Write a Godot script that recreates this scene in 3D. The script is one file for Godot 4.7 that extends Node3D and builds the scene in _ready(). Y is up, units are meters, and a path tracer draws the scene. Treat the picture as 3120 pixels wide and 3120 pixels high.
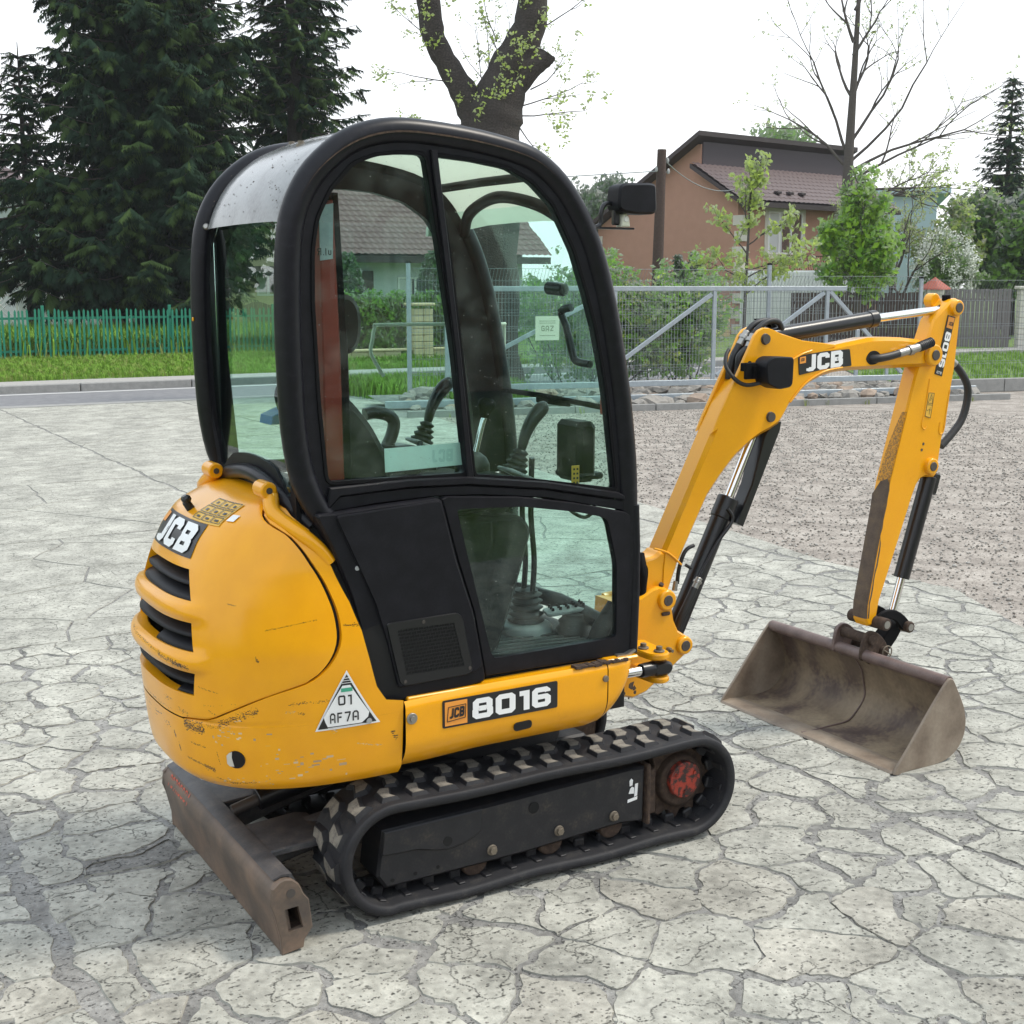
extends Node3D

# ---------------------------------------------------------------- mesh builder
class MB:
	var v := PackedVector3Array()
	var n := PackedVector3Array()
	var uv := PackedVector2Array()
	var ix := PackedInt32Array()
	func vert(p: Vector3, nn: Vector3, t := Vector2.ZERO) -> int:
		v.append(p); n.append(nn); uv.append(t)
		return v.size() - 1
	func face(a: int, b: int, c: int) -> void:   # counter-clockwise seen from outside
		ix.append(a); ix.append(c); ix.append(b)
	func tri(a: Vector3, b: Vector3, c: Vector3) -> void:
		var nn := (b - a).cross(c - a)
		if nn.length_squared() < 1e-16: return
		nn = nn.normalized()
		face(vert(a, nn), vert(b, nn), vert(c, nn))
	func quad(a: Vector3, b: Vector3, c: Vector3, d: Vector3) -> void:
		var nn := (c - a).cross(d - b)
		if nn.length_squared() < 1e-16: return
		nn = nn.normalized()
		var i := vert(a, nn, Vector2(0, 0)); vert(b, nn, Vector2(1, 0)); vert(c, nn, Vector2(1, 1)); vert(d, nn, Vector2(0, 1))
		face(i, i + 1, i + 2); face(i, i + 2, i + 3)
	# rows of points; outward normal is dU x dV (U along a row, V from row to row)
	func grid(rows: Array, skip = null, close_u := false, uvs := []) -> void:
		var h := rows.size()
		var w: int = rows[0].size()
		var base := v.size()
		for j in h:
			for i in w:
				var iu := i + 1; var id := i - 1
				if close_u:
					if iu >= w: iu = 1
					if id < 0: id = w - 2
				else:
					iu = mini(iu, w - 1); id = maxi(id, 0)
				var ju := mini(j + 1, h - 1); var jd := maxi(j - 1, 0)
				var du: Vector3 = rows[j][iu] - rows[j][id]
				var dv: Vector3 = rows[ju][i] - rows[jd][i]
				var nn := du.cross(dv)
				if nn.length_squared() < 1e-16:
					var j2 := mini(j + 1, h - 1) if j == 0 else j - 1
					nn = (Vector3(rows[j2][iu]) - Vector3(rows[j2][id])).cross(dv)
				nn = nn.normalized() if nn.length_squared() > 1e-18 else Vector3.UP
				vert(rows[j][i], nn, uvs[j][i] if uvs.size() else Vector2(float(i) / (w - 1), float(j) / (h - 1)))
		for j in h - 1:
			for i in w - 1:
				if skip != null and skip.call(i, j): continue
				var a := base + j * w + i
				face(a, a + 1, a + w + 1); face(a, a + w + 1, a + w)
	func add(o: MB, xf := Transform3D()) -> MB:
		var base := v.size()
		var flip := xf.basis.determinant() < 0
		for i in o.v.size():
			v.append(xf * o.v[i]); n.append((xf.basis * o.n[i]).normalized()); uv.append(o.uv[i])
		for i in range(0, o.ix.size(), 3):
			ix.append(base + o.ix[i])
			if flip: ix.append(base + o.ix[i + 2]); ix.append(base + o.ix[i + 1])
			else: ix.append(base + o.ix[i + 1]); ix.append(base + o.ix[i + 2])
		return self
	static func area(p: PackedVector2Array) -> float:
		var s := 0.0
		for i in p.size(): s += p[i].cross(p[(i + 1) % p.size()])
		return s * 0.5
	static func ccw(p: PackedVector2Array) -> PackedVector2Array:
		var q := p.duplicate()
		if area(q) < 0: q.reverse()
		return q
	static func inset(p: PackedVector2Array, d: float) -> PackedVector2Array:   # p counter-clockwise, moved inwards by d
		var q := PackedVector2Array()
		var c := p.size()
		for i in c:
			var e0 := (p[i] - p[(i + c - 1) % c]).normalized()
			var e1 := (p[(i + 1) % c] - p[i]).normalized()
			var m := Vector2(-e0.y, e0.x) + Vector2(-e1.y, e1.x)
			var l := maxf(m.length_squared(), 0.4)
			q.append(p[i] + m * (2.0 * d / l))
		return q
	func wall(p: PackedVector2Array, q: PackedVector2Array, h0: float, h1: float, xf: Transform3D) -> void:   # p at h0, q at h1, outward to the right of travel
		var c := p.size()
		for i in c:
			var j := (i + 1) % c
			var k := (i + 2) % c
			var l := (i + c - 1) % c
			var a := xf * Vector3(p[i].x, p[i].y, h0); var b := xf * Vector3(p[j].x, p[j].y, h0)
			var cc := xf * Vector3(q[j].x, q[j].y, h1); var d := xf * Vector3(q[i].x, q[i].y, h1)
			var e := (p[j] - p[i]).normalized(); var ep := (p[i] - p[l]).normalized(); var en := (p[k] - p[j]).normalized()
			var nn := (cc - a).cross(d - b).normalized()
			var na := nn; var nb := nn
			if e.dot(ep) > 0.78:
				na = (nn + xf.basis * Vector3(ep.y, -ep.x, 0) * nn.length()).normalized() if absf(h1 - h0) > 1e-6 else nn
				if na.dot(nn) < 0.6: na = nn
			if e.dot(en) > 0.78:
				nb = (nn + xf.basis * Vector3(en.y, -en.x, 0)).normalized()
				if nb.dot(nn) < 0.6: nb = nn
			var s := vert(a, na); vert(b, nb, Vector2(1, 0)); vert(cc, nb, Vector2(1, 1)); vert(d, na, Vector2(0, 1))
			face(s, s + 1, s + 2); face(s, s + 2, s + 3)
	static func bridge(outer: PackedVector2Array, holes: Array) -> PackedVector2Array:
		var poly := outer.duplicate()
		for hh in holes:
			var h: PackedVector2Array = hh.duplicate()
			if area(h) > 0: h.reverse()
			var best := 1e9; var bi := 0; var bj := 0
			for i in poly.size():
				for j in h.size():
					var d := poly[i].distance_squared_to(h[j])
					if d < best: best = d; bi = i; bj = j
			var r := PackedVector2Array()
			for i in bi + 1: r.append(poly[i])
			for j in h.size() + 1: r.append(h[(bj + j) % h.size()])
			for i in range(bi, poly.size()): r.append(poly[i])
			poly = r
		return poly
	func cap(p: PackedVector2Array, holes: Array, h: float, xf: Transform3D, up: bool) -> void:
		var poly := bridge(p, holes)
		var t := Geometry2D.triangulate_polygon(poly)
		if t.is_empty() and holes.size():      # nudge the slit open
			for i in poly.size(): poly[i] += Vector2(sin(i * 12.9) * 1e-5, cos(i * 7.7) * 1e-5)
			t = Geometry2D.triangulate_polygon(poly)
		var nn := (xf.basis * Vector3(0, 0, 1 if up else -1)).normalized()
		var base := v.size()
		for q in poly: vert(xf * Vector3(q.x, q.y, h), nn, q)
		for i in range(0, t.size(), 3):
			var a := poly[t[i]]; var b := poly[t[i + 1]]; var c := poly[t[i + 2]]
			var s := (b - a).cross(c - a)
			if (s > 0) == up: face(base + t[i], base + t[i + 1], base + t[i + 2])
			else: face(base + t[i], base + t[i + 2], base + t[i + 1])
	# polygon in local XY extruded along local Z
	func prism(p_: PackedVector2Array, h0: float, h1: float, bev := 0.0, holes := [], xf := Transform3D()) -> MB:
		var p := ccw(p_)
		var pi := inset(p, bev) if bev > 0 else p
		if bev > 0:
			for k in 4:
				if not Geometry2D.triangulate_polygon(pi).is_empty() and absf(area(pi)) < absf(area(p)): break
				bev *= 0.5
				pi = inset(p, bev)
				if k == 3: pi = p; bev = 0.0
		var hb := minf(bev, (h1 - h0) * 0.45)
		cap(pi, holes, h1, xf, true); cap(pi, holes, h0, xf, false)
		if bev > 0:
			wall(pi, p, h0, h0 + hb, xf); wall(p, p, h0 + hb, h1 - hb, xf); wall(p, pi, h1 - hb, h1, xf)
		else: wall(p, p, h0, h1, xf)
		for hh in holes:
			var h := ccw(hh); h.reverse()
			wall(h, h, h0, h1, xf)
		return self
	func box(c: Vector3, s: Vector3, bev := 0.0, b := Basis()) -> MB:
		var r := PackedVector2Array([Vector2(-s.x, -s.y) / 2, Vector2(s.x, -s.y) / 2, Vector2(s.x, s.y) / 2, Vector2(-s.x, s.y) / 2])
		if bev > 0:
			var k := PackedVector2Array()
			for q in r:
				var sx := signf(q.x); var sy := signf(q.y)
				if sx * sy > 0: k.append(q - Vector2(0, sy * bev)); k.append(q - Vector2(sx * bev, 0))
				else: k.append(q - Vector2(sx * bev, 0)); k.append(q - Vector2(0, sy * bev))
			r = k
		return prism(r, -s.z / 2, s.z / 2, bev, [], Transform3D(b, c))
	func tube(path: PackedVector3Array, rad, seg := 10, capped := true, closed := false) -> MB:
		var c := path.size()
		var up := Vector3.UP
		var t0 := (path[1] - path[0]).normalized()
		if absf(t0.dot(up)) > 0.9: up = Vector3.RIGHT
		var side := t0.cross(up).normalized()
		var rows := []
		for i in c:
			var t: Vector3
			if closed: t = (path[(i + 1) % c] - path[(i + c - 1) % c]).normalized()
			else: t = (path[mini(i + 1, c - 1)] - path[maxi(i - 1, 0)]).normalized()
			side = (side - t * side.dot(t)).normalized()
			var o := t.cross(side)
			var r: float = rad if rad is float else float(rad[i])
			var row := PackedVector3Array()
			for k in seg + 1:
				var a := TAU * k / seg
				row.append(path[i] + (side * cos(a) + o * sin(a)) * r)
			rows.append(row)
		if closed: rows.append(rows[0])
		grid(rows, null, true)
		if capped and not closed:
			for e in [0, c - 1]:
				var ctr := path[e]
				for k in seg:
					if e == 0: tri(ctr, rows[0][k + 1], rows[0][k])
					else: tri(ctr, rows[e][k], rows[e][k + 1])
		return self
	func cyl(a: Vector3, b: Vector3, r0: float, r1 := -1.0, seg := 16, bev := 0.0) -> MB:
		if r1 < 0: r1 = r0
		if bev <= 0: return tube(PackedVector3Array([a, b]), [r0, r1], seg) if true else self
		var d := (b - a).normalized() * bev
		var e := d * 0.02
		return tube(PackedVector3Array([a, a + d * 0.3, a + d, a + d + e, b - d - e, b - d, b - d * 0.3, b]), [r0 - bev, r0 - bev * 0.3, r0, r0, r1, r1, r1 - bev * 0.3, r1 - bev], seg)
	func lathe(a: Vector3, axis: Vector3, prof: Array, seg := 20) -> MB:   # prof: [along, radius]
		var pts := PackedVector3Array(); var rr := []
		for q in prof: pts.append(a + axis * q[0]); rr.append(q[1])
		return tube(pts, rr, seg)
	func ball(c: Vector3, r: Vector3, seg := 12) -> MB:
		var rows := []
		for j in seg / 2 + 1:
			var t := PI * j / (seg / 2) - PI / 2
			var row := PackedVector3Array()
			for i in seg + 1:
				var a := -TAU * i / seg
				row.append(c + Vector3(cos(t) * cos(a), sin(t), cos(t) * sin(a)) * r)
			rows.append(row)
		grid(rows, null, true)
		return self
	func mesh() -> ArrayMesh:
		var a := []
		a.resize(Mesh.ARRAY_MAX)
		a[Mesh.ARRAY_VERTEX] = v; a[Mesh.ARRAY_NORMAL] = n; a[Mesh.ARRAY_TEX_UV] = uv; a[Mesh.ARRAY_INDEX] = ix
		var m := ArrayMesh.new()
		m.add_surface_from_arrays(Mesh.PRIMITIVE_TRIANGLES, a)
		return m

# ---------------------------------------------------------------- scene helpers
var taken := {}
var M := {}
var rng := RandomNumberGenerator.new()

func numbered(called: String, parent: Node) -> String:
	var key := str(parent.get_instance_id()) + called
	var c: int = taken.get(key, 0)
	taken[key] = c + 1
	return called if c == 0 else "%s_%03d" % [called, c]

func thing(called: String, label: String, category: String, at := Vector3.ZERO, turn := 0.0, group := "") -> Node3D:
	var o := Node3D.new()
	o.name = numbered(called, self)
	add_child(o)
	o.position = at; o.rotation.y = turn
	o.set_meta("label", label); o.set_meta("category", category)
	if group: o.set_meta("group", group)
	return o

func obj(called: String, mb, m: Material, parent: Node = self) -> MeshInstance3D:
	var o := MeshInstance3D.new()
	o.name = numbered(called, parent)
	o.mesh = mb.mesh() if mb is MB else mb
	o.material_override = m
	parent.add_child(o, true)
	return o

func struct_(called: String, mb, m: Material, kind := "structure") -> MeshInstance3D:
	var o := obj(called, mb, m, self)
	o.set_meta("kind", kind)
	return o

func lin(r: float, g: float, b: float, a := 1.0) -> Color:
	return Color(r, g, b, a).linear_to_srgb()

func mat(called: String, c: Color, rough := 0.6, metal := 0.0) -> StandardMaterial3D:
	var m := StandardMaterial3D.new()
	m.resource_name = called
	m.albedo_color = c; m.roughness = rough; m.metallic = metal
	M[called] = m
	return m

func noise_bytes(size: int, freq: float, seed_: int, type := FastNoiseLite.TYPE_SIMPLEX_SMOOTH, octaves := 4) -> PackedByteArray:
	var f := FastNoiseLite.new()
	f.noise_type = type; f.seed = seed_; f.frequency = freq; f.fractal_octaves = octaves
	var im := f.get_seamless_image(size, size)
	im.convert(Image.FORMAT_L8)
	return im.get_data()

func ramp_tex(size: int, a: PackedByteArray, stops: Array) -> ImageTexture:   # stops: [value 0..1, linear colour]
	var lut := PackedByteArray()
	for i in 256:
		var x := i / 255.0
		var k := 0
		while k < stops.size() - 2 and x > stops[k + 1][0]: k += 1
		var t := clampf((x - stops[k][0]) / maxf(stops[k + 1][0] - stops[k][0], 1e-4), 0, 1)
		var c: Color = (stops[k][1] as Color).lerp(stops[k + 1][1], t)
		lut.append(int(clampf(c.r, 0, 1) * 255)); lut.append(int(clampf(c.g, 0, 1) * 255)); lut.append(int(clampf(c.b, 0, 1) * 255))
	var out := PackedByteArray()
	out.resize(size * size * 3)
	for i in size * size:
		var q := a[i] * 3
		out[i * 3] = lut[q]; out[i * 3 + 1] = lut[q + 1]; out[i * 3 + 2] = lut[q + 2]
	return ImageTexture.create_from_image(Image.create_from_data(size, size, false, Image.FORMAT_RGB8, out))

func grey_tex(size: int, a: PackedByteArray) -> ImageTexture:
	return ImageTexture.create_from_image(Image.create_from_data(size, size, false, Image.FORMAT_L8, a))

func blend_bytes(a: PackedByteArray, b: PackedByteArray, t: float) -> PackedByteArray:
	var o := PackedByteArray(); o.resize(a.size())
	for i in a.size(): o[i] = int(a[i] * (1.0 - t) + b[i] * t)
	return o

# a triplanar material whose colour runs through stops along a noise
func nmat(called: String, stops: Array, scale: float, rough: float, freq := 0.012, seed_ := 1, bump := 0.0, metal := 0.0, world := false, fine := 0.35) -> StandardMaterial3D:
	var m := mat(called, Color.WHITE, rough, metal)
	var a := blend_bytes(noise_bytes(256, freq, seed_), noise_bytes(256, 0.15, seed_ + 50), fine)
	m.albedo_texture = ramp_tex(256, a, stops)
	m.uv1_triplanar = true; m.uv1_world_triplanar = world
	m.uv1_scale = Vector3.ONE * scale
	if bump > 0:
		m.heightmap_enabled = true; m.heightmap_texture = grey_tex(256, a); m.heightmap_scale = bump
	return m

func V2(a: Array) -> PackedVector2Array:
	var p := PackedVector2Array()
	for i in range(0, a.size(), 2): p.append(Vector2(a[i], a[i + 1]))
	return p

func V3(a: Array) -> PackedVector3Array:
	var p := PackedVector3Array()
	for i in range(0, a.size(), 3): p.append(Vector3(a[i], a[i + 1], a[i + 2]))
	return p

func at_z(p: PackedVector2Array, z: float) -> PackedVector3Array:
	var o := PackedVector3Array()
	for q in p: o.append(Vector3(q.x, q.y, z))
	return o

func smooth3(p: PackedVector3Array, per := 4) -> PackedVector3Array:
	var o := PackedVector3Array()
	for i in p.size() - 1:
		for k in per:
			o.append(p[i].cubic_interpolate(p[i + 1], p[maxi(i - 1, 0)], p[mini(i + 2, p.size() - 1)], float(k) / per))
	o.append(p[-1])
	return o

func smooth2(p: PackedVector2Array, per := 4, closed := true) -> PackedVector2Array:
	var o := PackedVector2Array()
	var c := p.size()
	for i in (c if closed else c - 1):
		for k in per:
			if closed: o.append(p[i].cubic_interpolate(p[(i + 1) % c], p[(i + c - 1) % c], p[(i + 2) % c], float(k) / per))
			else: o.append(p[i].cubic_interpolate(p[i + 1], p[maxi(i - 1, 0)], p[mini(i + 2, c - 1)], float(k) / per))
	if not closed: o.append(p[-1])
	return o

func round_poly(p: PackedVector2Array, r: float, per := 4) -> PackedVector2Array:   # corners cut by arcs of about r
	var o := PackedVector2Array()
	var c := p.size()
	for i in c:
		var a := p[(i + c - 1) % c]; var b := p[i]; var d := p[(i + 1) % c]
		var la := minf(r, a.distance_to(b) * 0.45); var lb := minf(r, d.distance_to(b) * 0.45)
		var s := b + (a - b).normalized() * la; var e := b + (d - b).normalized() * lb
		for k in per + 1:
			var t := float(k) / per
			o.append(s.lerp(b, t).lerp(b.lerp(e, t), t))
	return o

func disc(c: Vector2, r: float, seg := 16) -> PackedVector2Array:
	var p := PackedVector2Array()
	for k in seg: p.append(c + Vector2(cos(TAU * k / seg), sin(TAU * k / seg)) * r)
	return p

# ---------------------------------------------------------------- lettering: flat ribbons of ink, unit height
const GL := {
	"J": [[0.2, 0.2, 0.2, 0.14, 0.26, 0.12, 0.42, 0.12, 0.5, 0.2, 0.5, 1.0]],
	"C": [[0.62, 0.66, 0.62, 0.8, 0.54, 0.88, 0.22, 0.88, 0.14, 0.8, 0.14, 0.2, 0.22, 0.12, 0.54, 0.12, 0.62, 0.2, 0.62, 0.34]],
	"B": [[0.13, 0.5, 0.13, 0.88, 0.52, 0.88, 0.6, 0.8, 0.6, 0.6, 0.53, 0.5, 0.62, 0.4, 0.62, 0.2, 0.54, 0.12, 0.13, 0.12, 0.13, 0.5], [0.25, 0.5, 0.45, 0.5]],
	"8": [[0.16, 0.5, 0.14, 0.58, 0.14, 0.8, 0.22, 0.88, 0.62, 0.88, 0.7, 0.8, 0.7, 0.58, 0.68, 0.5, 0.72, 0.42, 0.72, 0.2, 0.64, 0.12, 0.2, 0.12, 0.12, 0.2, 0.12, 0.42, 0.16, 0.5], [0.27, 0.5, 0.57, 0.5]],
	"0": [[0.12, 0.5, 0.12, 0.8, 0.2, 0.88, 0.62, 0.88, 0.7, 0.8, 0.7, 0.2, 0.62, 0.12, 0.2, 0.12, 0.12, 0.2, 0.12, 0.5]],
	"1": [[0.06, 0.86, 0.36, 0.86, 0.36, 0.0]],
	"6": [[0.66, 0.74, 0.66, 0.8, 0.58, 0.88, 0.2, 0.88, 0.12, 0.8, 0.12, 0.2, 0.2, 0.12, 0.6, 0.12, 0.68, 0.2, 0.68, 0.44, 0.6, 0.52, 0.24, 0.52]],
	"7": [[0.04, 0.88, 0.64, 0.88, 0.64, 0.78, 0.32, 0.0]],
	"A": [[0.1, 0.0, 0.1, 0.72, 0.24, 0.88, 0.48, 0.88, 0.62, 0.72, 0.62, 0.0], [0.22, 0.36, 0.5, 0.36]],
	"F": [[0.12, 0.0, 0.12, 0.88, 0.62, 0.88], [0.24, 0.5, 0.54, 0.5]],
	"G": [[0.62, 0.7, 0.62, 0.8, 0.54, 0.88, 0.2, 0.88, 0.12, 0.8, 0.12, 0.2, 0.2, 0.12, 0.62, 0.12, 0.62, 0.48, 0.38, 0.48]],
	"Z": [[0.06, 0.88, 0.62, 0.88, 0.62, 0.8, 0.1, 0.2, 0.1, 0.12, 0.64, 0.12]],
	"T": [[0.02, 0.88, 0.68, 0.88], [0.35, 0.76, 0.35, 0.0]],
	"S": [[0.62, 0.72, 0.62, 0.8, 0.54, 0.88, 0.2, 0.88, 0.12, 0.8, 0.12, 0.58, 0.2, 0.5, 0.54, 0.5, 0.62, 0.42, 0.62, 0.2, 0.54, 0.12, 0.2, 0.12, 0.12, 0.2, 0.12, 0.28]],
	"u": [[0.14, 0.68, 0.14, 0.2, 0.22, 0.1, 0.4, 0.1, 0.5, 0.2, 0.5, 0.68]],
	"l": [[0.15, 0.95, 0.15, 0.0]],
	".": [[0.08, 0.0, 0.08, 0.14]],
	"R": [[0.13, 0.0, 0.13, 0.88, 0.54, 0.88, 0.62, 0.8, 0.62, 0.6, 0.54, 0.5, 0.26, 0.5], [0.4, 0.42, 0.62, 0.0]],
	"4": [[0.5, 0.0, 0.5, 0.9, 0.08, 0.3, 0.66, 0.3]],
	"5": [[0.6, 0.88, 0.14, 0.88, 0.14, 0.54, 0.54, 0.54, 0.62, 0.46, 0.62, 0.2, 0.54, 0.12, 0.12, 0.12]],
	"P": [[0.13, 0.0, 0.13, 0.88, 0.54, 0.88, 0.62, 0.8, 0.62, 0.56, 0.54, 0.48, 0.25, 0.48]],
}
# writes text with its lower left corner at the origin of a plane; put(Vector2) -> [point, normal]
func write(mb: MB, text: String, put: Callable, height: float, stroke := 0.22, squeeze := 1.0, gap := 0.2, slant := 0.0) -> float:
	var x := 0.0
	for ch in text:
		var wide := 0.0
		for st in GL.get(ch, []):
			var p := V2(st)
			for q in p: wide = maxf(wide, q.x)
			var outs := []; var holes := []
			if p[0].is_equal_approx(p[-1]):
				p.remove_at(p.size() - 1)
				p = MB.ccw(p)
				outs = Geometry2D.offset_polygon(p, stroke * 0.5, Geometry2D.JOIN_MITER)
				holes = Geometry2D.offset_polygon(p, -stroke * 0.5, Geometry2D.JOIN_MITER)
			else:
				for q in Geometry2D.offset_polyline(p, stroke * 0.5, Geometry2D.JOIN_MITER, Geometry2D.END_BUTT):
					if Geometry2D.is_polygon_clockwise(q) == Geometry2D.is_polygon_clockwise(PackedVector2Array([Vector2(0, 0), Vector2(1, 0), Vector2(0, 1)])): outs.append(q)
					else: holes.append(q)
			for o in outs:
				var poly := MB.bridge(MB.ccw(o), holes)
				var t := Geometry2D.triangulate_polygon(poly)
				if t.is_empty():
					for e in poly.size(): poly[e] += Vector2(sin(e * 12.9), cos(e * 7.7)) * 2e-4
					t = Geometry2D.triangulate_polygon(poly)
				var b := mb.v.size()
				var w := []
				for e in poly:
					w.append(put.call(Vector2((e.x * squeeze + slant * e.y + x), e.y) * height))
					mb.vert(w[-1][0], w[-1][1])
				for e in range(0, t.size(), 3):
					var a: Array = w[t[e]]; var c: Array = w[t[e + 1]]; var d: Array = w[t[e + 2]]
					if Vector3(c[0] - a[0]).cross(d[0] - a[0]).dot(a[1]) > 0: mb.face(b + t[e], b + t[e + 1], b + t[e + 2])
					else: mb.face(b + t[e], b + t[e + 2], b + t[e + 1])
		x += (wide + stroke * 0.5) * squeeze + gap
	return x * height

func plane_put(o: Vector3, ex: Vector3, ey: Vector3) -> Callable:
	var nn := ex.cross(ey).normalized()
	return func(s: Vector2): return [o + ex * s.x + ey * s.y, nn]

# ---------------------------------------------------------------- the tail bodywork's surface: th runs from the far side (-90) over the back (0) to the near side (90)
const YS := [0.418, 0.430, 0.450, 0.49, 0.533, 0.637, 0.739, 0.823, 0.888, 0.953, 1.032, 1.104, 1.158, 1.208, 1.235, 1.250]
const SS := [0.88, 0.925, 0.947, 0.96, 0.970, 0.985, 0.995, 0.995, 0.977, 0.95, 0.905, 0.845, 0.77, 0.60, 0.42, 0.15]
const SB := [0.88, 0.925, 0.947, 0.96, 0.970, 0.985, 0.995, 0.998, 0.985, 0.97, 0.95, 0.925, 0.89, 0.80, 0.66, 0.40]
func look_s(xs: Array, ys: Array, x: float) -> float:   # smooth through the table
	var k := 0
	while k < xs.size() - 2 and x > xs[k + 1]: k += 1
	var t := clampf((x - xs[k]) / (xs[k + 1] - xs[k]), 0, 1)
	var h: float = xs[k + 1] - xs[k]
	var m0: float = (ys[k + 1] - ys[maxi(k - 1, 0)]) / maxf(xs[k + 1] - xs[maxi(k - 1, 0)], 1e-5)
	var m1: float = (ys[mini(k + 2, ys.size() - 1)] - ys[k]) / maxf(xs[mini(k + 2, xs.size() - 1)] - xs[k], 1e-5)
	var t2 := t * t; var t3 := t2 * t
	return (2 * t3 - 3 * t2 + 1) * ys[k] + (t3 - 2 * t2 + t) * h * m0 + (-2 * t3 + 3 * t2) * ys[k + 1] + (t3 - t2) * h * m1
func look(xs: Array, ys: Array, x: float) -> float:
	var k := 0
	while k < xs.size() - 2 and x > xs[k + 1]: k += 1
	# monotone cubic-ish: plain cubic through the neighbours
	var t := clampf((x - xs[k]) / (xs[k + 1] - xs[k]), 0, 1)
	return lerpf(ys[k], ys[k + 1], t)
func scale_at(y: float, t: Array) -> float:
	return (look(YS, t, y - 0.012) + look(YS, t, y) * 2.0 + look(YS, t, y + 0.012)) / 4.0
func body0(th: float, y: float) -> Vector3:
	var s := scale_at(y, SS); var sb := scale_at(y, SB)
	var a := deg_to_rad(th)
	var c := cos(a); var d := sin(a)
	return Vector3(-0.5 - 0.59 * s * pow(maxf(c, 0.0), 0.7143), y, 0.47 * sb * signf(d) * pow(absf(d), 0.7143))
func body_n(th: float, y: float) -> Vector3:
	var t := clampf(th, -88.5, 88.5)
	if absf(t) < 1.5: t = 1.5 * (1.0 if t >= 0 else -1.0)
	var du := body0(t + 0.6, y) - body0(t - 0.6, y)
	var dv := body0(t, minf(y + 0.008, 1.249)) - body0(t, y - 0.008)
	return du.cross(dv).normalized()
func body(th: float, y: float, off := 0.0) -> Vector3:
	return body0(th, y) + (body_n(th, y) * off if off != 0.0 else Vector3.ZERO)

func _ready() -> void:
	rng.seed = 4711
	setup_view()
	make_materials()
	build_ground()
	build_surroundings()
	build_trees()
	build_excavator()

func setup_view() -> void:
	var cam := Camera3D.new()
	cam.name = "camera"
	cam.position = Vector3(-2.05, 1.80, 3.70)
	cam.rotation_degrees = Vector3(-9.747, -30.5, 0)
	cam.fov = 42.56; cam.near = 0.05; cam.far = 900.0
	add_child(cam)
	var sky_m := ProceduralSkyMaterial.new()
	sky_m.sky_top_color = lin(0.80, 0.90, 1.0)
	sky_m.sky_horizon_color = lin(1.0, 1.0, 1.0)
	sky_m.sky_curve = 0.25
	sky_m.ground_horizon_color = lin(0.5, 0.5, 0.48)
	sky_m.ground_bottom_color = lin(0.3, 0.3, 0.28)
	sky_m.energy_multiplier = 1.14
	sky_m.sun_angle_max = 0.0
	var sky := Sky.new(); sky.sky_material = sky_m
	var env := Environment.new()
	env.background_mode = Environment.BG_SKY
	env.sky = sky
	env.tonemap_mode = Environment.TONE_MAPPER_LINEAR
	env.tonemap_exposure = 1.36
	env.sdfgi_enabled = true; env.ssao_enabled = true; env.ssil_enabled = true
	env.fog_enabled = true; env.fog_density = 0.0005; env.fog_light_color = Color(0.93, 0.95, 0.97)
	var we := WorldEnvironment.new(); we.name = "environment"; we.environment = env
	add_child(we)
	var sun := DirectionalLight3D.new()
	sun.name = "sun"
	sun.light_energy = 0.7; sun.light_angular_distance = 10.0
	sun.light_color = Color(1.0, 0.97, 0.92)
	sun.shadow_enabled = true
	sun.rotation_degrees = Vector3(-56, 70, 0)
	add_child(sun)

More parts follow.
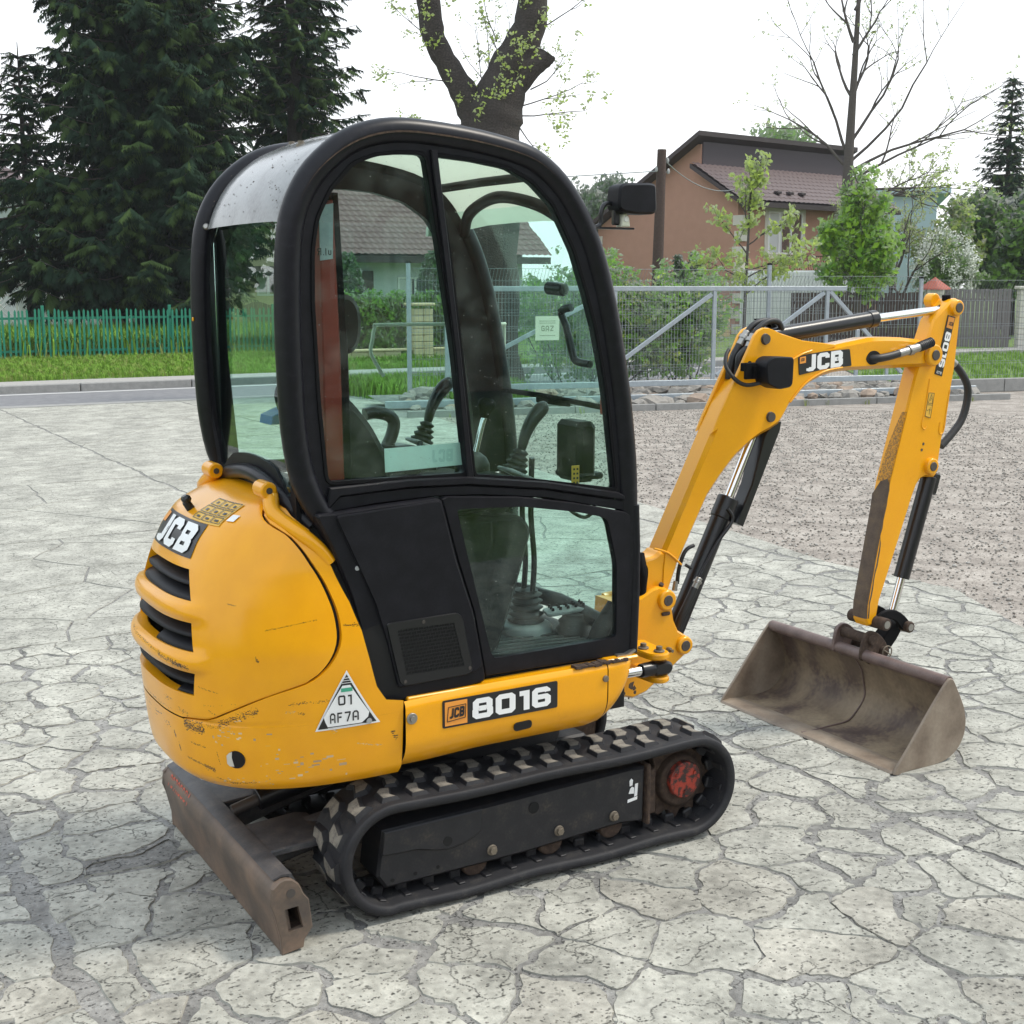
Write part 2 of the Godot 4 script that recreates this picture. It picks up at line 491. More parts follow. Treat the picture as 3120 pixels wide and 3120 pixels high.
func make_materials() -> void:
	var y0 := lin(0.81, 0.350, 0.002)
	mat("yellow", y0, 0.34)
	var m := nmat("paint", [[0.0, lin(0.70, 0.285, 0.003)], [0.3, lin(0.80, 0.345, 0.002)], [0.7, lin(0.83, 0.362, 0.002)], [1.0, lin(0.86, 0.39, 0.006)]], 1.6, 0.36, 0.01, 3)
	m.metallic_specular = 0.33
	M.yellow.metallic_specular = 0.33
	m = nmat("paint_worn", [[0.0, lin(0.07, 0.04, 0.025)], [0.26, lin(0.12, 0.06, 0.02)], [0.3, lin(0.72, 0.3, 0.006)], [0.45, lin(0.79, 0.335, 0.004)], [1.0, lin(0.82, 0.36, 0.006)]], 3.4, 0.4, 0.02, 17)
	m = nmat("black_plastic", [[0.0, lin(0.005, 0.005, 0.007)], [0.5, lin(0.008, 0.008, 0.011)], [1.0, lin(0.014, 0.014, 0.018)]], 2.5, 0.5, 0.02, 5, 0.02)
	m.metallic_specular = 0.3
	m = nmat("black_tube", [[0.0, lin(0.004, 0.004, 0.006)], [0.6, lin(0.007, 0.007, 0.011)], [1.0, lin(0.022, 0.022, 0.027)]], 3.0, 0.36, 0.03, 6)
	m.metallic_specular = 0.36
	for k in ["paint", "yellow"]:
		M[k].clearcoat_enabled = true; M[k].clearcoat = 0.6; M[k].clearcoat_roughness = 0.18
	mat("black_paint", lin(0.006, 0.006, 0.008), 0.32)
	mat("black_matt", lin(0.006, 0.006, 0.007), 0.75)
	M.black_matt.metallic_specular = 0.25
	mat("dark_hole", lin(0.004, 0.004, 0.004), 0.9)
	nmat("rubber", [[0.0, lin(0.005, 0.005, 0.008)], [0.58, lin(0.011, 0.011, 0.014)], [0.8, lin(0.035, 0.032, 0.030)], [1.0, lin(0.10, 0.09, 0.08)]], 3.0, 0.7, 0.015, 8, 0.1)
	nmat("lug_top", [[0.0, lin(0.06, 0.055, 0.05)], [0.45, lin(0.20, 0.18, 0.15)], [1.0, lin(0.30, 0.275, 0.23)]], 6.0, 0.85, 0.02, 9, 0.1)
	nmat("chassis", [[0.0, lin(0.005, 0.005, 0.007)], [0.55, lin(0.011, 0.011, 0.014)], [0.75, lin(0.024, 0.021, 0.020)], [1.0, lin(0.08, 0.06, 0.045)]], 2.4, 0.55, 0.02, 10, 0.05)
	nmat("rusty_dark", [[0.0, lin(0.02, 0.012, 0.009)], [0.5, lin(0.05, 0.03, 0.02)], [1.0, lin(0.12, 0.08, 0.05)]], 5.0, 0.85, 0.03, 11, 0.1)
	nmat("bucket_in", [[0.0, lin(0.04, 0.025, 0.022)], [0.36, lin(0.085, 0.058, 0.048)], [0.55, lin(0.18, 0.135, 0.09)], [1.0, lin(0.32, 0.25, 0.165)]], 1.1, 0.62, 0.012, 12, 0.08, 0.0, false, 0.25)
	nmat("bucket_out", [[0.0, lin(0.12, 0.088, 0.065)], [0.4, lin(0.20, 0.155, 0.115)], [0.7, lin(0.26, 0.21, 0.16)], [1.0, lin(0.34, 0.28, 0.22)]], 1.4, 0.5, 0.014, 13, 0.06, 0.0, false, 0.2)
	nmat("bucket_rim", [[0.0, lin(0.07, 0.045, 0.04)], [0.5, lin(0.14, 0.095, 0.085)], [1.0, lin(0.2, 0.15, 0.13)]], 2.0, 0.5, 0.02, 14, 0.05)
	nmat("blade_steel", [[0.0, lin(0.055, 0.045, 0.04)], [0.4, lin(0.105, 0.078, 0.06)], [0.65, lin(0.16, 0.11, 0.08)], [1.0, lin(0.22, 0.15, 0.10)]], 1.5, 0.55, 0.012, 15, 0.06, 0.0, false, 0.2)
	nmat("blade_top", [[0.0, lin(0.03, 0.03, 0.034)], [0.5, lin(0.065, 0.063, 0.066)], [1.0, lin(0.14, 0.12, 0.105)]], 2.5, 0.5, 0.02, 16)
	nmat("worn_face", [[0.0, lin(0.045, 0.028, 0.02)], [0.5, lin(0.10, 0.066, 0.045)], [0.8, lin(0.13, 0.088, 0.05)], [1.0, lin(0.30, 0.15, 0.02)]], 3.0, 0.6, 0.02, 18, 0.05)
	nmat("worn_spots", [[0.0, lin(0.05, 0.03, 0.022)], [0.40, lin(0.09, 0.06, 0.03)], [0.47, lin(0.40, 0.18, 0.01)], [0.52, lin(0.66, 0.28, 0.003)], [1.0, lin(0.70, 0.30, 0.003)]], 5.5, 0.5, 0.05, 19, 0.0, 0.0, false, 0.6)
	mat("chrome", lin(0.75, 0.75, 0.76), 0.12, 1.0)
	mat("steel", lin(0.35, 0.34, 0.32), 0.38, 0.9)
	nmat("bolt_steel", [[0.0, lin(0.10, 0.08, 0.06)], [1.0, lin(0.30, 0.26, 0.2)]], 30.0, 0.5, 0.03, 20, 0.0, 0.4)
	mat("pin", lin(0.075, 0.065, 0.06), 0.45, 0.3)
	mat("hose", lin(0.012, 0.012, 0.013), 0.5)
	mat("ink_white", lin(0.80, 0.80, 0.80), 0.4)
	mat("ink_black", lin(0.014, 0.014, 0.016), 0.35)
	mat("ink_orange", lin(0.78, 0.30, 0.045), 0.4)
	mat("ink_yellow", lin(0.72, 0.42, 0.05), 0.4)
	mat("ink_green", lin(0.05, 0.35, 0.22), 0.4)
	mat("ink_red", lin(0.55, 0.09, 0.05), 0.6)
	nmat("motor_red", [[0.0, lin(0.02, 0.014, 0.013)], [0.46, lin(0.03, 0.018, 0.015)], [0.54, lin(0.34, 0.035, 0.018)], [1.0, lin(0.45, 0.06, 0.03)]], 7.0, 0.55, 0.014, 22)
	mat("reflected_red", lin(0.26, 0.022, 0.010), 0.6)  # colour of a red object reflected in the pane
	nmat("seat_cloth", [[0.0, lin(0.014, 0.013, 0.014)], [1.0, lin(0.034, 0.03, 0.03)]], 8.0, 0.9, 0.05, 23)
	mat("console_grey", lin(0.34, 0.35, 0.35), 0.4)
	nmat("floor_mat", [[0.0, lin(0.045, 0.05, 0.052)], [1.0, lin(0.13, 0.135, 0.135)]], 6.0, 0.8, 0.05, 24)
	nmat("roof_skin", [[0.0, lin(0.04, 0.04, 0.045)], [0.2, lin(0.13, 0.13, 0.135)], [0.5, lin(0.22, 0.225, 0.23)], [1.0, lin(0.30, 0.305, 0.31)]], 2.0, 0.16, 0.012, 25, 0.0, 0.25)
	mat("headliner", lin(0.62, 0.60, 0.50), 0.7)
	var hatch := mat("hatch", lin(0.72, 0.70, 0.58), 0.5)
	hatch.backlight_enabled = true; hatch.backlight = lin(0.7, 0.68, 0.58)
	var g := mat("glass", lin(0.77, 0.945, 0.90, 0.0), 0.0)
	g.refraction_enabled = true; g.refraction_scale = 0.032
	mat("lens", lin(0.7, 0.7, 0.65), 0.15)
	mat("lamp_plate", lin(0.62, 0.62, 0.50), 0.4)
	mat("blue_box", lin(0.01, 0.12, 0.55), 0.4)
	mat("tail_red", lin(0.5, 0.02, 0.015), 0.3)
	# surroundings
	nmat("galvanised", [[0.0, lin(0.26, 0.30, 0.33)], [1.0, lin(0.42, 0.46, 0.49)]], 1.5, 0.45, 0.02, 30, 0.0, 0.3)
	mat("wire", lin(0.24, 0.265, 0.28), 0.5, 0.2)
	nmat("asphalt", [[0.0, lin(0.13, 0.13, 0.14)], [1.0, lin(0.21, 0.21, 0.215)]], 0.5, 0.85, 0.03, 31, 0.0, 0.0, true)
	nmat("kerb", [[0.0, lin(0.20, 0.20, 0.195)], [1.0, lin(0.32, 0.315, 0.30)]], 0.8, 0.85, 0.03, 32, 0.0, 0.0, true)
	nmat("pavement", [[0.0, lin(0.26, 0.25, 0.235)], [1.0, lin(0.38, 0.365, 0.345)]], 0.7, 0.9, 0.05, 33, 0.0, 0.0, true)
	nmat("earth", [[0.0, lin(0.07, 0.09, 0.03)], [0.5, lin(0.10, 0.17, 0.03)], [1.0, lin(0.15, 0.23, 0.045)]], 0.25, 0.95, 0.02, 34, 0.0, 0.0, true)
	mat("road_paint", lin(0.62, 0.62, 0.60), 0.7)
	nmat("rock", [[0.0, lin(0.12, 0.115, 0.11)], [0.5, lin(0.24, 0.225, 0.205)], [1.0, lin(0.38, 0.35, 0.31)]], 1.2, 0.9, 0.02, 35, 0.4, 0.0, true)
	nmat("rock_tan", [[0.0, lin(0.20, 0.155, 0.125)], [1.0, lin(0.40, 0.31, 0.24)]], 1.2, 0.9, 0.02, 36, 0.3, 0.0, true)
	mat("grass_blade", lin(0.15, 0.285, 0.02), 0.8)
	mat("grass_dry", lin(0.22, 0.26, 0.06), 0.8)
	mat("fence_green", lin(0.012, 0.20, 0.125), 0.55)
	nmat("wood_brown", [[0.0, lin(0.045, 0.028, 0.026)], [1.0, lin(0.10, 0.068, 0.062)]], 1.5, 0.8, 0.02, 37, 0.0, 0.0, true)
	nmat("wood_grey", [[0.0, lin(0.14, 0.125, 0.125)], [1.0, lin(0.20, 0.18, 0.18)]], 1.5, 0.8, 0.02, 38, 0.0, 0.0, true)
	nmat("pole_wood", [[0.0, lin(0.035, 0.02, 0.016)], [1.0, lin(0.09, 0.055, 0.045)]], 2.0, 0.85, 0.02, 39, 0.0, 0.0, true)
	nmat("plaster_brown", [[0.0, lin(0.36, 0.20, 0.145)], [1.0, lin(0.42, 0.24, 0.175)]], 0.4, 0.9, 0.02, 40, 0.0, 0.0, true)
	nmat("plaster_yellow", [[0.0, lin(0.50, 0.42, 0.25)], [1.0, lin(0.60, 0.50, 0.31)]], 0.4, 0.9, 0.02, 41, 0.0, 0.0, true)
	nmat("plaster_white", [[0.0, lin(0.46, 0.48, 0.50)], [1.0, lin(0.58, 0.60, 0.61)]], 0.4, 0.9, 0.02, 42, 0.0, 0.0, true)
	nmat("plaster_green", [[0.0, lin(0.38, 0.46, 0.43)], [1.0, lin(0.46, 0.54, 0.50)]], 0.4, 0.9, 0.02, 43, 0.0, 0.0, true)
	mat("plaster_teal", lin(0.36, 0.48, 0.52), 0.9)
	mat("fascia", lin(0.035, 0.024, 0.025), 0.6)
	mat("clerestory", lin(0.055, 0.042, 0.05), 0.7)
	nmat("tile_maroon", [[0.0, lin(0.085, 0.036, 0.038)], [0.5, lin(0.13, 0.060, 0.062)], [1.0, lin(0.18, 0.09, 0.092)]], 1.1, 0.6, 0.03, 44, 0.0, 0.0, true)
	nmat("tile_brown", [[0.0, lin(0.065, 0.04, 0.042)], [1.0, lin(0.115, 0.078, 0.078)]], 1.1, 0.55, 0.03, 45, 0.0, 0.0, true)
	mat("tile_red", lin(0.28, 0.065, 0.04), 0.7)
	mat("white_frame", lin(0.72, 0.72, 0.72), 0.5)
	mat("quoin", lin(0.55, 0.53, 0.47), 0.85)
	mat("pane_dark", lin(0.07, 0.085, 0.095), 0.08)
	mat("curtain", lin(0.55, 0.56, 0.57), 0.9)
	nmat("shed_white", [[0.0, lin(0.60, 0.63, 0.62)], [1.0, lin(0.74, 0.76, 0.75)]], 0.8, 0.6, 0.02, 46, 0.0, 0.0, true)
	nmat("block", [[0.0, lin(0.42, 0.33, 0.20)], [1.0, lin(0.58, 0.47, 0.30)]], 1.6, 0.9, 0.03, 47, 0.3, 0.0, true)
	nmat("bark", [[0.0, lin(0.012, 0.010, 0.009)], [0.45, lin(0.036, 0.030, 0.027)], [1.0, lin(0.11, 0.092, 0.082)]], 3.2, 0.95, 0.03, 48, 2.0)
	nmat("bark_thin", [[0.0, lin(0.05, 0.04, 0.036)], [1.0, lin(0.10, 0.085, 0.075)]], 2.0, 0.9, 0.03, 49)
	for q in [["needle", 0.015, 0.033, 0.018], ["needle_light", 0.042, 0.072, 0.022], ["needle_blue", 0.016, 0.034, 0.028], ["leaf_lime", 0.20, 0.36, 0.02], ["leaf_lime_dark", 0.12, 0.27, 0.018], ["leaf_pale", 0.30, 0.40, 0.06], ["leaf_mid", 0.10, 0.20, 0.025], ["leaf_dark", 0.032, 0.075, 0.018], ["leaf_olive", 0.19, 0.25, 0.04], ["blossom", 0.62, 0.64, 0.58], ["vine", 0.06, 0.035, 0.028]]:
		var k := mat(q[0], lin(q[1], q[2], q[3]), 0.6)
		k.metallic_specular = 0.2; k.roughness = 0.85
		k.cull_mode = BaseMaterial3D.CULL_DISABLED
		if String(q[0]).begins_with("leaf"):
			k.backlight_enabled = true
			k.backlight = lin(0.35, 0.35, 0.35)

# ================================================================ the excavator
const SEAM_Y := [0.617, 0.6195, 0.630, 0.653, 0.704, 0.73, 0.761, 0.815, 0.874, 0.958, 1.05, 1.134, 1.187, 1.235]
const SEAM_T := [18.0, 27.0, 33.5, 40.6, 56.8, 67.6, 73.0, 76.7, 77.4, 75.2, 69.2, 58.0, 38.0, 30.0]
const EDGE_Y := [0.600, 0.646, 0.656, 0.701, 0.78, 0.866, 0.948, 1.055, 1.153, 1.216]
const EDGE_T := [90.0, 90.0, 88.0, 86.3, 85.0, 83.4, 80.6, 75.0, 65.5, 42.0]
const MOUTH_Y := [0.617, 0.640, 0.69, 0.755, 0.81, 0.893, 0.945, 1.03, 1.10, 1.235]
const MOUTH_T := [14.0, 24.0, 26.5, 27.9, 27.8, 25.3, 23.5, 17.5, 17.0, 12.0]
const SLOTS := [[0.69, 0.755], [0.815, 0.893], [0.950, 1.030]]
# the cab's side hoop (x, y), from the back corner over the roof to the front corner
const HOOP := [-0.685, 1.165, -0.715, 1.20, -0.757, 1.29, -0.779, 1.42, -0.785, 1.56, -0.787, 1.69, -0.785, 1.80, -0.781, 1.88, -0.770, 1.965, -0.744, 2.035, -0.700, 2.10, -0.63, 2.160, -0.562, 2.193, -0.475, 2.211, -0.366, 2.210, -0.212, 2.195, -0.072, 2.167, 0.004, 2.130, 0.070, 2.072, 0.128, 1.99, 0.165, 1.92, 0.194, 1.845, 0.222, 1.75, 0.243, 1.66, 0.268, 1.53, 0.285, 1.43, 0.303, 1.28, 0.310, 1.16, 0.312, 1.0, 0.309, 0.85, 0.302, 0.665]

func side_x(y: float, front: bool) -> float:   # where the hoop stands at a height
	var best := 0.0; var bd := 1e9
	for i in HOOP.size() / 2 - 1:
		var a := Vector2(HOOP[i * 2], HOOP[i * 2 + 1]); var b := Vector2(HOOP[i * 2 + 2], HOOP[i * 2 + 3])
		if (a.x + b.x > -0.7) != front: continue
		var lo := minf(a.y, b.y); var hi := maxf(a.y, b.y)
		var d := maxf(0.0, maxf(lo - y, y - hi))
		if d < bd:
			bd = d
			best = lerpf(a.x, b.x, clampf((y - a.y) / (b.y - a.y) if absf(b.y - a.y) > 1e-5 else 0.0, 0, 1))
	return best

func body_patch(rows_y: Array, t0: Callable, t1: Callable, cols: int, off: float) -> MB:
	var mb := MB.new(); var rows := []; var uvs := []
	for y in rows_y:
		var r := PackedVector3Array(); var u := PackedVector2Array()
		for i in cols + 1:
			var th := lerpf(t0.call(y), t1.call(y), float(i) / cols)
			r.append(body(th, y, off)); u.append(Vector2((th + 90.0) / 180.0, 1.0 - (y - 0.4) / 0.85))
		rows.append(r); uvs.append(u)
	mb.grid(rows, null, false, uvs)
	return mb

func steps(a: float, b: float, c: int) -> Array:
	var o := []
	for i in c + 1: o.append(lerpf(a, b, float(i) / c))
	return o

func body_paint() -> StandardMaterial3D:
	var W := 2048; var H := 1024
	var im := Image.create(W, H, false, Image.FORMAT_RGB8)
	var a := noise_bytes(512, 0.006, 91); var f := noise_bytes(512, 0.09, 92)
	var px := PackedByteArray(); px.resize(W * H * 3)
	var c0 := lin(0.78, 0.330, 0.003); var c1 := lin(0.85, 0.375, 0.002)
	for j in H:
		for i in W:
			var k := (j % 512) * 512 + (i % 512)
			var t := a[k] / 255.0 * 0.8 + f[k] / 255.0 * 0.2
			var q := (j * W + i) * 3
			px[q] = int(lerpf(c0.r, c1.r, t) * 255); px[q + 1] = int(lerpf(c0.g, c1.g, t) * 255); px[q + 2] = int(lerpf(c0.b, c1.b, t) * 255)
	im = Image.create_from_data(W, H, false, Image.FORMAT_RGB8, px)
	var rust := lin(0.085, 0.045, 0.02); var dark := lin(0.04, 0.022, 0.012); var pale := lin(0.72, 0.52, 0.32)
	var r := RandomNumberGenerator.new(); r.seed = 77
	# chipped patches and scratches: th0, y0, th1, y1, spread, density, colour
	for s in [[37, 0.618, 53, 0.664, 0.010, 240, rust], [19, 0.600, 30, 0.592, 0.014, 300, rust], [26, 0.612, 38, 0.606, 0.006, 60, rust], [11.5, 0.560, 12.5, 0.545, 0.007, 60, rust], [14, 0.525, 14.6, 0.508, 0.007, 60, rust], [22, 0.548, 30, 0.543, 0.003, 60, dark], [18.5, 0.498, 33, 0.480, 0.004, 200, rust], [28, 0.487, 33, 0.478, 0.007, 90, rust], [39, 0.442, 50, 0.448, 0.003, 90, dark], [33, 0.455, 42, 0.440, 0.003, 60, rust], [63, 0.678, 75, 0.678, 0.005, 70, rust], [56, 0.886, 72, 0.908, 0.0015, 110, dark], [53, 0.808, 54, 0.800, 0.006, 30, rust], [29, 0.720, 38, 0.708, 0.0015, 60, dark], [10, 0.790, 27, 0.774, 0.007, 300, rust], [18, 0.782, 24, 0.776, 0.008, 160, dark], [0, 0.800, 11, 0.792, 0.004, 70, rust], [-12, 0.806, 0, 0.80, 0.004, 60, rust], [66, 0.648, 68, 0.647, 0.004, 20, rust], [62, 0.655, 66, 0.655, 0.004, 22, pale], [75, 0.602, 77, 0.585, 0.012, 24, pale], [82, 0.540, 87.5, 0.522, 0.003, 60, pale], [33, 0.57, 46, 0.60, 0.03, 24, pale], [20, 0.44, 60, 0.46, 0.02, 40, pale], [50, 0.55, 80, 0.46, 0.05, 30, pale], [79, 0.885, 83, 0.883, 0.004, 60, dark], [30, 0.665, 45, 0.68, 0.002, 18, dark], [40, 0.955, 44, 0.952, 0.002, 30, dark], [7, 0.655, 13, 0.66, 0.01, 26, rust], [16, 0.64, 22, 0.632, 0.008, 30, rust], [-14, 0.62, 12, 0.628, 0.006, 80, rust], [-20, 0.59, 10, 0.575, 0.02, 60, rust], [33, 0.655, 36, 0.645, 0.003, 20, dark], [88.5, 0.56, 89.3, 0.53, 0.01, 20, rust], [35, 0.535, 36, 0.50, 0.003, 24, dark]]:
		for e in int(s[5]):
			var t := r.randf()
			var th: float = lerpf(s[0], s[2], t)
			var y: float = lerpf(s[1], s[3], t) + r.randfn(0, 0.5) * s[4]
			var x := int((th + 90.0) / 180.0 * W); var yy := int((1.0 - (y - 0.4) / 0.85) * H)
			var w := 1 + int(r.randf() * (2 + s[4] * 500)); var h := 1 + int(r.randf() * (1 + s[4] * 180))
			im.fill_rect(Rect2i(x, yy, w, h), (s[6] as Color).lerp(rust, r.randf() * 0.4))
	var m := mat("body_paint", Color.WHITE, 0.34)
	m.albedo_texture = ImageTexture.create_from_image(im)
	m.texture_repeat = false
	m.metallic_specular = 0.33
	m.clearcoat_enabled = true; m.clearcoat = 0.6; m.clearcoat_roughness = 0.18
	return m

func build_excavator() -> void:
	body_paint()
	var ex := thing("mini_excavator", "yellow and black mini excavator with glazed cab, rubber tracks and lowered wide bucket", "excavator")
	exc_tracks(ex)
	exc_blade(ex)
	exc_body(ex)
	exc_cab(ex)
	exc_interior(ex)
	exc_arm(ex)

func exc_tracks(ex: Node3D) -> void:
	# one lug: worn tan top on black flanks, an arrow-ended block
	var lug := MB.new(); var lug_t := MB.new()
	var lo := V2([-0.036, -0.044, 0.030, -0.044, 0.014, -0.014, 0.034, 0.042, -0.012, 0.047, -0.036, 0.018])
	var ins := MB.inset(MB.ccw(lo), 0.007)
	var toX := Transform3D(Basis(Vector3(1, 0, 0), Vector3(0, 0, -1), Vector3(0, 1, 0)), Vector3.ZERO)  # local xy -> x,-z ; height -> y
	lug.wall(MB.ccw(lo), ins, -0.004, 0.0125, toX)
	lug.cap(ins, [], 0.0125, toX, true)
	lug_t.prism(MB.inset(ins, 0.003), 0.0122, 0.0137, 0.0, [], toX)
	var lug_mesh := lug.mesh(); var top_mesh := lug_t.mesh()
	for side in [1, -1]:
		var zc: float = 0.375 * side
		var R := 0.170; var xc := 0.5375; var yc := 0.184
		# belt centre line: a racetrack with a slack lower run
		var path := PackedVector2Array(); var nrm := PackedVector2Array()
		var per := 2.0 * 2.0 * xc + TAU * R
		var cnt := 150
		var f_at := func(s: float) -> Array:
			s = fposmod(s, per)
			if s < 2 * xc: return [Vector2(-xc + s, yc + R - 0.010 * sin(PI * s / (2 * xc)) * (0.6 + 0.4 * sin(s * 9.0))), Vector2(0, 1)]
			s -= 2 * xc
			if s < PI * R:
				var a := PI / 2 - s / R
				return [Vector2(xc, yc) + Vector2(cos(a), sin(a)) * R, Vector2(cos(a), sin(a))]
			s -= PI * R
			if s < 2 * xc: return [Vector2(xc - s, yc - R + 0.004 * sin(s * 13.0)), Vector2(0, -1)]
			s -= 2 * xc
			var b := -PI / 2 - s / R
			return [Vector2(-xc, yc) + Vector2(cos(b), sin(b)) * R, Vector2(cos(b), sin(b))]
		var sec := [[0.0, -0.108], [0.0, 0.108], [-0.006, 0.116], [-0.022, 0.117], [-0.033, 0.106], [-0.033, -0.106], [-0.022, -0.117], [-0.006, -0.116], [0.0, -0.108]]
		var rows := []
		for i in cnt + 1:
			var q: Array = f_at.call(per * i / cnt)
			var r := PackedVector3Array()
			for k in sec.size():
				var p: Vector2 = q[0] + q[1] * sec[k][0]
				r.append(Vector3(p.x, p.y, zc + sec[k][1]))
			rows.append(r)
		var belt := MB.new(); belt.grid(rows, null, true)
		var tr := obj("rubber_track", belt, M.rubber, ex)
		var horns := MB.new()
		for i in 36:
			var s := per * (i + 0.5) / 36
			var q: Array = f_at.call(s)
			var p: Vector2 = q[0] - q[1] * 0.033
			var nn: Vector2 = q[1]
			var bs := Basis(Vector3(nn.y, -nn.x, 0), Vector3(-nn.x, -nn.y, 0), Vector3(0, 0, -1))
			for w in [-0.032, 0.032]: horns.box(Vector3(p.x, p.y, zc + w) + bs.y * 0.012, Vector3(0.036, 0.030, 0.016), 0.004, bs)
			horns.box(Vector3(p.x, p.y, zc) + bs.y * 0.002, Vector3(0.022, 0.008, 0.17), 0.002, bs)
		obj("guide_horns", horns, M.chassis, tr).set_meta("kind", "stuff")
		for i in 35:
			for row in 2:
				var q: Array = f_at.call(per * (i + 0.5 * row) / 35)
				var nn: Vector2 = q[1]
				var bs := Basis(Vector3(nn.y, -nn.x, 0), Vector3(nn.x, nn.y, 0), Vector3(0, 0, 1))
				var flip := 1.0 if row == 0 else -1.0
				bs.z *= flip; bs.x *= flip
				var o := obj("tread_lug", lug_mesh, M.rubber, tr)
				bs = bs * Basis(Vector3.UP, rng.randf_range(-0.05, 0.05)).scaled(Vector3(rng.randf_range(0.9, 1.06), rng.randf_range(0.72, 1.08), rng.randf_range(0.93, 1.05)))
				o.transform = Transform3D(bs, Vector3(q[0].x, q[0].y, zc + (0.046 if row == 0 else -0.048) ))
				# the worn faces carry dried mud; one mesh with the lug as its own surface
				o.mesh = lug_mesh
				o.material_override = null
				if not lug_mesh.has_meta("done"):
					lug_mesh.set_meta("done", true)
					lug_mesh.surface_set_material(0, M.rubber)
					lug_mesh.add_surface_from_arrays(Mesh.PRIMITIVE_TRIANGLES, top_mesh.surface_get_arrays(0))
					lug_mesh.surface_set_material(1, M.lug_top)
		# frame, rollers, motor
		var zo: float = zc + 0.075 * side
		var fr := MB.new()
		var outline := V2([-0.565, 0.262, -0.575, 0.20, -0.585, 0.125, -0.557, 0.084, -0.2, 0.085, -0.088, 0.087, 0.10, 0.096, 0.266, 0.103, 0.358, 0.094, 0.362, 0.278, 0.30, 0.284, -0.24, 0.268])
		fr.prism(outline, -0.065, 0.065, 0.008, [], Transform3D(Basis(), Vector3(0, 0, zc + 0.01 * side)))
		var frame := obj("track_frame", fr, M.chassis, ex)
		var flange := MB.new()
		flange.prism(V2([-0.565, 0.262, -0.575, 0.20, -0.571, 0.190, -0.46, 0.186, -0.41, 0.172, -0.36, 0.163, -0.30, 0.172, -0.26, 0.19, -0.245, 0.20, -0.243, 0.266]), 0, 0.012, 0.004, [], Transform3D(Basis(), Vector3(0, 0, zo if side > 0 else zo - 0.012)))
		obj("stiffening_plate", flange, M.chassis, frame)
		var plate := MB.new()
		plate.box(Vector3(0.372, 0.185, zc + 0.02 * side), Vector3(0.014, 0.205, 0.13), 0.004)
		plate.box(Vector3(0.392, 0.185, zc + 0.055 * side), Vector3(0.034, 0.15, 0.03), 0.004)
		obj("end_plate", plate, M.rusty_dark, frame)
		for h in [[-0.059, 0.228, 0.019], [-0.362, 0.191, 0.015], [-0.537, 0.106, 0.006], [-0.464, 0.110, 0.006], [-0.390, 0.113, 0.006]]:
			var ho := MB.new(); ho.cyl(Vector3(h[0], h[1], zo + 0.002 * side), Vector3(h[0], h[1], zo + 0.0135 * side if h[2] > 0.012 and h[0] < -0.3 else zo + 0.0015 * side), h[2], h[2], 14)
			obj("hole", ho, M.dark_hole, frame)
		for b in [[-0.207, 0.125], [0.032, 0.134], [0.239, 0.138]]:
			var bo := MB.new()
			bo.cyl(Vector3(b[0], b[1], zo), Vector3(b[0], b[1], zo + 0.006 * side), 0.017, 0.017, 14, 0.002)
			bo.cyl(Vector3(b[0], b[1], zo + 0.005 * side), Vector3(b[0], b[1], zo + 0.016 * side), 0.012, 0.012, 6, 0.001)
			obj("bolt", bo, M.bolt_steel, frame)
		for b in [[-0.25, 0.085], [0.02, 0.09], [0.25, 0.095]]:
			var ro := MB.new(); ro.cyl(Vector3(b[0], b[1], zc - 0.05), Vector3(b[0], b[1], zc + 0.05), 0.045, 0.045, 18, 0.006)
			obj("roller", ro, M.rusty_dark, frame)
		var mark := MB.new()
		var z_m = zo + 0.0015 * side
		for poly in [[0.292, 0.170, 0.330, 0.175, 0.331, 0.186, 0.293, 0.181], [0.318, 0.186, 0.330, 0.188, 0.333, 0.230, 0.321, 0.229], [0.296, 0.200, 0.317, 0.197, 0.318, 0.217, 0.309, 0.222, 0.302, 0.216], [0.300, 0.224, 0.311, 0.226, 0.313, 0.243, 0.306, 0.250, 0.299, 0.243]]:
			mark.cap(MB.ccw(V2(poly)), [], z_m, Transform3D(), side > 0)
		if side > 0: obj("tie_down_mark", mark, M.ink_white, frame)
		var idl := MB.new()
		idl.lathe(Vector3(-xc, yc, zc - 0.045), Vector3(0, 0, 1), [[0.0, 0.05], [0.0, 0.118], [0.022, 0.125], [0.03, 0.136], [0.06, 0.136], [0.068, 0.125], [0.09, 0.118], [0.09, 0.05]], 28)
		obj("idler_wheel", idl, M.chassis, ex)
		var spk := MB.new(); var gear := PackedVector2Array()
		for k in 44: gear.append(Vector2(cos(TAU * k / 44), sin(TAU * k / 44)) * (0.136 if k % 4 < 2 else 0.112))
		spk.prism(gear, -0.014, 0.014, 0.003, [], Transform3D(Basis(), Vector3(xc, yc, zc)))
		spk.lathe(Vector3(xc, yc, zc - 0.02 * side), Vector3(0, 0, side), [[0.0, 0.095], [0.055, 0.09], [0.06, 0.078]], 24)
		var sp := obj("drive_sprocket", spk, M.rusty_dark, ex)
		var cov := MB.new()
		cov.lathe(Vector3(xc, yc + 0.01, zc + 0.035 * side), Vector3(0, 0, side), [[0.0, 0.062], [0.022, 0.062], [0.027, 0.058], [0.0275, 0.0]], 28)
		obj("motor_cover", cov, M.motor_red, sp)
		for a in [0.5, 2.6, 4.7]:
			var bo := MB.new(); bo.cyl(Vector3(xc + cos(a) * 0.042, yc + 0.01 + sin(a) * 0.042, zc + 0.06 * side), Vector3(xc + cos(a) * 0.042, yc + 0.01 + sin(a) * 0.042, zc + 0.067 * side), 0.008, 0.008, 10)
			obj("bolt", bo, M.motor_red, sp)
	for side in [1, -1]:
		var mp := MB.new(); mp.box(Vector3(0.52, 0.19, 0.285 * side), Vector3(0.30, 0.22, 0.03), 0.02)
		obj("motor_bracket", mp, M.rusty_dark, ex)
	var cf := MB.new()
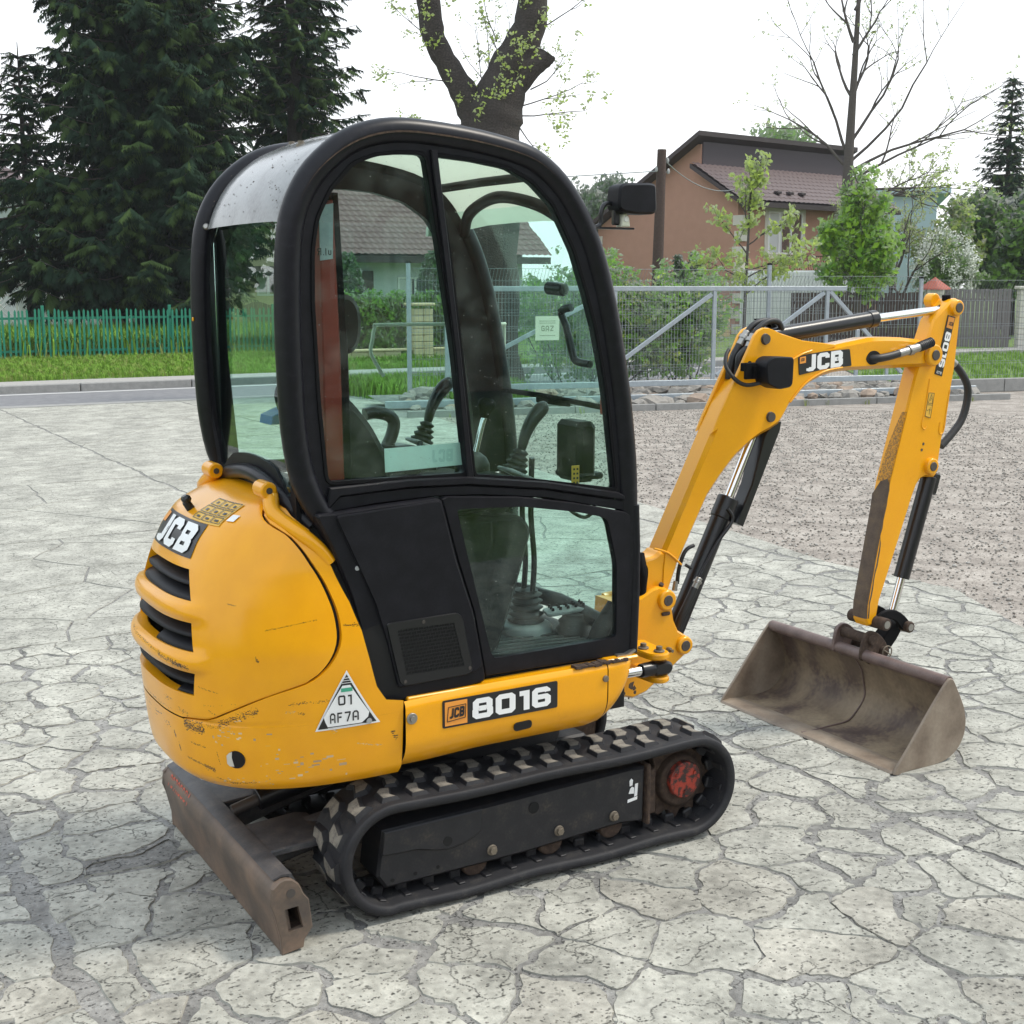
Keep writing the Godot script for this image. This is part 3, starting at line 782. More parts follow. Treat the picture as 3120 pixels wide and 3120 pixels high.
	cf.box(Vector3(-0.05, 0.26, 0), Vector3(0.72, 0.14, 0.44), 0.02)
	cf.box(Vector3(0.0, 0.235, 0), Vector3(0.22, 0.09, 0.72), 0.01)
	cf.box(Vector3(-0.33, 0.235, 0), Vector3(0.12, 0.09, 0.72), 0.01)
	cf.cyl(Vector3(0, 0.30, 0), Vector3(0, 0.42, 0), 0.27, 0.27, 32, 0.01)
	obj("undercarriage_frame", cf, M.chassis, ex)

func exc_blade(ex: Node3D) -> void:
	var prof := V2([-0.900, 0.004, -0.904, 0.05, -0.919, 0.12, -0.927, 0.155, -0.926, 0.185, -0.912, 0.205, -0.890, 0.213, -0.868, 0.210, -0.858, 0.192, -0.868, 0.17, -0.880, 0.15, -0.872, 0.10, -0.862, 0.04, -0.878, 0.010])
	var mb := MB.new(); mb.prism(prof, -0.512, 0.500, 0.003)
	var bl := obj("dozer_blade", mb, M.blade_steel, ex)
	var tp := MB.new()
	tp.prism(V2([-0.908, 0.2085, -0.889, 0.2165, -0.866, 0.2130, -0.854, 0.193, -0.845, 0.193, -0.858, 0.2195, -0.889, 0.2235, -0.913, 0.213]), -0.515, 0.49, 0.0)
	obj("top_edge", tp, M.blade_top, bl)
	var plate := V2([-0.928, 0.174, -0.924, 0.197, -0.902, 0.215, -0.884, 0.219, -0.866, 0.214, -0.846, 0.196, -0.833, 0.165, -0.819, 0.147, -0.810, 0.062, -0.834, 0.031, -0.838, 0.009, -0.880, 0.003, -0.901, 0.000, -0.903, 0.049, -0.919, 0.120, -0.930, 0.152])
	for s in [1, -1]:
		var pm := MB.new()
		pm.prism(plate, 0.498 if s > 0 else -0.526, 0.516 if s > 0 else -0.508, 0.003, [V2([-0.890, 0.132, -0.851, 0.134, -0.838, 0.069, -0.880, 0.062])])
		obj("end_plate", pm, M.blade_steel, bl)
		var pin := MB.new(); pin.cyl(Vector3(-0.871, 0.176, 0.5 * s), Vector3(-0.871, 0.176, 0.5175 * s), 0.013, 0.013, 14)
		obj("pin_hole", pin, M.pin, bl)
	var ch := MB.new()   # hollow channel behind the mouldboard, open at the ends
	for w in [[[-0.893, 0.128], [-0.888, 0.060]], [[-0.845, 0.136], [-0.832, 0.067]]]:
		ch.prism(V2([w[0][0] - 0.004, w[0][1], w[0][0] + 0.004, w[0][1], w[1][0] + 0.004, w[1][1], w[1][0] - 0.004, w[1][1]]), -0.5, 0.499)
	ch.prism(V2([-0.892, 0.134, -0.847, 0.137, -0.847, 0.145, -0.892, 0.142]), -0.5, 0.499)
	ch.prism(V2([-0.888, 0.060, -0.832, 0.066, -0.832, 0.058, -0.888, 0.052]), -0.5, 0.499)
	obj("channel", ch, M.rusty_dark, bl)
	for s in [1, -1]:
		var ar := MB.new()
		ar.prism(V2([-0.845, 0.20, -0.80, 0.205, -0.62, 0.235, -0.40, 0.27, -0.36, 0.25, -0.40, 0.19, -0.62, 0.14, -0.80, 0.10, -0.845, 0.11]), -0.02, 0.02, 0.006, [], Transform3D(Basis(Vector3.UP, -0.05 * s), Vector3(0.0, 0, 0.20 * s)))
		obj("push_arm", ar, M.blade_top, bl)
		var gus := MB.new()
		gus.prism(V2([-0.86, 0.215, -0.70, 0.225, -0.66, 0.215, -0.70, 0.200, -0.86, 0.195]), -0.11, 0.11, 0.004, [], Transform3D(Basis(), Vector3(0, 0, 0.21 * s)))
		obj("gusset", gus, M.blade_top, bl)
	var cy := MB.new(); cy.cyl(Vector3(-0.78, 0.245, 0.0), Vector3(-0.45, 0.315, 0), 0.036, 0.036, 16, 0.004)
	var c := obj("blade_cylinder", cy, M.black_paint, ex)
	var rd := MB.new(); rd.cyl(Vector3(-0.86, 0.225, 0.0), Vector3(-0.77, 0.247, 0), 0.018)
	obj("rod", rd, M.pin, c)
	var hs := MB.new()
	hs.tube(smooth3(V3([-0.70, 0.30, 0.05, -0.58, 0.31, 0.07, -0.46, 0.345, 0.05, -0.35, 0.36, 0.06])), 0.011, 8)
	hs.tube(smooth3(V3([-0.72, 0.28, -0.05, -0.58, 0.30, -0.07, -0.46, 0.34, -0.05, -0.35, 0.36, -0.06])), 0.011, 8)
	obj("hydraulic_hose", hs, M.hose, c)
	var wr := MB.new()   # red handwriting on the blade's top face
	var put := func(s: Vector2) -> Array:
		var p := Vector3(-0.928, 0.166, -0.455 + s.x).lerp(Vector3(-0.9135, 0.2055, -0.455 + s.x), s.y / 0.035)
		return [p + Vector3(-0.002, 0.0015, 0), Vector3(-0.95, 0.3, 0).normalized()]
	write(wr, "PS7A6604", put, 0.036, 0.13, 0.8, 0.18, 0.15)
	obj("handwriting", wr, M.ink_red, bl)

func exc_body(ex: Node3D) -> void:
	var BP: Material = M.body_paint
	var thm := func(y: float) -> float: return look_s(SEAM_Y, SEAM_T, y)
	var edge := func(y: float) -> float: return look(EDGE_Y, EDGE_T, y)
	# lower tail: counterweight all round, and the side strips up to the cab
	var low := MB.new()
	var t90 := func(_y: float) -> float: return 90.0
	var m90 := func(_y: float) -> float: return -90.0
	low.add(body_patch([0.418, 0.421, 0.426, 0.432, 0.440, 0.45, 0.46, 0.475, 0.49, 0.515, 0.54, 0.565, 0.59, 0.6125], m90, t90, 80, 0.0))
	low.add(body_patch([0.6125, 0.6128, 0.613], m90, t90, 80, -0.006))
	var ys := steps(0.6125, 0.70, 8) + steps(0.71, 0.80, 9) + steps(0.815, 1.214, 24)
	var a1 := func(y: float) -> float: return thm.call(maxf(y, 0.617)) + 1.25
	var e1 := func(y: float) -> float: return edge.call(y)
	low.add(body_patch(ys, a1, e1, 14, 0.0))
	low.add(body_patch(ys, func(y): return -e1.call(y), func(y): return -a1.call(y), 14, 0.0))
	for s in [1.0, -1.0]:   # lips along the seam
		var rows := [PackedVector3Array(), PackedVector3Array()]
		for y in ys:
			var th: float = a1.call(y) * s
			rows[0].append(body(th, y, 0.0)); rows[1].append(body(th - s * 0.2, y, -0.014))
		if s > 0: rows.reverse()
		low.grid(rows)
	var under := PackedVector2Array()
	for i in 61:
		var p := body(-90.0 + 3.0 * i, 0.419)
		under.append(Vector2(p.x, -p.z))
	low.cap(MB.ccw(under), [], 0.419, Transform3D(Basis(Vector3(1, 0, 0), Vector3(0, 0, -1), Vector3(0, 1, 0)), Vector3.ZERO), false)
	var cw := obj("counterweight", low, BP, ex)
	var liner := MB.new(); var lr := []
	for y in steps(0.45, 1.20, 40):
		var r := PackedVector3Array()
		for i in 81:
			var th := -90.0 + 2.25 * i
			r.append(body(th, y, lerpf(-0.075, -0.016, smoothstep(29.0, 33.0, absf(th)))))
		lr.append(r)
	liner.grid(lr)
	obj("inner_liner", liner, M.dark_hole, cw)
	# the tie-down hole low on the flank, with its moulded hollow
	var hc := body(43.3, 0.518, 0.0); var hn := body_n(43.3, 0.518)
	var ring := MB.new()
	ring.cyl(hc - hn * 0.05, hc + hn * 0.0025, 0.026, 0.026, 22)
	obj("tie_down_hole", ring, M.dark_hole, cw)
	var inn := MB.new()
	var hx := hn.cross(Vector3.UP).normalized(); var hy := hx.cross(hn)
	inn.prism(V2([-0.0255, -0.012, -0.0255, 0.012, -0.018, 0.020, -0.009, 0.024, -0.011, 0.006, -0.006, -0.020, -0.018, -0.02]), 0.0, 0.0015, 0.0, [], Transform3D(Basis(-hx, hy, hn) if Basis(-hx, hy, hn).determinant() > 0 else Basis(hx, hy, hn), hc + hn * 0.003))
	obj("hole_rim", inn, M.quoin, cw)
	# engine hood
	var hy_ := steps(0.6172, 0.69, 7) + [0.712, 0.734] + steps(0.755, 0.815, 6) + [0.835, 0.855, 0.875] + steps(0.893, 0.95, 6) + [0.97, 0.99, 1.01] + steps(1.03, 1.10, 6) + steps(1.112, 1.234, 14)
	var cols := []
	for i in 15: cols.append(-1.0 + 0.5 * i / 15.0)
	for i in 21: cols.append(-0.5 + i / 20.0)
	for i in 15: cols.append(0.5 + 0.5 * (i + 1) / 15.0)
	var rows := []; var uvs := []
	for y in hy_:
		var te := look(MOUTH_Y, MOUTH_T, y); var tm: float = thm.call(y)
		te = minf(te, tm - 2.0)
		var r := PackedVector3Array(); var u := PackedVector2Array()
		for c in cols:
			var th: float = c * 2.0 * te if absf(c) <= 0.5 else signf(c) * lerpf(te, tm, (absf(c) - 0.5) * 2.0)
			var off := 0.0
			for rb in [[0.755, 0.815], [0.893, 0.950]]:
				if y > rb[0] - 0.001 and y < rb[1] + 0.001:
					var k: float = sin(PI * clampf((y - rb[0]) / (rb[1] - rb[0]), 0, 1))
					off += 0.020 * sqrt(maxf(k, 0)) * (1.0 - smoothstep(te, te + 9.0, absf(th)))
			if absf(c) == 1.0: off = -0.002
			r.append(body(th, y, off)); u.append(Vector2((th + 90.0) / 180.0, 1.0 - (y - 0.4) / 0.85))
		rows.append(r); uvs.append(u)
	var skip := func(i: int, j: int) -> bool:
		if absf(cols[i] + cols[i + 1]) * 0.5 >= 0.5: return false
		var y: float = (hy_[j] + hy_[j + 1]) * 0.5
		for s in SLOTS:
			if y > s[0] and y < s[1]: return true
		return false
	var hm := MB.new(); hm.grid(rows, skip, false, uvs)
	for s in [1.0, -1.0]:   # rolled edge
		var er := [PackedVector3Array(), PackedVector3Array()]
		for y in hy_:
			er[0].append(body(thm.call(y) * s, y, -0.002)); er[1].append(body((thm.call(y) - 0.3) * s, y, -0.016))
		if s < 0: er.reverse()
		hm.grid(er)
	for s in SLOTS:          # the openings' returns
		for k in 2:
			var y: float = s[k]
			var te := look(MOUTH_Y, MOUTH_T, y)
			var er := [PackedVector3Array(), PackedVector3Array()]
			for i in 21:
				var th := lerpf(-te, te, i / 20.0)
				er[0].append(body(th, y, 0.0)); er[1].append(body(th, y, -0.03))
			if k == 0: er.reverse()
			hm.grid(er)
		for sd in [1.0, -1.0]:
			var er := [PackedVector3Array(), PackedVector3Array()]
			for i in 7:
				var y: float = lerpf(s[0], s[1], i / 6.0)
				var te = look(MOUTH_Y, MOUTH_T, y) * sd
				er[0].append(body(te, y, 0.0)); er[1].append(body(te, y, -0.03))
			if sd > 0: er.reverse()
			hm.grid(er)
	var hood := obj("engine_hood", hm, BP, ex)
	# louvres: the lower ones of the second and third opening are broken, as in the photograph
	var sl := 0
	for s in [[1.028, 0.992, -1.0, 1.0], [0.994, 0.951, -1.0, 1.0], [0.892, 0.856, -1.0, 1.0], [0.858, 0.816, 0.12, 1.0], [0.754, 0.722, -1.0, 1.0], [0.712, 0.692, 0.62, 1.0]]:
		var lm := MB.new(); var r2 := []
		for e in [[0.0, -0.046], [0.35, -0.030], [0.75, -0.012], [1.0, -0.004], [1.08, -0.012], [1.0, -0.022]]:
			var row := PackedVector3Array()
			for i in 17:
				var y: float = lerpf(s[0], s[1], e[0])
				var te := look(MOUTH_Y, MOUTH_T, clampf(y, 0.69, 1.03)) - 0.25
				var c: float = lerpf(s[2], s[3], i / 16.0)
				row.append(body(te * c, y, e[1]))
			r2.append(row)
		r2.reverse()
		lm.grid(r2)
		obj("grille_slat", lm, M.black_plastic, hood)
		sl += 1
	var bk := MB.new(); bk.tube(V3([-1.0, 0.70, 0.19, -0.985, 0.735, 0.16, -0.99, 0.745, 0.02]), 0.008, 8)
	obj("broken_bracket", bk, M.steel, hood)
	# maker's plate, warning sticker, catch and hinges
	var bput := func(t0: float, t1: float, y0: float, y1: float, off: float) -> Callable:
		return func(s: Vector2) -> Array:
			var th := lerpf(t0, t1, s.x); var y := lerpf(y0, y1, s.y)
			return [body(th, y, off), body_n(th, y)]
	var patch := func(t0: float, t1: float, y0: float, y1: float, off: float, k := 10) -> MB:
		return body_patch(steps(y0, y1, k), func(_y): return t0, func(_y): return t1, k, off)
	var dl := obj("decal", patch.call(-16.0, 16.2, 1.056, 1.145, 0.0022, 14), M.ink_black, hood)
	var let := MB.new()
	var z_th := func(z: float, y: float) -> float: return signf(z) * rad_to_deg(asin(clampf(pow(absf(z) / (0.47 * scale_at(y, SB)), 1.4), 0, 1)))
	var jput := func(q: Vector2) -> Array: return [body(z_th.call(-0.138 + q.x * 0.190, 1.0635 + q.y * 0.074), 1.0635 + q.y * 0.074, 0.0060), body_n(z_th.call(-0.138 + q.x * 0.190, 1.0635 + q.y * 0.074), 1.0635 + q.y * 0.074)]
	write(let, "JCB", jput, 1.0, 0.25, 0.66, 0.06, 0.02)
	obj("lettering", let, M.ink_white, dl)
	obj("orange_square", patch.call(-15.2, -10.4, 1.112, 1.138, 0.0040, 3), M.ink_orange, dl)
	var st := obj("warning_sticker", patch.call(3.0, 23.5, 1.146, 1.197, 0.0022, 8), M.ink_yellow, hood)
	var sk := MB.new()
	for i in 3:
		for j in 3:
			var t0 := 3.6 + i * 6.6; var y0 := 1.150 + j * 0.016
			for e in [[t0, t0 + 0.35, y0, y0 + 0.014], [t0 + 5.7, t0 + 6.05, y0, y0 + 0.014], [t0, t0 + 6.05, y0, y0 + 0.0012], [t0, t0 + 6.05, y0 + 0.0128, y0 + 0.014]]:
				sk.add(patch.call(e[0], e[1], e[2], e[3], 0.0042, 2))
			sk.add(patch.call(t0 + 1.6 + j * 0.4, t0 + 3.6 + i * 0.3, y0 + 0.004, y0 + 0.0085, 0.0042, 2))
	obj("pictograms", sk, M.ink_black, st)
	obj("torn_paper", patch.call(25.0, 29.5, 1.160, 1.174, 0.003, 3), M.ink_white, hood)
	var kn := MB.new(); var kp := body(-1.0, 1.163, 0.0); var kd := body_n(-1.0, 1.163)
	kn.cyl(kp - kd * 0.004, kp + kd * 0.026, 0.013, 0.012, 14, 0.002)
	kn.box(kp + kd * 0.030 + Vector3(0.004, 0.003, 0), Vector3(0.026, 0.024, 0.030), 0.007, Basis(Vector3(0, 0, 1), 0.5))
	obj("catch_knob", kn, M.black_paint, hood)
	for z in [-0.215, 0.245]:
		var hg := MB.new()
		var pin := Vector3(-0.812, 1.245, z)
		hg.cyl(pin - Vector3(0, 0, 0.038), pin + Vector3(0, 0, 0.038), 0.024, 0.024, 20, 0.005)
		var sg := signf(z)
		var arm := PackedVector3Array([pin + Vector3(0, 0, sg * 0.012), pin + Vector3(0.010, -0.020, sg * 0.020)])
		for k in 4:
			var y := 1.185 - k * 0.042
			arm.append(body(sg * (thm.call(y) + 7.0), y, 0.001 - 0.004 * k))
		var rad := []
		var arm_s := smooth3(arm, 3)
		for k in arm_s.size(): rad.append(lerpf(0.025, 0.017, float(k) / arm_s.size()))
		hg.tube(arm_s, rad, 12)
		var h := obj("hinge", hg, M.yellow, hood)
		var pn := MB.new(); pn.cyl(pin + Vector3(0, 0, 0.0385), pin + Vector3(0, 0, 0.0405), 0.009, 0.009, 14)
		obj("hinge_pin", pn, M.pin, h)
	# triangular plate on the flank
	var tri := MB.new(); var tin := MB.new(); var twh := MB.new()
	var A := Vector2(79.7, 0.760); var B := Vector2(70.9, 0.592); var C := Vector2(86.9, 0.594)
	var gc := (A + B + C) / 3.0
	var fan := func(mb: MB, a: Vector2, b: Vector2, c: Vector2, k: float, off: float) -> void:
		var pa := gc + (a - gc) * k; var pb := gc + (b - gc) * k; var pc := gc + (c - gc) * k
		var rr := []
		for j in 9:
			var row := PackedVector3Array()
			var l := pb.lerp(pa, j / 8.0); var r := pc.lerp(pa, j / 8.0)
			for i in 9: 
				var q := l.lerp(r, i / 8.0)
				row.append(body(q.x, q.y, off))
			rr.append(row)
		mb.grid(rr)
	fan.call(tri, A, B, C, 1.0, 0.0022); fan.call(tin, A, B, C, 0.90, 0.0040)
	var tp := obj("triangle_plate", tri, M.ink_white, cw)
	obj("black_field", tin, M.ink_black, tp)
	var hexa := [Vector2(79.55, 0.718), Vector2(78.5, 0.718), Vector2(73.3, 0.630), Vector2(74.4, 0.603), Vector2(83.0, 0.603), Vector2(85.0, 0.624), Vector2(80.4, 0.718)]
	var hrow := []
	for j in 9:
		var y := lerpf(0.603, 0.718, j / 8.0)
		var l := maxf(lerpf(73.3, 78.5, (y - 0.630) / 0.088), lerpf(74.4, 73.3, (y - 0.603) / 0.027)); var r := minf(lerpf(85.0, 80.4, (y - 0.624) / 0.094), lerpf(83.0, 85.0, (y - 0.603) / 0.021))
		var row := PackedVector3Array()
		for i in 9: row.append(body(lerpf(l, r, i / 8.0), y, 0.0056))
		hrow.append(row)
	twh.grid(hrow)
	obj("white_field", twh, M.ink_white, tp)
	var num := MB.new()
	var sc := 16.0 / 0.187   # degrees of th per metre of flank
	var tput := func(t0: float, y0: float) -> Callable:
		return func(s: Vector2) -> Array: return [body(t0 + s.x * 85.0, y0 + s.y, 0.0072), body_n(t0 + s.x * 85.0, y0 + s.y)]
	write(num, "01", tput.call(77.2, 0.661), 0.031, 0.15, 0.95, 0.18)
	write(num, "AF7A", tput.call(75.0, 0.613), 0.0305, 0.15, 0.84, 0.15)
	obj("lettering", num, M.ink_black, tp)
	obj("green_label", patch.call(78.1, 80.9, 0.700, 0.711, 0.0072, 3), M.ink_green, tp)
	for e in [[78.7, 80.6, 0.738, 0.740], [78.6, 80.9, 0.731, 0.7325], [78.4, 81.2, 0.724, 0.7255], [74.5, 83.5, 0.5992, 0.6004]]:
		obj("small_print", patch.call(e[0], e[1], e[2], e[3], 0.0060, 2), M.ink_white, tp)
	var rd := MB.new(); var rc := body(84.6, 0.604, 0.0058); var rn := body_n(84.6, 0.604)
	rd.cyl(rc, rc + rn * 0.0008, 0.0085, 0.0085, 16)
	obj("round_seal", rd, M.console_grey, tp)
	# side skirt with rounded lower edge, front corner turned to the front
	for s in [1, -1]:
		var sk2 := MB.new()
		var f_sk := func(x: float, t: float) -> Vector3:
			var ytop := lerpf(0.640, 0.6505, clampf((x + 0.49) / 0.25, 0, 1)) + (0.006 * smoothstep(0.2, 0.32, x))
			var ybot := 0.436 + 0.008 * smoothstep(-0.45, -0.2, x) + 0.17 * pow(clampf((x - 0.15) / 0.178, 0, 1), 2.2)
			var y := lerpf(ybot, ytop, t)
			var k := clampf(1.0 - (y - ybot) / 0.11, 0, 1)
			var z := 0.4695 - 0.055 * k * k * k
			z -= 0.05 * pow(clampf((x - 0.23) / 0.098, 0, 1), 3.0)
			z -= 0.010 * pow(clampf(1.0 - (ytop - y) / 0.02, 0, 1), 2.0)
			return Vector3(x, y, z * s)
		var rr := []
		for j in 19:
			var row := PackedVector3Array()
			var xs := steps(-0.4965, 0.196, 14)
			for x in xs: row.append(f_sk.call(x, j / 18.0))
			rr.append(row)
		if s < 0:
			for row in rr: row.reverse()
		sk2.grid(rr)
		sk2.box(Vector3(-0.144, 0.643, 0.435 * s), Vector3(0.68, 0.012, 0.05), 0.003)
		var skirt := obj("side_skirt", sk2, M.paint, ex)
		var fc := MB.new(); rr = []
		for j in 19:
			var row := PackedVector3Array()
			for x in steps(0.2, 0.328, 12): row.append(f_sk.call(x, j / 18.0))
			var last: Vector3 = row[-1]
			for k in 5: row.append(Vector3(last.x - 0.004 * k * k * 0.4, last.y, last.z - s * (0.012 + 0.03 * k)))
			rr.append(row)
		if s < 0:
			for row in rr: row.reverse()
		fc.grid(rr)
		fc.box(Vector3(0.262, 0.652, 0.42 * s), Vector3(0.12, 0.012, 0.08), 0.004)
		var fcn := obj("front_corner", fc, M.paint, ex)
		if s > 0:
			var ch := MB.new()
			for e in [[0.300, 0.560, 0.013], [0.310, 0.548, 0.009], [0.262, 0.545, 0.005], [0.314, 0.535, 0.007], [0.29, 0.52, 0.004]]:
				var pl := PackedVector2Array()
				for k in 9: pl.append(Vector2(e[0], e[1]) + Vector2(cos(TAU * k / 9), sin(TAU * k / 9) * 1.3) * e[2] * rng.randf_range(0.5, 1.1))
				for i in pl.size():
					var p0: Vector3 = f_sk.call(pl[i].x, clampf((pl[i].y - 0.52) / 0.13, 0, 1))
				ch.cap(MB.ccw(pl), [], 0.4525 if e[0] > 0.28 else 0.4675, Transform3D(), true)
			obj("rust_chip", ch, M.rusty_dark, fcn)
			var bo := MB.new()
			bo.cyl(Vector3(-0.478, 0.590, 0.466), Vector3(-0.478, 0.590, 0.475), 0.0165, 0.0165, 16, 0.001); bo.cyl(Vector3(-0.478, 0.590, 0.474), Vector3(-0.478, 0.590, 0.482), 0.010, 0.009, 6)
			obj("bolt", bo, M.steel, skirt)
			bo = MB.new(); bo.cyl(Vector3(0.188, 0.604, 0.466), Vector3(0.188, 0.604, 0.476), 0.011, 0.010, 12, 0.001)
			obj("bolt", bo, M.bolt_steel, skirt)
			var slot := MB.new()
			slot.prism(round_poly(V2([-0.140, 0.490, -0.078, 0.493, -0.078, 0.518, -0.140, 0.516]), 0.012), 0.4670, 0.4705)
			obj("slot", slot, M.dark_hole, skirt)
			# model plate
			var pl := MB.new(); pl.prism(round_poly(V2([-0.380, 0.542, 0.0115, 0.542, 0.0115, 0.625, -0.380, 0.625]), 0.006, 3), 0.4685, 0.4718)
			var dp := obj("decal", pl, M.ink_black, skirt)
			var og := MB.new(); og.prism(V2([-0.373, 0.548, -0.300, 0.548, -0.300, 0.619, -0.373, 0.619]), 0.4715, 0.4732)
			obj("orange_square", og, M.ink_orange, dp)
			var lt := MB.new()
			write(lt, "8016", plane_put(Vector3(-0.283, 0.5535, 0.4735), Vector3.RIGHT, Vector3.UP), 0.061, 0.25, 1.34, 0.15, 0.0)
			obj("lettering", lt, M.ink_white, dp)
			lt = MB.new()
			write(lt, "JCB", plane_put(Vector3(-0.3605, 0.569, 0.4748), Vector3(1, 0.05, 0).normalized(), Vector3(0.08, 1, 0).normalized()), 0.030, 0.26, 0.72, 0.06, 0.0)
			for e in [[[-0.3665, 0.561], [-0.307, 0.566]], [[-0.307, 0.566], [-0.305, 0.606]], [[-0.305, 0.606], [-0.362, 0.604]], [[-0.362, 0.604], [-0.3665, 0.561]]]:
				var a := Vector2(e[0][0], e[0][1]); var b := Vector2(e[1][0], e[1][1]); var w := (b - a).normalized().orthogonal() * 0.001
				lt.prism(PackedVector2Array([a - w, b - w, b + w, a + w]), 0.4740, 0.4747)
			obj("badge", lt, M.ink_black, dp)
	# deck under the cab and the dark gap along its foot
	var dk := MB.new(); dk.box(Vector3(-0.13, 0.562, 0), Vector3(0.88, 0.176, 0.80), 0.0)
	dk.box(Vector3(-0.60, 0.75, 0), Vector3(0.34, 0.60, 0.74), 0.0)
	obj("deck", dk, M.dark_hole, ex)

func exc_cab(ex: Node3D) -> void:
	var hp := smooth2(V2(HOOP), 3, false)
	# cab frame: two tubular side hoops
	for s in [1, -1]:
		var zc: float = 0.394 if s > 0 else -0.330
		var mb := MB.new()
		mb.tube(at_z(hp, zc), 0.0355, 16)
		var hoop := obj("cab_hoop", mb, M.black_tube, ex)
		if s > 0:   # worn primer line along the roof bend
			var wl := MB.new(); var pth := PackedVector3Array()
			for i in hp.size():
				if i >= 26 and i <= 52: pth.append(Vector3(hp[i].x, hp[i].y, zc) + Vector3(0, -0.0045, 0.0345).lerp(Vector3(-0.004, 0.003, 0.0348), clampf((34.0 - i) / 8.0, 0, 1)))
			var rr := []
			for j in 2:
				var row := PackedVector3Array()
				for i in pth.size(): row.append(pth[i] + Vector3(0, (0.0028 if j else -0.0028) * sin(PI * i / (pth.size() - 1)), 0.0014))
				rr.append(row)
			wl.grid(rr)
			obj("rubbed_paint", wl, M.rusty_dark, hoop)
	# near side: upper door frame with the two sliding panes
	var rear_pane := round_poly(V2([-0.690, 1.276, -0.707, 1.49, -0.717, 1.758, -0.714, 1.89, -0.700, 1.972, -0.662, 2.047, -0.595, 2.118, -0.53, 2.142, -0.46, 2.151, -0.386, 2.152, -0.338, 1.86, -0.300, 1.615, -0.262, 1.270]), 0.02, 3)
	var front_pane := round_poly(V2([-0.352, 2.149, -0.24, 2.142, -0.125, 2.127, -0.045, 2.090, 0.025, 2.029, 0.098, 1.900, 0.142, 1.78, 0.175, 1.678, 0.205, 1.55, 0.224, 1.448, 0.259, 1.185, -0.10, 1.248, -0.235, 1.265, -0.272, 1.60, -0.306, 1.87]), 0.012, 3)
	for s in [1, -1]:
		var z0: float = 0.376 if s > 0 else -0.338
		var outer := PackedVector2Array()
		for i in hp.size():
			if hp[i].y > 1.14: outer.append(hp[i])
		outer.append(Vector2(0.16, 1.140)); outer.append(Vector2(-0.10, 1.195)); outer.append(Vector2(-0.367, 1.219)); outer.append(Vector2(-0.62, 1.200))
		var mb := MB.new()
		if s > 0: mb.prism(outer, z0, z0 + 0.032, 0.0, [rear_pane, front_pane])
		else:
			var far_pane := round_poly(V2([-0.690, 1.25, -0.717, 1.60, -0.717, 1.85, -0.690, 1.96, -0.60, 2.06, -0.50, 2.10, -0.32, 2.107, -0.21, 2.100, -0.10, 2.072, -0.02, 2.022, 0.035, 1.942, 0.075, 1.80, 0.118, 1.571, 0.150, 1.38, 0.167, 1.23]), 0.02, 3)
			mb.prism(outer, z0, z0 + 0.030, 0.0, [far_pane])
			var gl := MB.new(); gl.prism(MB.inset(MB.ccw(far_pane), -0.006), z0 + 0.012, z0 + 0.016)
			obj("window_glass", gl, M.glass, ex)
		var fr := obj("door_frame", mb, M.black_plastic, ex)
		if s > 0:
			var gl := MB.new(); gl.prism(MB.inset(MB.ccw(rear_pane), -0.006), 0.385, 0.389)
			obj("window_glass", gl, M.glass, fr)
			gl = MB.new(); gl.prism(MB.inset(MB.ccw(front_pane), -0.006), 0.393, 0.397)
			obj("window_glass", gl, M.glass, fr)
			# road dust and wiper smears on the panes
			for pp in [rear_pane, front_pane]:
				var df := MB.new(); df.cap(MB.inset(MB.ccw(pp), 0.002), [], 0.3992 if pp == front_pane else 0.3912, Transform3D(), true)
				obj("dust_film", df, dust_film(), fr)
			# rubber seals standing proud round the panes, and the centre bar
			for pp in [rear_pane, front_pane]:
				var sl := MB.new(); var p := MB.ccw(pp)
				sl.prism(MB.inset(p, -0.010), 0.405, 0.412, 0.002, [MB.inset(p, 0.001)])
				obj("window_seal", sl, M.black_matt, fr)
			var bar := MB.new()
			bar.prism(V2([-0.372, 2.165, -0.352, 2.165, -0.318, 1.90, -0.285, 1.63, -0.249, 1.30, -0.240, 1.235, -0.262, 1.235, -0.300, 1.61, -0.336, 1.88]), 0.404, 0.420, 0.003)
			obj("centre_bar", bar, M.black_plastic, fr)
			var belt := MB.new()
			belt.prism(V2([-0.70, 1.198, -0.690, 1.262, -0.45, 1.268, -0.26, 1.262, 0.0, 1.228, 0.262, 1.175, 0.285, 1.163, 0.288, 1.148, 0.0, 1.205, -0.26, 1.238, -0.45, 1.244, -0.66, 1.236]), 0.404, 0.424, 0.004)
			belt.prism(V2([-0.705, 1.193, -0.66, 1.236, -0.45, 1.243, -0.26, 1.236, 0.0, 1.203, 0.288, 1.146, 0.300, 1.112, 0.0, 1.178, -0.22, 1.204, -0.367, 1.212, -0.55, 1.206]), 0.404, 0.416, 0.003)
			obj("belt_moulding", belt, M.black_plastic, fr)
			# white sticker seen from behind through the pane
			var sk := MB.new(); sk.prism(V2([-0.508, 1.287, -0.262, 1.292, -0.262, 1.357, -0.510, 1.354]), 0.3825, 0.3838)
			var stk := obj("sticker", sk, mat("sticker_back", lin(0.66, 0.80, 0.76), 0.6), fr)
			var gh := MB.new(); write(gh, "BCJ", func(q: Vector2): return [Vector3(-0.295 - q.x * 1.0, 1.305 + q.y, 0.3842), Vector3(0, 0, 1)], 0.036, 0.26, 0.8, 0.06)
			obj("show_through", gh, mat("sticker_ghost", lin(0.52, 0.68, 0.65), 0.6), stk)
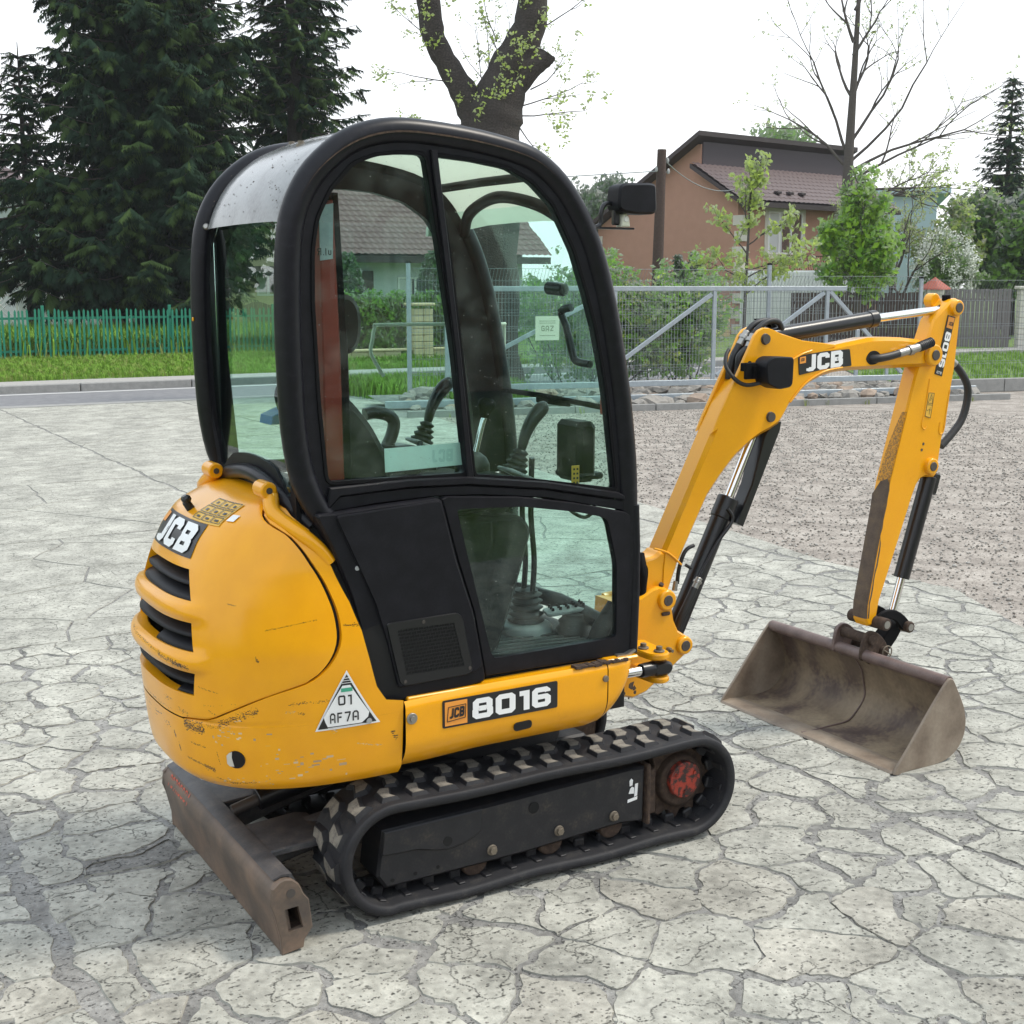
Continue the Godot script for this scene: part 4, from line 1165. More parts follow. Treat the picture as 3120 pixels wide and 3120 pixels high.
	# near side below the belt: fixed panel and vent
	var panel := V2([-0.745, 1.197, -0.70, 1.195, -0.55, 1.204, -0.37, 1.211, -0.361, 1.200, -0.315, 1.025, -0.261, 0.864, -0.221, 0.653, -0.30, 0.646, -0.504, 0.639, -0.548, 0.648, -0.568, 0.672, -0.594, 0.773, -0.646, 0.966, -0.698, 1.102])
	var pm := MB.new(); pm.prism(round_poly(panel, 0.02, 3), 0.30, 0.448, 0.010)
	var sp := obj("side_panel", pm, M.black_plastic, ex)
	var p2 := MB.new()
	p2.prism(round_poly(V2([-0.690, 1.189, -0.375, 1.206, -0.368, 1.198, -0.322, 1.022, -0.268, 0.862, -0.238, 0.705, -0.260, 0.690, -0.512, 0.680, -0.545, 0.820, -0.577, 0.932, -0.625, 1.043]), 0.014, 3), 0.440, 0.457, 0.006)
	obj("raised_panel", p2, M.black_plastic, sp)
	var vp := MB.new()
	vp.prism(round_poly(V2([-0.548, 0.874, -0.322, 0.877, -0.306, 0.862, -0.272, 0.702, -0.284, 0.688, -0.490, 0.684, -0.508, 0.694]), 0.012, 3), 0.452, 0.4605, 0.002, [V2([-0.515, 0.851, -0.335, 0.849, -0.302, 0.716, -0.488, 0.716])])
	var vent := obj("vent_plate", vp, M.black_paint, sp)
	var vb := MB.new(); vb.prism(V2([-0.515, 0.851, -0.335, 0.849, -0.302, 0.716, -0.488, 0.716]), 0.4545, 0.4575)
	obj("vent_recess", vb, M.dark_hole, sp)
	var vg := MB.new()   # perforated sheet: wavy bars joined by short links
	for r in 14:
		var y := 0.716 + 0.135 * r / 13.0
		var k := (y - 0.716) / 0.135
		var x0 := lerpf(-0.488, -0.515, k); var x1 := lerpf(-0.302, -0.335, k)
		var nn := 22
		for i in nn:
			var a := lerpf(x0, x1, float(i) / nn); var b := lerpf(x0, x1, float(i + 1) / nn)
			var up := 0.0011 * (1 if (i + r) % 2 == 0 else -1)
			vg.prism(V2([a, y - 0.0014 - up, b, y - 0.0014 + up, b, y + 0.0014 + up, a, y + 0.0014 - up]), 0.4575, 0.4598)
			if r < 13 and (i + (r % 2)) % 2 == 0: vg.prism(V2([a - 0.0012, y + 0.001, a + 0.0012, y + 0.001, a + 0.0012, y + 0.0094, a - 0.0012, y + 0.0094]), 0.4577, 0.4596)
	obj("vent_mesh", vg, M.black_paint, sp)
	for q in [[-0.432, 0.864], [-0.284, 0.707], [-0.492, 0.698]]:
		var s := MB.new(); s.cyl(Vector3(q[0], q[1], 0.4600), Vector3(q[0], q[1], 0.4625), 0.0055, 0.005, 10)
		obj("screw", s, M.pin, sp)
	var rv := MB.new(); rv.cyl(Vector3(-0.627, 1.038, 0.4475), Vector3(-0.627, 1.038, 0.4510), 0.007, 0.006, 10)
	obj("rivet", rv, M.console_grey, sp)
	# near side below the belt: glazed front part with black printed border
	var lower := V2([-0.352, 1.204, -0.335, 1.211, -0.10, 1.191, 0.10, 1.156, 0.285, 1.112, 0.305, 1.10, 0.318, 0.80, 0.316, 0.656, 0.05, 0.660, -0.212, 0.662, -0.250, 0.86, -0.305, 1.03])
	var clear := round_poly(V2([-0.306, 1.172, -0.084, 1.160, 0.10, 1.129, 0.208, 1.102, 0.222, 1.085, 0.255, 0.95, 0.257, 0.722, 0.240, 0.716, -0.180, 0.712, -0.193, 0.725]), 0.015, 3)
	var lm := MB.new(); lm.prism(lower, 0.40, 0.428, 0.003, [clear])
	var lf := obj("lower_window_frame", lm, M.black_plastic, ex)
	var lg := MB.new(); lg.prism(MB.inset(MB.ccw(clear), -0.006), 0.414, 0.4185)
	obj("window_glass", lg, M.glass, lf)
	var df2 := MB.new(); df2.cap(MB.inset(MB.ccw(clear), 0.002), [], 0.4205, Transform3D(), true)
	obj("dust_film", df2, dust_film(), lf)
	var fp := MB.new(); fp.tube(V3([0.325, 1.13, 0.418, 0.330, 1.0, 0.420, 0.329, 0.85, 0.422, 0.322, 0.66, 0.424]), 0.016, 10)
	obj("front_edge_strip", fp, M.black_tube, lf)
	var drip := MB.new(); drip.prism(round_poly(V2([0.25, 0.655, 0.285, 0.652, 0.320, 0.667, 0.318, 0.675, 0.286, 0.662, 0.25, 0.664]), 0.003, 2), 0.425, 0.446)
	obj("bent_trim", drip, M.steel, lf)
	var gap := MB.new()
	for e in 17:
		var x := 0.085 + e * 0.0115 + rng.randf() * 0.004
		gap.box(Vector3(x, 0.654 - rng.randf() * 0.003, 0.452 + rng.randf() * 0.004), Vector3(0.014, rng.randf_range(0.004, 0.011), 0.03), 0.001)
	obj("torn_seal", gap, M.rusty_dark, lf)
	# far side lower panel, back wall, roof
	var fl := MB.new(); fl.prism(V2([-0.70, 1.20, 0.16, 1.14, 0.300, 1.10, 0.310, 0.66, -0.60, 0.66]), -0.335, -0.315, 0.0, [round_poly(V2([-0.02, 1.12, 0.16, 1.09, 0.262, 1.06, 0.268, 0.80, 0.10, 0.80, 0.03, 0.9]), 0.02, 3)])
	var flp := obj("far_side_panel", fl, M.black_plastic, ex)
	var flg := MB.new(); flg.prism(V2([-0.03, 1.13, 0.165, 1.10, 0.270, 1.07, 0.276, 0.79, 0.09, 0.79, 0.02, 0.89]), -0.328, -0.324)
	obj("window_glass", flg, M.glass, flp)
	var bw := MB.new()
	var bo := PackedVector2Array(); var bh := PackedVector2Array()
	for e in [[-0.30, 1.10, 0.365, 1.10, 10], [0.365, 1.10, 0.365, 2.10, 30], [0.365, 2.10, -0.30, 2.10, 10], [-0.30, 2.10, -0.30, 1.10, 30]]:
		for k in e[4]: bo.append(Vector2(lerpf(e[0], e[2], float(k) / e[4]), lerpf(e[1], e[3], float(k) / e[4])))
	bh = smooth2(V2([-0.262, 1.26, -0.15, 1.30, 0.03, 1.315, 0.21, 1.295, 0.325, 1.23, 0.335, 1.5, 0.335, 1.93, 0.32, 1.985, 0.25, 2.045, 0.14, 2.072, 0.03, 2.078, -0.08, 2.072, -0.19, 2.045, -0.255, 1.985, -0.27, 1.93, -0.27, 1.5]), 3)
	bw.prism(bo, 0.0, 0.012, 0.0, [bh], Transform3D(Basis(Vector3(0, 0, 1), Vector3(0, 1, 0), Vector3(-1, 0, 0)), Vector3.ZERO))
	for i in bw.v.size():   # bent to the hoop's back line
		bw.v[i].x += side_x(clampf(bw.v[i].y, 1.3, 2.10), false) + 0.004
	var rwf := obj("rear_window_frame", bw, M.black_plastic, ex)
	var rg := MB.new()
	rg.prism(V2([-0.28, 1.22, 0.345, 1.22, 0.345, 1.93, 0.26, 2.01, 0.03, 2.04, -0.20, 2.01, -0.28, 1.93]), 0.0, 0.004, 0.0, [], Transform3D(Basis(Vector3(0, 0, 1), Vector3(0, 1, 0), Vector3(-1, 0, 0)), Vector3(-0.757, 0, 0)))
	obj("window_glass", rg, M.glass, rwf)
	var arch := MB.new()
	arch.tube(smooth3(V3([-0.735, 1.165, -0.30, -0.765, 1.225, -0.22, -0.780, 1.255, -0.08, -0.782, 1.266, 0.05, -0.776, 1.250, 0.18, -0.760, 1.205, 0.30, -0.722, 1.15, 0.375])), 0.022, 12)
	obj("rear_seal", arch, M.black_tube, rwf)
	var roof := MB.new(); var rr := []
	for q in [[-0.300, -0.004], [-0.24, 0.012], [-0.12, 0.018], [0.03, 0.020], [0.18, 0.018], [0.30, 0.012], [0.366, -0.004]]:
		var row := PackedVector3Array()
		for i in hp.size():
			if i < 24 or i > 44: continue
			var d := (hp[mini(i + 1, hp.size() - 1)] - hp[i - 1]).normalized()
			var nn := Vector2(-d.y, d.x)
			var p: Vector2 = hp[i] + nn * (0.006 + q[1])
			row.append(Vector3(p.x, p.y, q[0]))
		rr.append(row)
	rr.reverse()
	roof.grid(rr)
	var rf := obj("roof", roof, M.roof_skin, ex)
	var hl := MB.new(); rr = []
	for z in [-0.30, 0.03, 0.366]:
		var row := PackedVector3Array()
		for i in hp.size():
			if i < 30 or i > 43: continue
			row.append(Vector3(hp[i].x, hp[i].y - 0.012, z))
		rr.append(row)
	hl.grid(rr)
	obj("headliner", hl, M.black_matt, rf)
	var ht := MB.new(); rr = []
	for q in [[-0.300, -0.002], [-0.15, 0.008], [0.03, 0.010], [0.20, 0.008], [0.366, -0.002]]:
		var row := PackedVector3Array()
		for i in hp.size():
			if i < 43 or i > 57: continue
			row.append(Vector3(hp[i].x, hp[i].y + q[1], q[0]))
		rr.append(row)
	rr.reverse()
	ht.grid(rr)
	obj("roof_hatch", ht, M.hatch, rf)
	ht = MB.new(); ht.tube(V3([0.0, 2.115, -0.32, 0.0, 2.118, 0.03, 0.0, 2.115, 0.385]), 0.014, 10)
	obj("roof_bar", ht, M.black_plastic, rf)
	for b in [[-0.62, 2.188, 0.10], [-0.42, 2.232, 0.36], [-0.55, 2.212, -0.15]]:
		var rb := MB.new(); rb.cyl(Vector3(b[0], b[1] - 0.01, b[2]), Vector3(b[0], b[1] + 0.006, b[2]), 0.016, 0.014, 12); rb.cyl(Vector3(b[0], b[1], b[2]), Vector3(b[0], b[1] + 0.016, b[2]), 0.009, 0.009, 6)
		obj("roof_bolt", rb, M.bolt_steel, rf)
	var spots := MB.new()
	for i in 150:   # lichen specks on the roof skin
		var k := rng.randi_range(25, 52); var z := rng.randf_range(-0.27, 0.34)
		var d := (hp[k + 1] - hp[k - 1]).normalized(); var nn := Vector2(-d.y, d.x)
		var p: Vector2 = hp[k].lerp(hp[k + 1], rng.randf()) + nn * 0.0262
		var l := rng.randf_range(0.0015, 0.005)
		spots.box(Vector3(p.x, p.y, z), Vector3(l, 0.0006, l * rng.randf_range(0.6, 2.5)), 0.0, Basis(Vector3(0, 0, 1), d.angle()))
	var spo := obj("lichen_specks", spots, M.rusty_dark, rf); spo.set_meta("kind", "stuff")
	# windscreen
	var wy := [0.74, 0.86, 1.0, 1.15, 1.30, 1.45, 1.60, 1.75, 1.88, 1.98, 2.045]
	var ws := MB.new()
	for sgn in [1, -1]:
		var rw := []
		for y in wy:
			var x = side_x(y, true) - 0.016 + 0.0025 * sgn
			rw.append(PackedVector3Array([Vector3(x, y, 0.362), Vector3(x + 0.012, y, 0.20), Vector3(x + 0.016, y, 0.03), Vector3(x + 0.012, y, -0.15), Vector3(x, y, -0.30)]))
		if sgn < 0: rw.reverse()
		ws.grid(rw)
	var wsn := obj("windscreen", ws, M.glass, ex)
	var wf := MB.new()
	var tp := smooth3(V3([0.12, 1.975, 0.36, 0.085, 2.03, 0.27, 0.068, 2.062, 0.15, 0.06, 2.075, 0.03, 0.068, 2.062, -0.09, 0.085, 2.03, -0.21, 0.12, 1.975, -0.30]))
	wf.tube(tp, 0.019, 10)
	wf.tube(V3([0.285, 0.73, 0.37, 0.300, 0.745, 0.03, 0.285, 0.73, -0.30]), 0.028, 10)
	obj("windscreen_frame", wf, M.black_plastic, wsn)
	var wp := MB.new()
	wp.tube(V3([0.262, 1.442, -0.29, 0.268, 1.44, -0.05, 0.272, 1.432, 0.18, 0.266, 1.428, 0.33]), 0.009, 8)
	wp.box(Vector3(0.268, 1.425, 0.03), Vector3(0.012, 0.02, 0.20), 0.003)
	obj("wiper", wp, M.black_matt, wsn)
	var hd := MB.new()
	hd.tube(smooth3(V3([0.225, 1.735, 0.205, 0.222, 1.722, 0.150, 0.232, 1.675, 0.165, 0.240, 1.60, 0.185, 0.247, 1.567, 0.20, 0.255, 1.560, 0.27]), 3), 0.013, 10)
	hd.cyl(Vector3(0.205, 1.795, 0.10), Vector3(0.215, 1.79, 0.18), 0.022, 0.022, 14, 0.004)
	obj("grab_handle", hd, M.black_paint, wsn)
	var tl := MB.new(); tl.box(Vector3(0.262, 1.445, 0.335), Vector3(0.02, 0.075, 0.02), 0.004)
	obj("red_lamp", tl, M.tail_red, wsn)
	var rl := MB.new()
	rl.tube(smooth3(V3([0.31, 1.49, -0.42, 0.33, 1.57, -0.40, 0.33, 1.66, -0.395, 0.31, 1.668, -0.37, 0.20, 1.67, -0.365, -0.16, 1.672, -0.365, -0.19, 1.664, -0.365, -0.20, 1.62, -0.365, -0.205, 1.575, -0.365, -0.16, 1.50, -0.365]), 3), 0.0065, 8)
	obj("guard_rail", rl, M.headliner, ex)
	# mirror and lamp on the front pillar
	var mr := MB.new()
	mr.prism(round_poly(V2([0.302, 2.035, 0.306, 2.098, 0.325, 2.109, 0.425, 2.113, 0.444, 2.108, 0.449, 2.03, 0.435, 2.018, 0.36, 2.018, 0.318, 2.024]), 0.014, 3), 0.275, 0.345, 0.014)
	var mir := obj("mirror", mr, M.black_plastic, ex)
	var ma := MB.new()
	ma.tube(smooth3(V3([0.21, 1.975, 0.30, 0.262, 1.982, 0.30, 0.268, 2.02, 0.30, 0.285, 2.048, 0.30, 0.335, 2.045, 0.30]), 4), 0.0075, 10)
	ma.box(Vector3(0.30, 1.975, 0.30), Vector3(0.17, 0.006, 0.03), 0.002)
	ma.box(Vector3(0.322, 2.01, 0.30), Vector3(0.022, 0.05, 0.02), 0.004)
	obj("bracket", ma, M.black_paint, mir)
	var wl := MB.new(); wl.prism(V2([0.333, 1.980, 0.366, 1.980, 0.362, 2.008, 0.350, 2.022, 0.340, 2.018, 0.334, 2.006]), 0.285, 0.318, 0.003)
	var lp := obj("side_lamp", wl, M.lamp_plate, ex)
	var ln := MB.new(); ln.cyl(Vector3(0.349, 2.003, 0.3175), Vector3(0.349, 2.003, 0.3215), 0.010, 0.008, 16)
	obj("lens", ln, M.lens, lp)
	wl = MB.new(); wl.prism(V2([0.0, 1.966, 0.035, 1.966, 0.031, 1.994, 0.019, 2.008, 0.009, 2.004, 0.002, 1.992]), -0.36, -0.338, 0.003)
	lp = obj("side_lamp", wl, M.lamp_plate, ex)
	ln = MB.new(); ln.cyl(Vector3(0.018, 1.989, -0.3385), Vector3(0.018, 1.989, -0.3345), 0.010, 0.008, 16)
	obj("lens", ln, M.lens, lp)
	for b in [[-0.775, 1.978, -0.296, 1], [-0.822, 1.70, -0.318, 0]]:
		var ey := MB.new()
		if b[3]: ey.lathe(Vector3(b[0], b[1], b[2]), Vector3(-0.6, 0.2, 0.75).normalized(), [[0.0, 0.010], [0.006, 0.010], [0.009, 0.006]], 12)
		else: ey.box(Vector3(b[0], b[1], b[2]), Vector3(0.006, 0.012, 0.008), 0.002)
		obj("frame_stud", ey, M.steel if b[3] else M.yellow, ex)

func dust_film() -> StandardMaterial3D:
	if M.has("dust_film"): return M.dust_film
	var S := 1024
	var a := noise_bytes(S, 0.006, 141); var b := noise_bytes(S, 0.18, 142)
	var px := PackedByteArray(); px.resize(S * S * 4)
	for i in S * S:
		var v := maxf(0.0, a[i] - 90.0) * 0.085 + maxf(0.0, b[i] - 165.0) * 0.22
		px[i * 4] = 205; px[i * 4 + 1] = 222; px[i * 4 + 2] = 210; px[i * 4 + 3] = int(clampf(v, 0, 60))
	var im := Image.create_from_data(S, S, false, Image.FORMAT_RGBA8, px)
	var r := RandomNumberGenerator.new(); r.seed = 143
	for k in 900:   # dried drops
		var x := r.randi_range(2, S - 4); var y := r.randi_range(2, S - 4)
		im.fill_rect(Rect2i(x, y, 1 + r.randi() % 3, 1 + r.randi() % 3), Color(0.86, 0.9, 0.88, r.randf_range(0.15, 0.45)))
	for k in 26:    # arcs rubbed by a cloth
		var c := Vector2(r.randf_range(0, S), r.randf_range(S * 0.3, S * 1.2)); var ra := r.randf_range(200, 520); var a0 := r.randf_range(PI, TAU)
		for e in 260:
			var p := c + Vector2(cos(a0 + e * 0.0035), sin(a0 + e * 0.0035)) * ra
			if p.x > 1 and p.y > 1 and p.x < S - 2 and p.y < S - 2: im.set_pixel(int(p.x), int(p.y), Color(0.85, 0.9, 0.88, 0.14))
	var m := mat("dust_film", Color.WHITE, 0.9)
	m.transparency = BaseMaterial3D.TRANSPARENCY_ALPHA
	m.albedo_texture = ImageTexture.create_from_image(im)
	m.uv1_triplanar = true; m.uv1_scale = Vector3.ONE * 1.25
	return m

func exc_interior(ex: Node3D) -> void:
	var st := MB.new()
	st.prism(round_poly(V2([-0.70, 0.66, -0.07, 0.66, 0.00, 0.86, 0.06, 1.05, 0.02, 1.10, -0.70, 1.12]), 0.03, 3), -0.29, 0.25, 0.015)
	obj("seat_base", st, M.seat_cloth, ex)
	var shelf := MB.new(); shelf.box(Vector3(-0.66, 1.13, 0.03), Vector3(0.20, 0.18, 0.62), 0.02)
	shelf.box(Vector3(-0.52, 1.16, 0.31), Vector3(0.42, 0.12, 0.07), 0.02)
	obj("rear_shelf", shelf, M.black_plastic, ex)
	var se := MB.new()
	se.prism(round_poly(V2([-0.46, 1.08, 0.00, 1.10, 0.03, 1.16, 0.0, 1.20, -0.40, 1.20, -0.47, 1.18]), 0.03, 3), -0.20, 0.21, 0.02)
	var seat := obj("seat", se, M.seat_cloth, ex)
	var sb := MB.new()
	sb.prism(round_poly(V2([-0.44, 1.14, -0.395, 1.22, -0.405, 1.30, -0.455, 1.395, -0.52, 1.475, -0.575, 1.51, -0.62, 1.505, -0.63, 1.46, -0.57, 1.30, -0.53, 1.14]), 0.03, 3), -0.17, 0.20, 0.02)
	obj("backrest", sb, M.seat_cloth, seat)
	var hr := MB.new()
	hr.prism(round_poly(V2([-0.480, 1.60, -0.452, 1.63, -0.443, 1.69, -0.450, 1.745, -0.48, 1.778, -0.53, 1.775, -0.55, 1.70, -0.53, 1.61]), 0.03, 3), -0.11, 0.11, 0.03)
	hr.box(Vector3(-0.51, 1.55, 0.0), Vector3(0.03, 0.14, 0.06), 0.004)
	obj("headrest", hr, M.black_paint, seat)
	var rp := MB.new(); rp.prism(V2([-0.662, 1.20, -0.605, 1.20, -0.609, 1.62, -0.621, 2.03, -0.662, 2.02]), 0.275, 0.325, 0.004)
	obj("reflected_red_post", rp, M.reflected_red, ex)  # pane reflection of something red outside, put in as a solid strip
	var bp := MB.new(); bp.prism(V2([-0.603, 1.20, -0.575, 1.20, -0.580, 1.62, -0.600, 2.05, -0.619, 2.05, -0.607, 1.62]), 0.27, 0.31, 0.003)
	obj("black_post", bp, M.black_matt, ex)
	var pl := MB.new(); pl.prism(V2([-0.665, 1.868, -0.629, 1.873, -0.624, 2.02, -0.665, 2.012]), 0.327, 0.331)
	var sign_ := obj("reflected_sign", pl, M.galvanised, ex)  # reflection of a street sign, built as a plate with reversed lettering
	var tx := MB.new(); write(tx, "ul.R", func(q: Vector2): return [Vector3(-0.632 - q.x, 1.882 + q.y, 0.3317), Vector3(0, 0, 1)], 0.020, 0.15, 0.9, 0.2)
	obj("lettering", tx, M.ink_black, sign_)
	# consoles and joysticks
	for s in [0, 1]:
		var z: float = 0.215 if s == 0 else -0.20
		var dx: float = 0.0 if s == 0 else -0.115
		var dy: float = 0.0 if s == 0 else 0.055
		var cn := MB.new()
		cn.prism(round_poly(V2([-0.30 + dx, 1.12, 0.03 + dx, 1.14, 0.06 + dx, 1.185 + dy, 0.02 + dx, 1.215 + dy, -0.06 + dx, 1.235 + dy, -0.30 + dx, 1.22 + dy]), 0.02, 3), z - 0.045, z + 0.05, 0.008)
		var con := obj("console", cn, M.black_paint, ex)
		var si := MB.new(); si.box(Vector3(0.025 + dx, 1.222 + dy, z), Vector3(0.115, 0.012, 0.088), 0.004, Basis(Vector3(0, 0, 1), -0.42))
		obj("silver_plate", si, M.console_grey, con)
		var j := MB.new(); var b := Vector3(0.012 + dx, 1.235 + dy, z); var d := Vector3(0.35, 0.93, 0.0).normalized()
		for k in 4: j.lathe(b + d * (0.018 * k), d, [[0.0, 0.036 - 0.005 * k], [0.008, 0.041 - 0.005 * k], [0.014, 0.030 - 0.005 * k], [0.018, 0.028 - 0.005 * k]], 14)
		obj("bellows", j, M.hose, con)
		var g := MB.new()
		var a0 := b + d * 0.07
		g.tube(smooth3(PackedVector3Array([a0, a0 + Vector3(0.014, 0.045, 0), a0 + Vector3(0.040, 0.090, 0), a0 + Vector3(0.072, 0.122, 0), a0 + Vector3(0.092, 0.128, 0)]), 4), [0.013, 0.015, 0.016, 0.017, 0.018, 0.019, 0.020, 0.021, 0.022, 0.023, 0.0235, 0.0235, 0.023, 0.022, 0.0205, 0.017, 0.010], 12)
		obj("joystick_grip", g, M.black_paint, con)
	var lv := MB.new(); lv.tube(smooth3(V3([-0.085, 1.22, 0.10, -0.062, 1.29, 0.10, -0.040, 1.37, 0.10, -0.028, 1.40, 0.10]), 3), 0.0095, 10)
	var lev := obj("control_lever", lv, M.chrome, ex)
	lv = MB.new(); lv.lathe(Vector3(-0.031, 1.392, 0.10), Vector3(0.22, 0.975, 0).normalized(), [[0.0, 0.014], [0.02, 0.020], [0.036, 0.029], [0.052, 0.028], [0.062, 0.016]], 16)
	obj("knob", lv, M.black_matt, lev)
	lv = MB.new(); lv.ball(Vector3(-0.075, 1.235, 0.10), Vector3(0.06, 0.055, 0.045), 14)
	obj("boot", lv, M.hose, lev)
	var ar := MB.new()
	ar.tube(smooth3(V3([-0.306, 1.391, -0.20, -0.27, 1.396, -0.20, -0.225, 1.385, -0.20, -0.203, 1.36, -0.20, -0.215, 1.31, -0.20, -0.25, 1.25, -0.20]), 4), 0.021, 12)
	obj("armrest", ar, M.black_paint, ex)
	var ad := MB.new(); ad.cyl(Vector3(-0.41, 1.300, 0.335), Vector3(-0.41, 1.300, 0.36), 0.036, 0.036, 8, 0.003)
	ad.cyl(Vector3(-0.395, 1.305, 0.345), Vector3(-0.37, 1.36, 0.33), 0.008)
	obj("seat_adjuster", ad, M.black_paint, ex)
	var bx := MB.new(); bx.prism(V2([-0.66, 1.385, -0.53, 1.385, -0.53, 1.425, -0.60, 1.432, -0.655, 1.410]), -0.20, -0.10, 0.003)
	obj("blue_box", bx, M.blue_box, ex)
	var bb := MB.new()
	bb.box(Vector3(0.215, 1.29, 0.25), Vector3(0.07, 0.19, 0.14), 0.015)
	bb.box(Vector3(0.225, 1.215, 0.255), Vector3(0.09, 0.02, 0.15), 0.006)
	obj("dash_box", bb, M.black_plastic, ex)
	var yl := MB.new(); yl.box(Vector3(0.155, 1.225, 0.34), Vector3(0.028, 0.062, 0.004), 0.001)
	var ys := obj("yellow_label", yl, M.ink_yellow, ex)
	yl = MB.new()
	for i in 2:
		for j in 4: yl.box(Vector3(0.149 + 0.012 * i, 1.203 + 0.014 * j, 0.3426), Vector3(0.006, 0.006, 0.0012))
	obj("pictograms", yl, M.ink_black, ys)
	# floor, pedals, travel levers
	var fl := MB.new(); fl.box(Vector3(0.02, 0.665, 0.03), Vector3(0.58, 0.02, 0.68), 0.004)
	var flo := obj("cab_floor", fl, M.floor_mat, ex)
	for i in 6:
		var ri := MB.new(); ri.box(Vector3(0.03, 0.6775, 0.33 - i * 0.036), Vector3(0.42, 0.006, 0.010), 0.002, Basis(Vector3.UP, -0.12))
		obj("mat_rib", ri, M.floor_mat, flo)
	var tv := MB.new(); tv.lathe(Vector3(0.135, 0.675, 0.08), Vector3.UP, [[0.0, 0.088], [0.018, 0.088], [0.028, 0.078], [0.034, 0.05]], 28)
	var tr := obj("travel_lever_base", tv, M.console_grey, ex)
	tv = MB.new()
	for k in 5: tv.lathe(Vector3(0.135, 0.705 + 0.022 * k, 0.08), Vector3.UP, [[0.0, 0.050 - 0.002 * k], [0.008, 0.062 - 0.002 * k], [0.014, 0.046 - 0.002 * k], [0.022, 0.048 - 0.002 * k]], 20)
	obj("bellows", tv, M.hose, tr)
	for z in [0.055, 0.11]:
		tv = MB.new(); tv.tube(smooth3(PackedVector3Array([Vector3(0.14, 0.79, z), Vector3(0.148, 0.92, z), Vector3(0.135, 1.07, z), Vector3(0.12, 1.26, z + 0.03)])), 0.0095, 8)
		obj("travel_lever", tv, M.black_paint, tr)
	var pd := MB.new(); pd.prism(round_poly(V2([-0.075, -0.045, 0.075, -0.045, 0.075, 0.045, -0.075, 0.045]), 0.02, 3), 0, 0.010, 0.003, [], Transform3D(Basis(Vector3(0.94, 0.12, 0.3).normalized(), Vector3(-0.3, 0, 0.94).normalized(), Vector3(0.94, 0.12, 0.3).normalized().cross(Vector3(-0.3, 0, 0.94).normalized())).orthonormalized(), Vector3(0.245, 0.755, 0.155)))
	var ped := obj("pedal", pd, M.console_grey, ex)
	pd = MB.new()
	for a in 5:
		for b in 3:
			var c := Vector3(0.245, 0.755, 0.155) + Vector3(0.94, 0.12, 0.3).normalized() * ((a - 2) * 0.026) + Vector3(-0.3, 0, 0.94).normalized() * ((b - 1) * 0.024)
			pd.cyl(c + Vector3(0, 0.004, 0), c + Vector3(0, 0.0135, 0), 0.0055, 0.0045, 8)
	obj("pedal_studs", pd, M.black_matt, ped)
	pd = MB.new(); pd.lathe(Vector3(0.255, 0.675, 0.19), Vector3.UP, [[0.0, 0.06], [0.02, 0.062], [0.03, 0.05], [0.045, 0.054], [0.055, 0.042], [0.07, 0.04]], 18)
	obj("bellows", pd, M.hose, ped)
	var hs := MB.new(); hs.tube(smooth3(V3([0.19, 1.13, 0.20, 0.22, 1.09, 0.22, 0.255, 1.07, 0.24, 0.275, 1.09, 0.26, 0.28, 1.14, 0.27]), 4), 0.006, 8)
	obj("cable", hs, M.hose, ex)
	var tw := MB.new(); tw.tube(smooth3(V3([0.225, 0.69, 0.36, 0.25, 0.74, 0.36, 0.285, 0.78, 0.36, 0.30, 0.80, 0.36]), 4), 0.03, 12)
	obj("wheel_arch_trim", tw, M.black_plastic, ex)

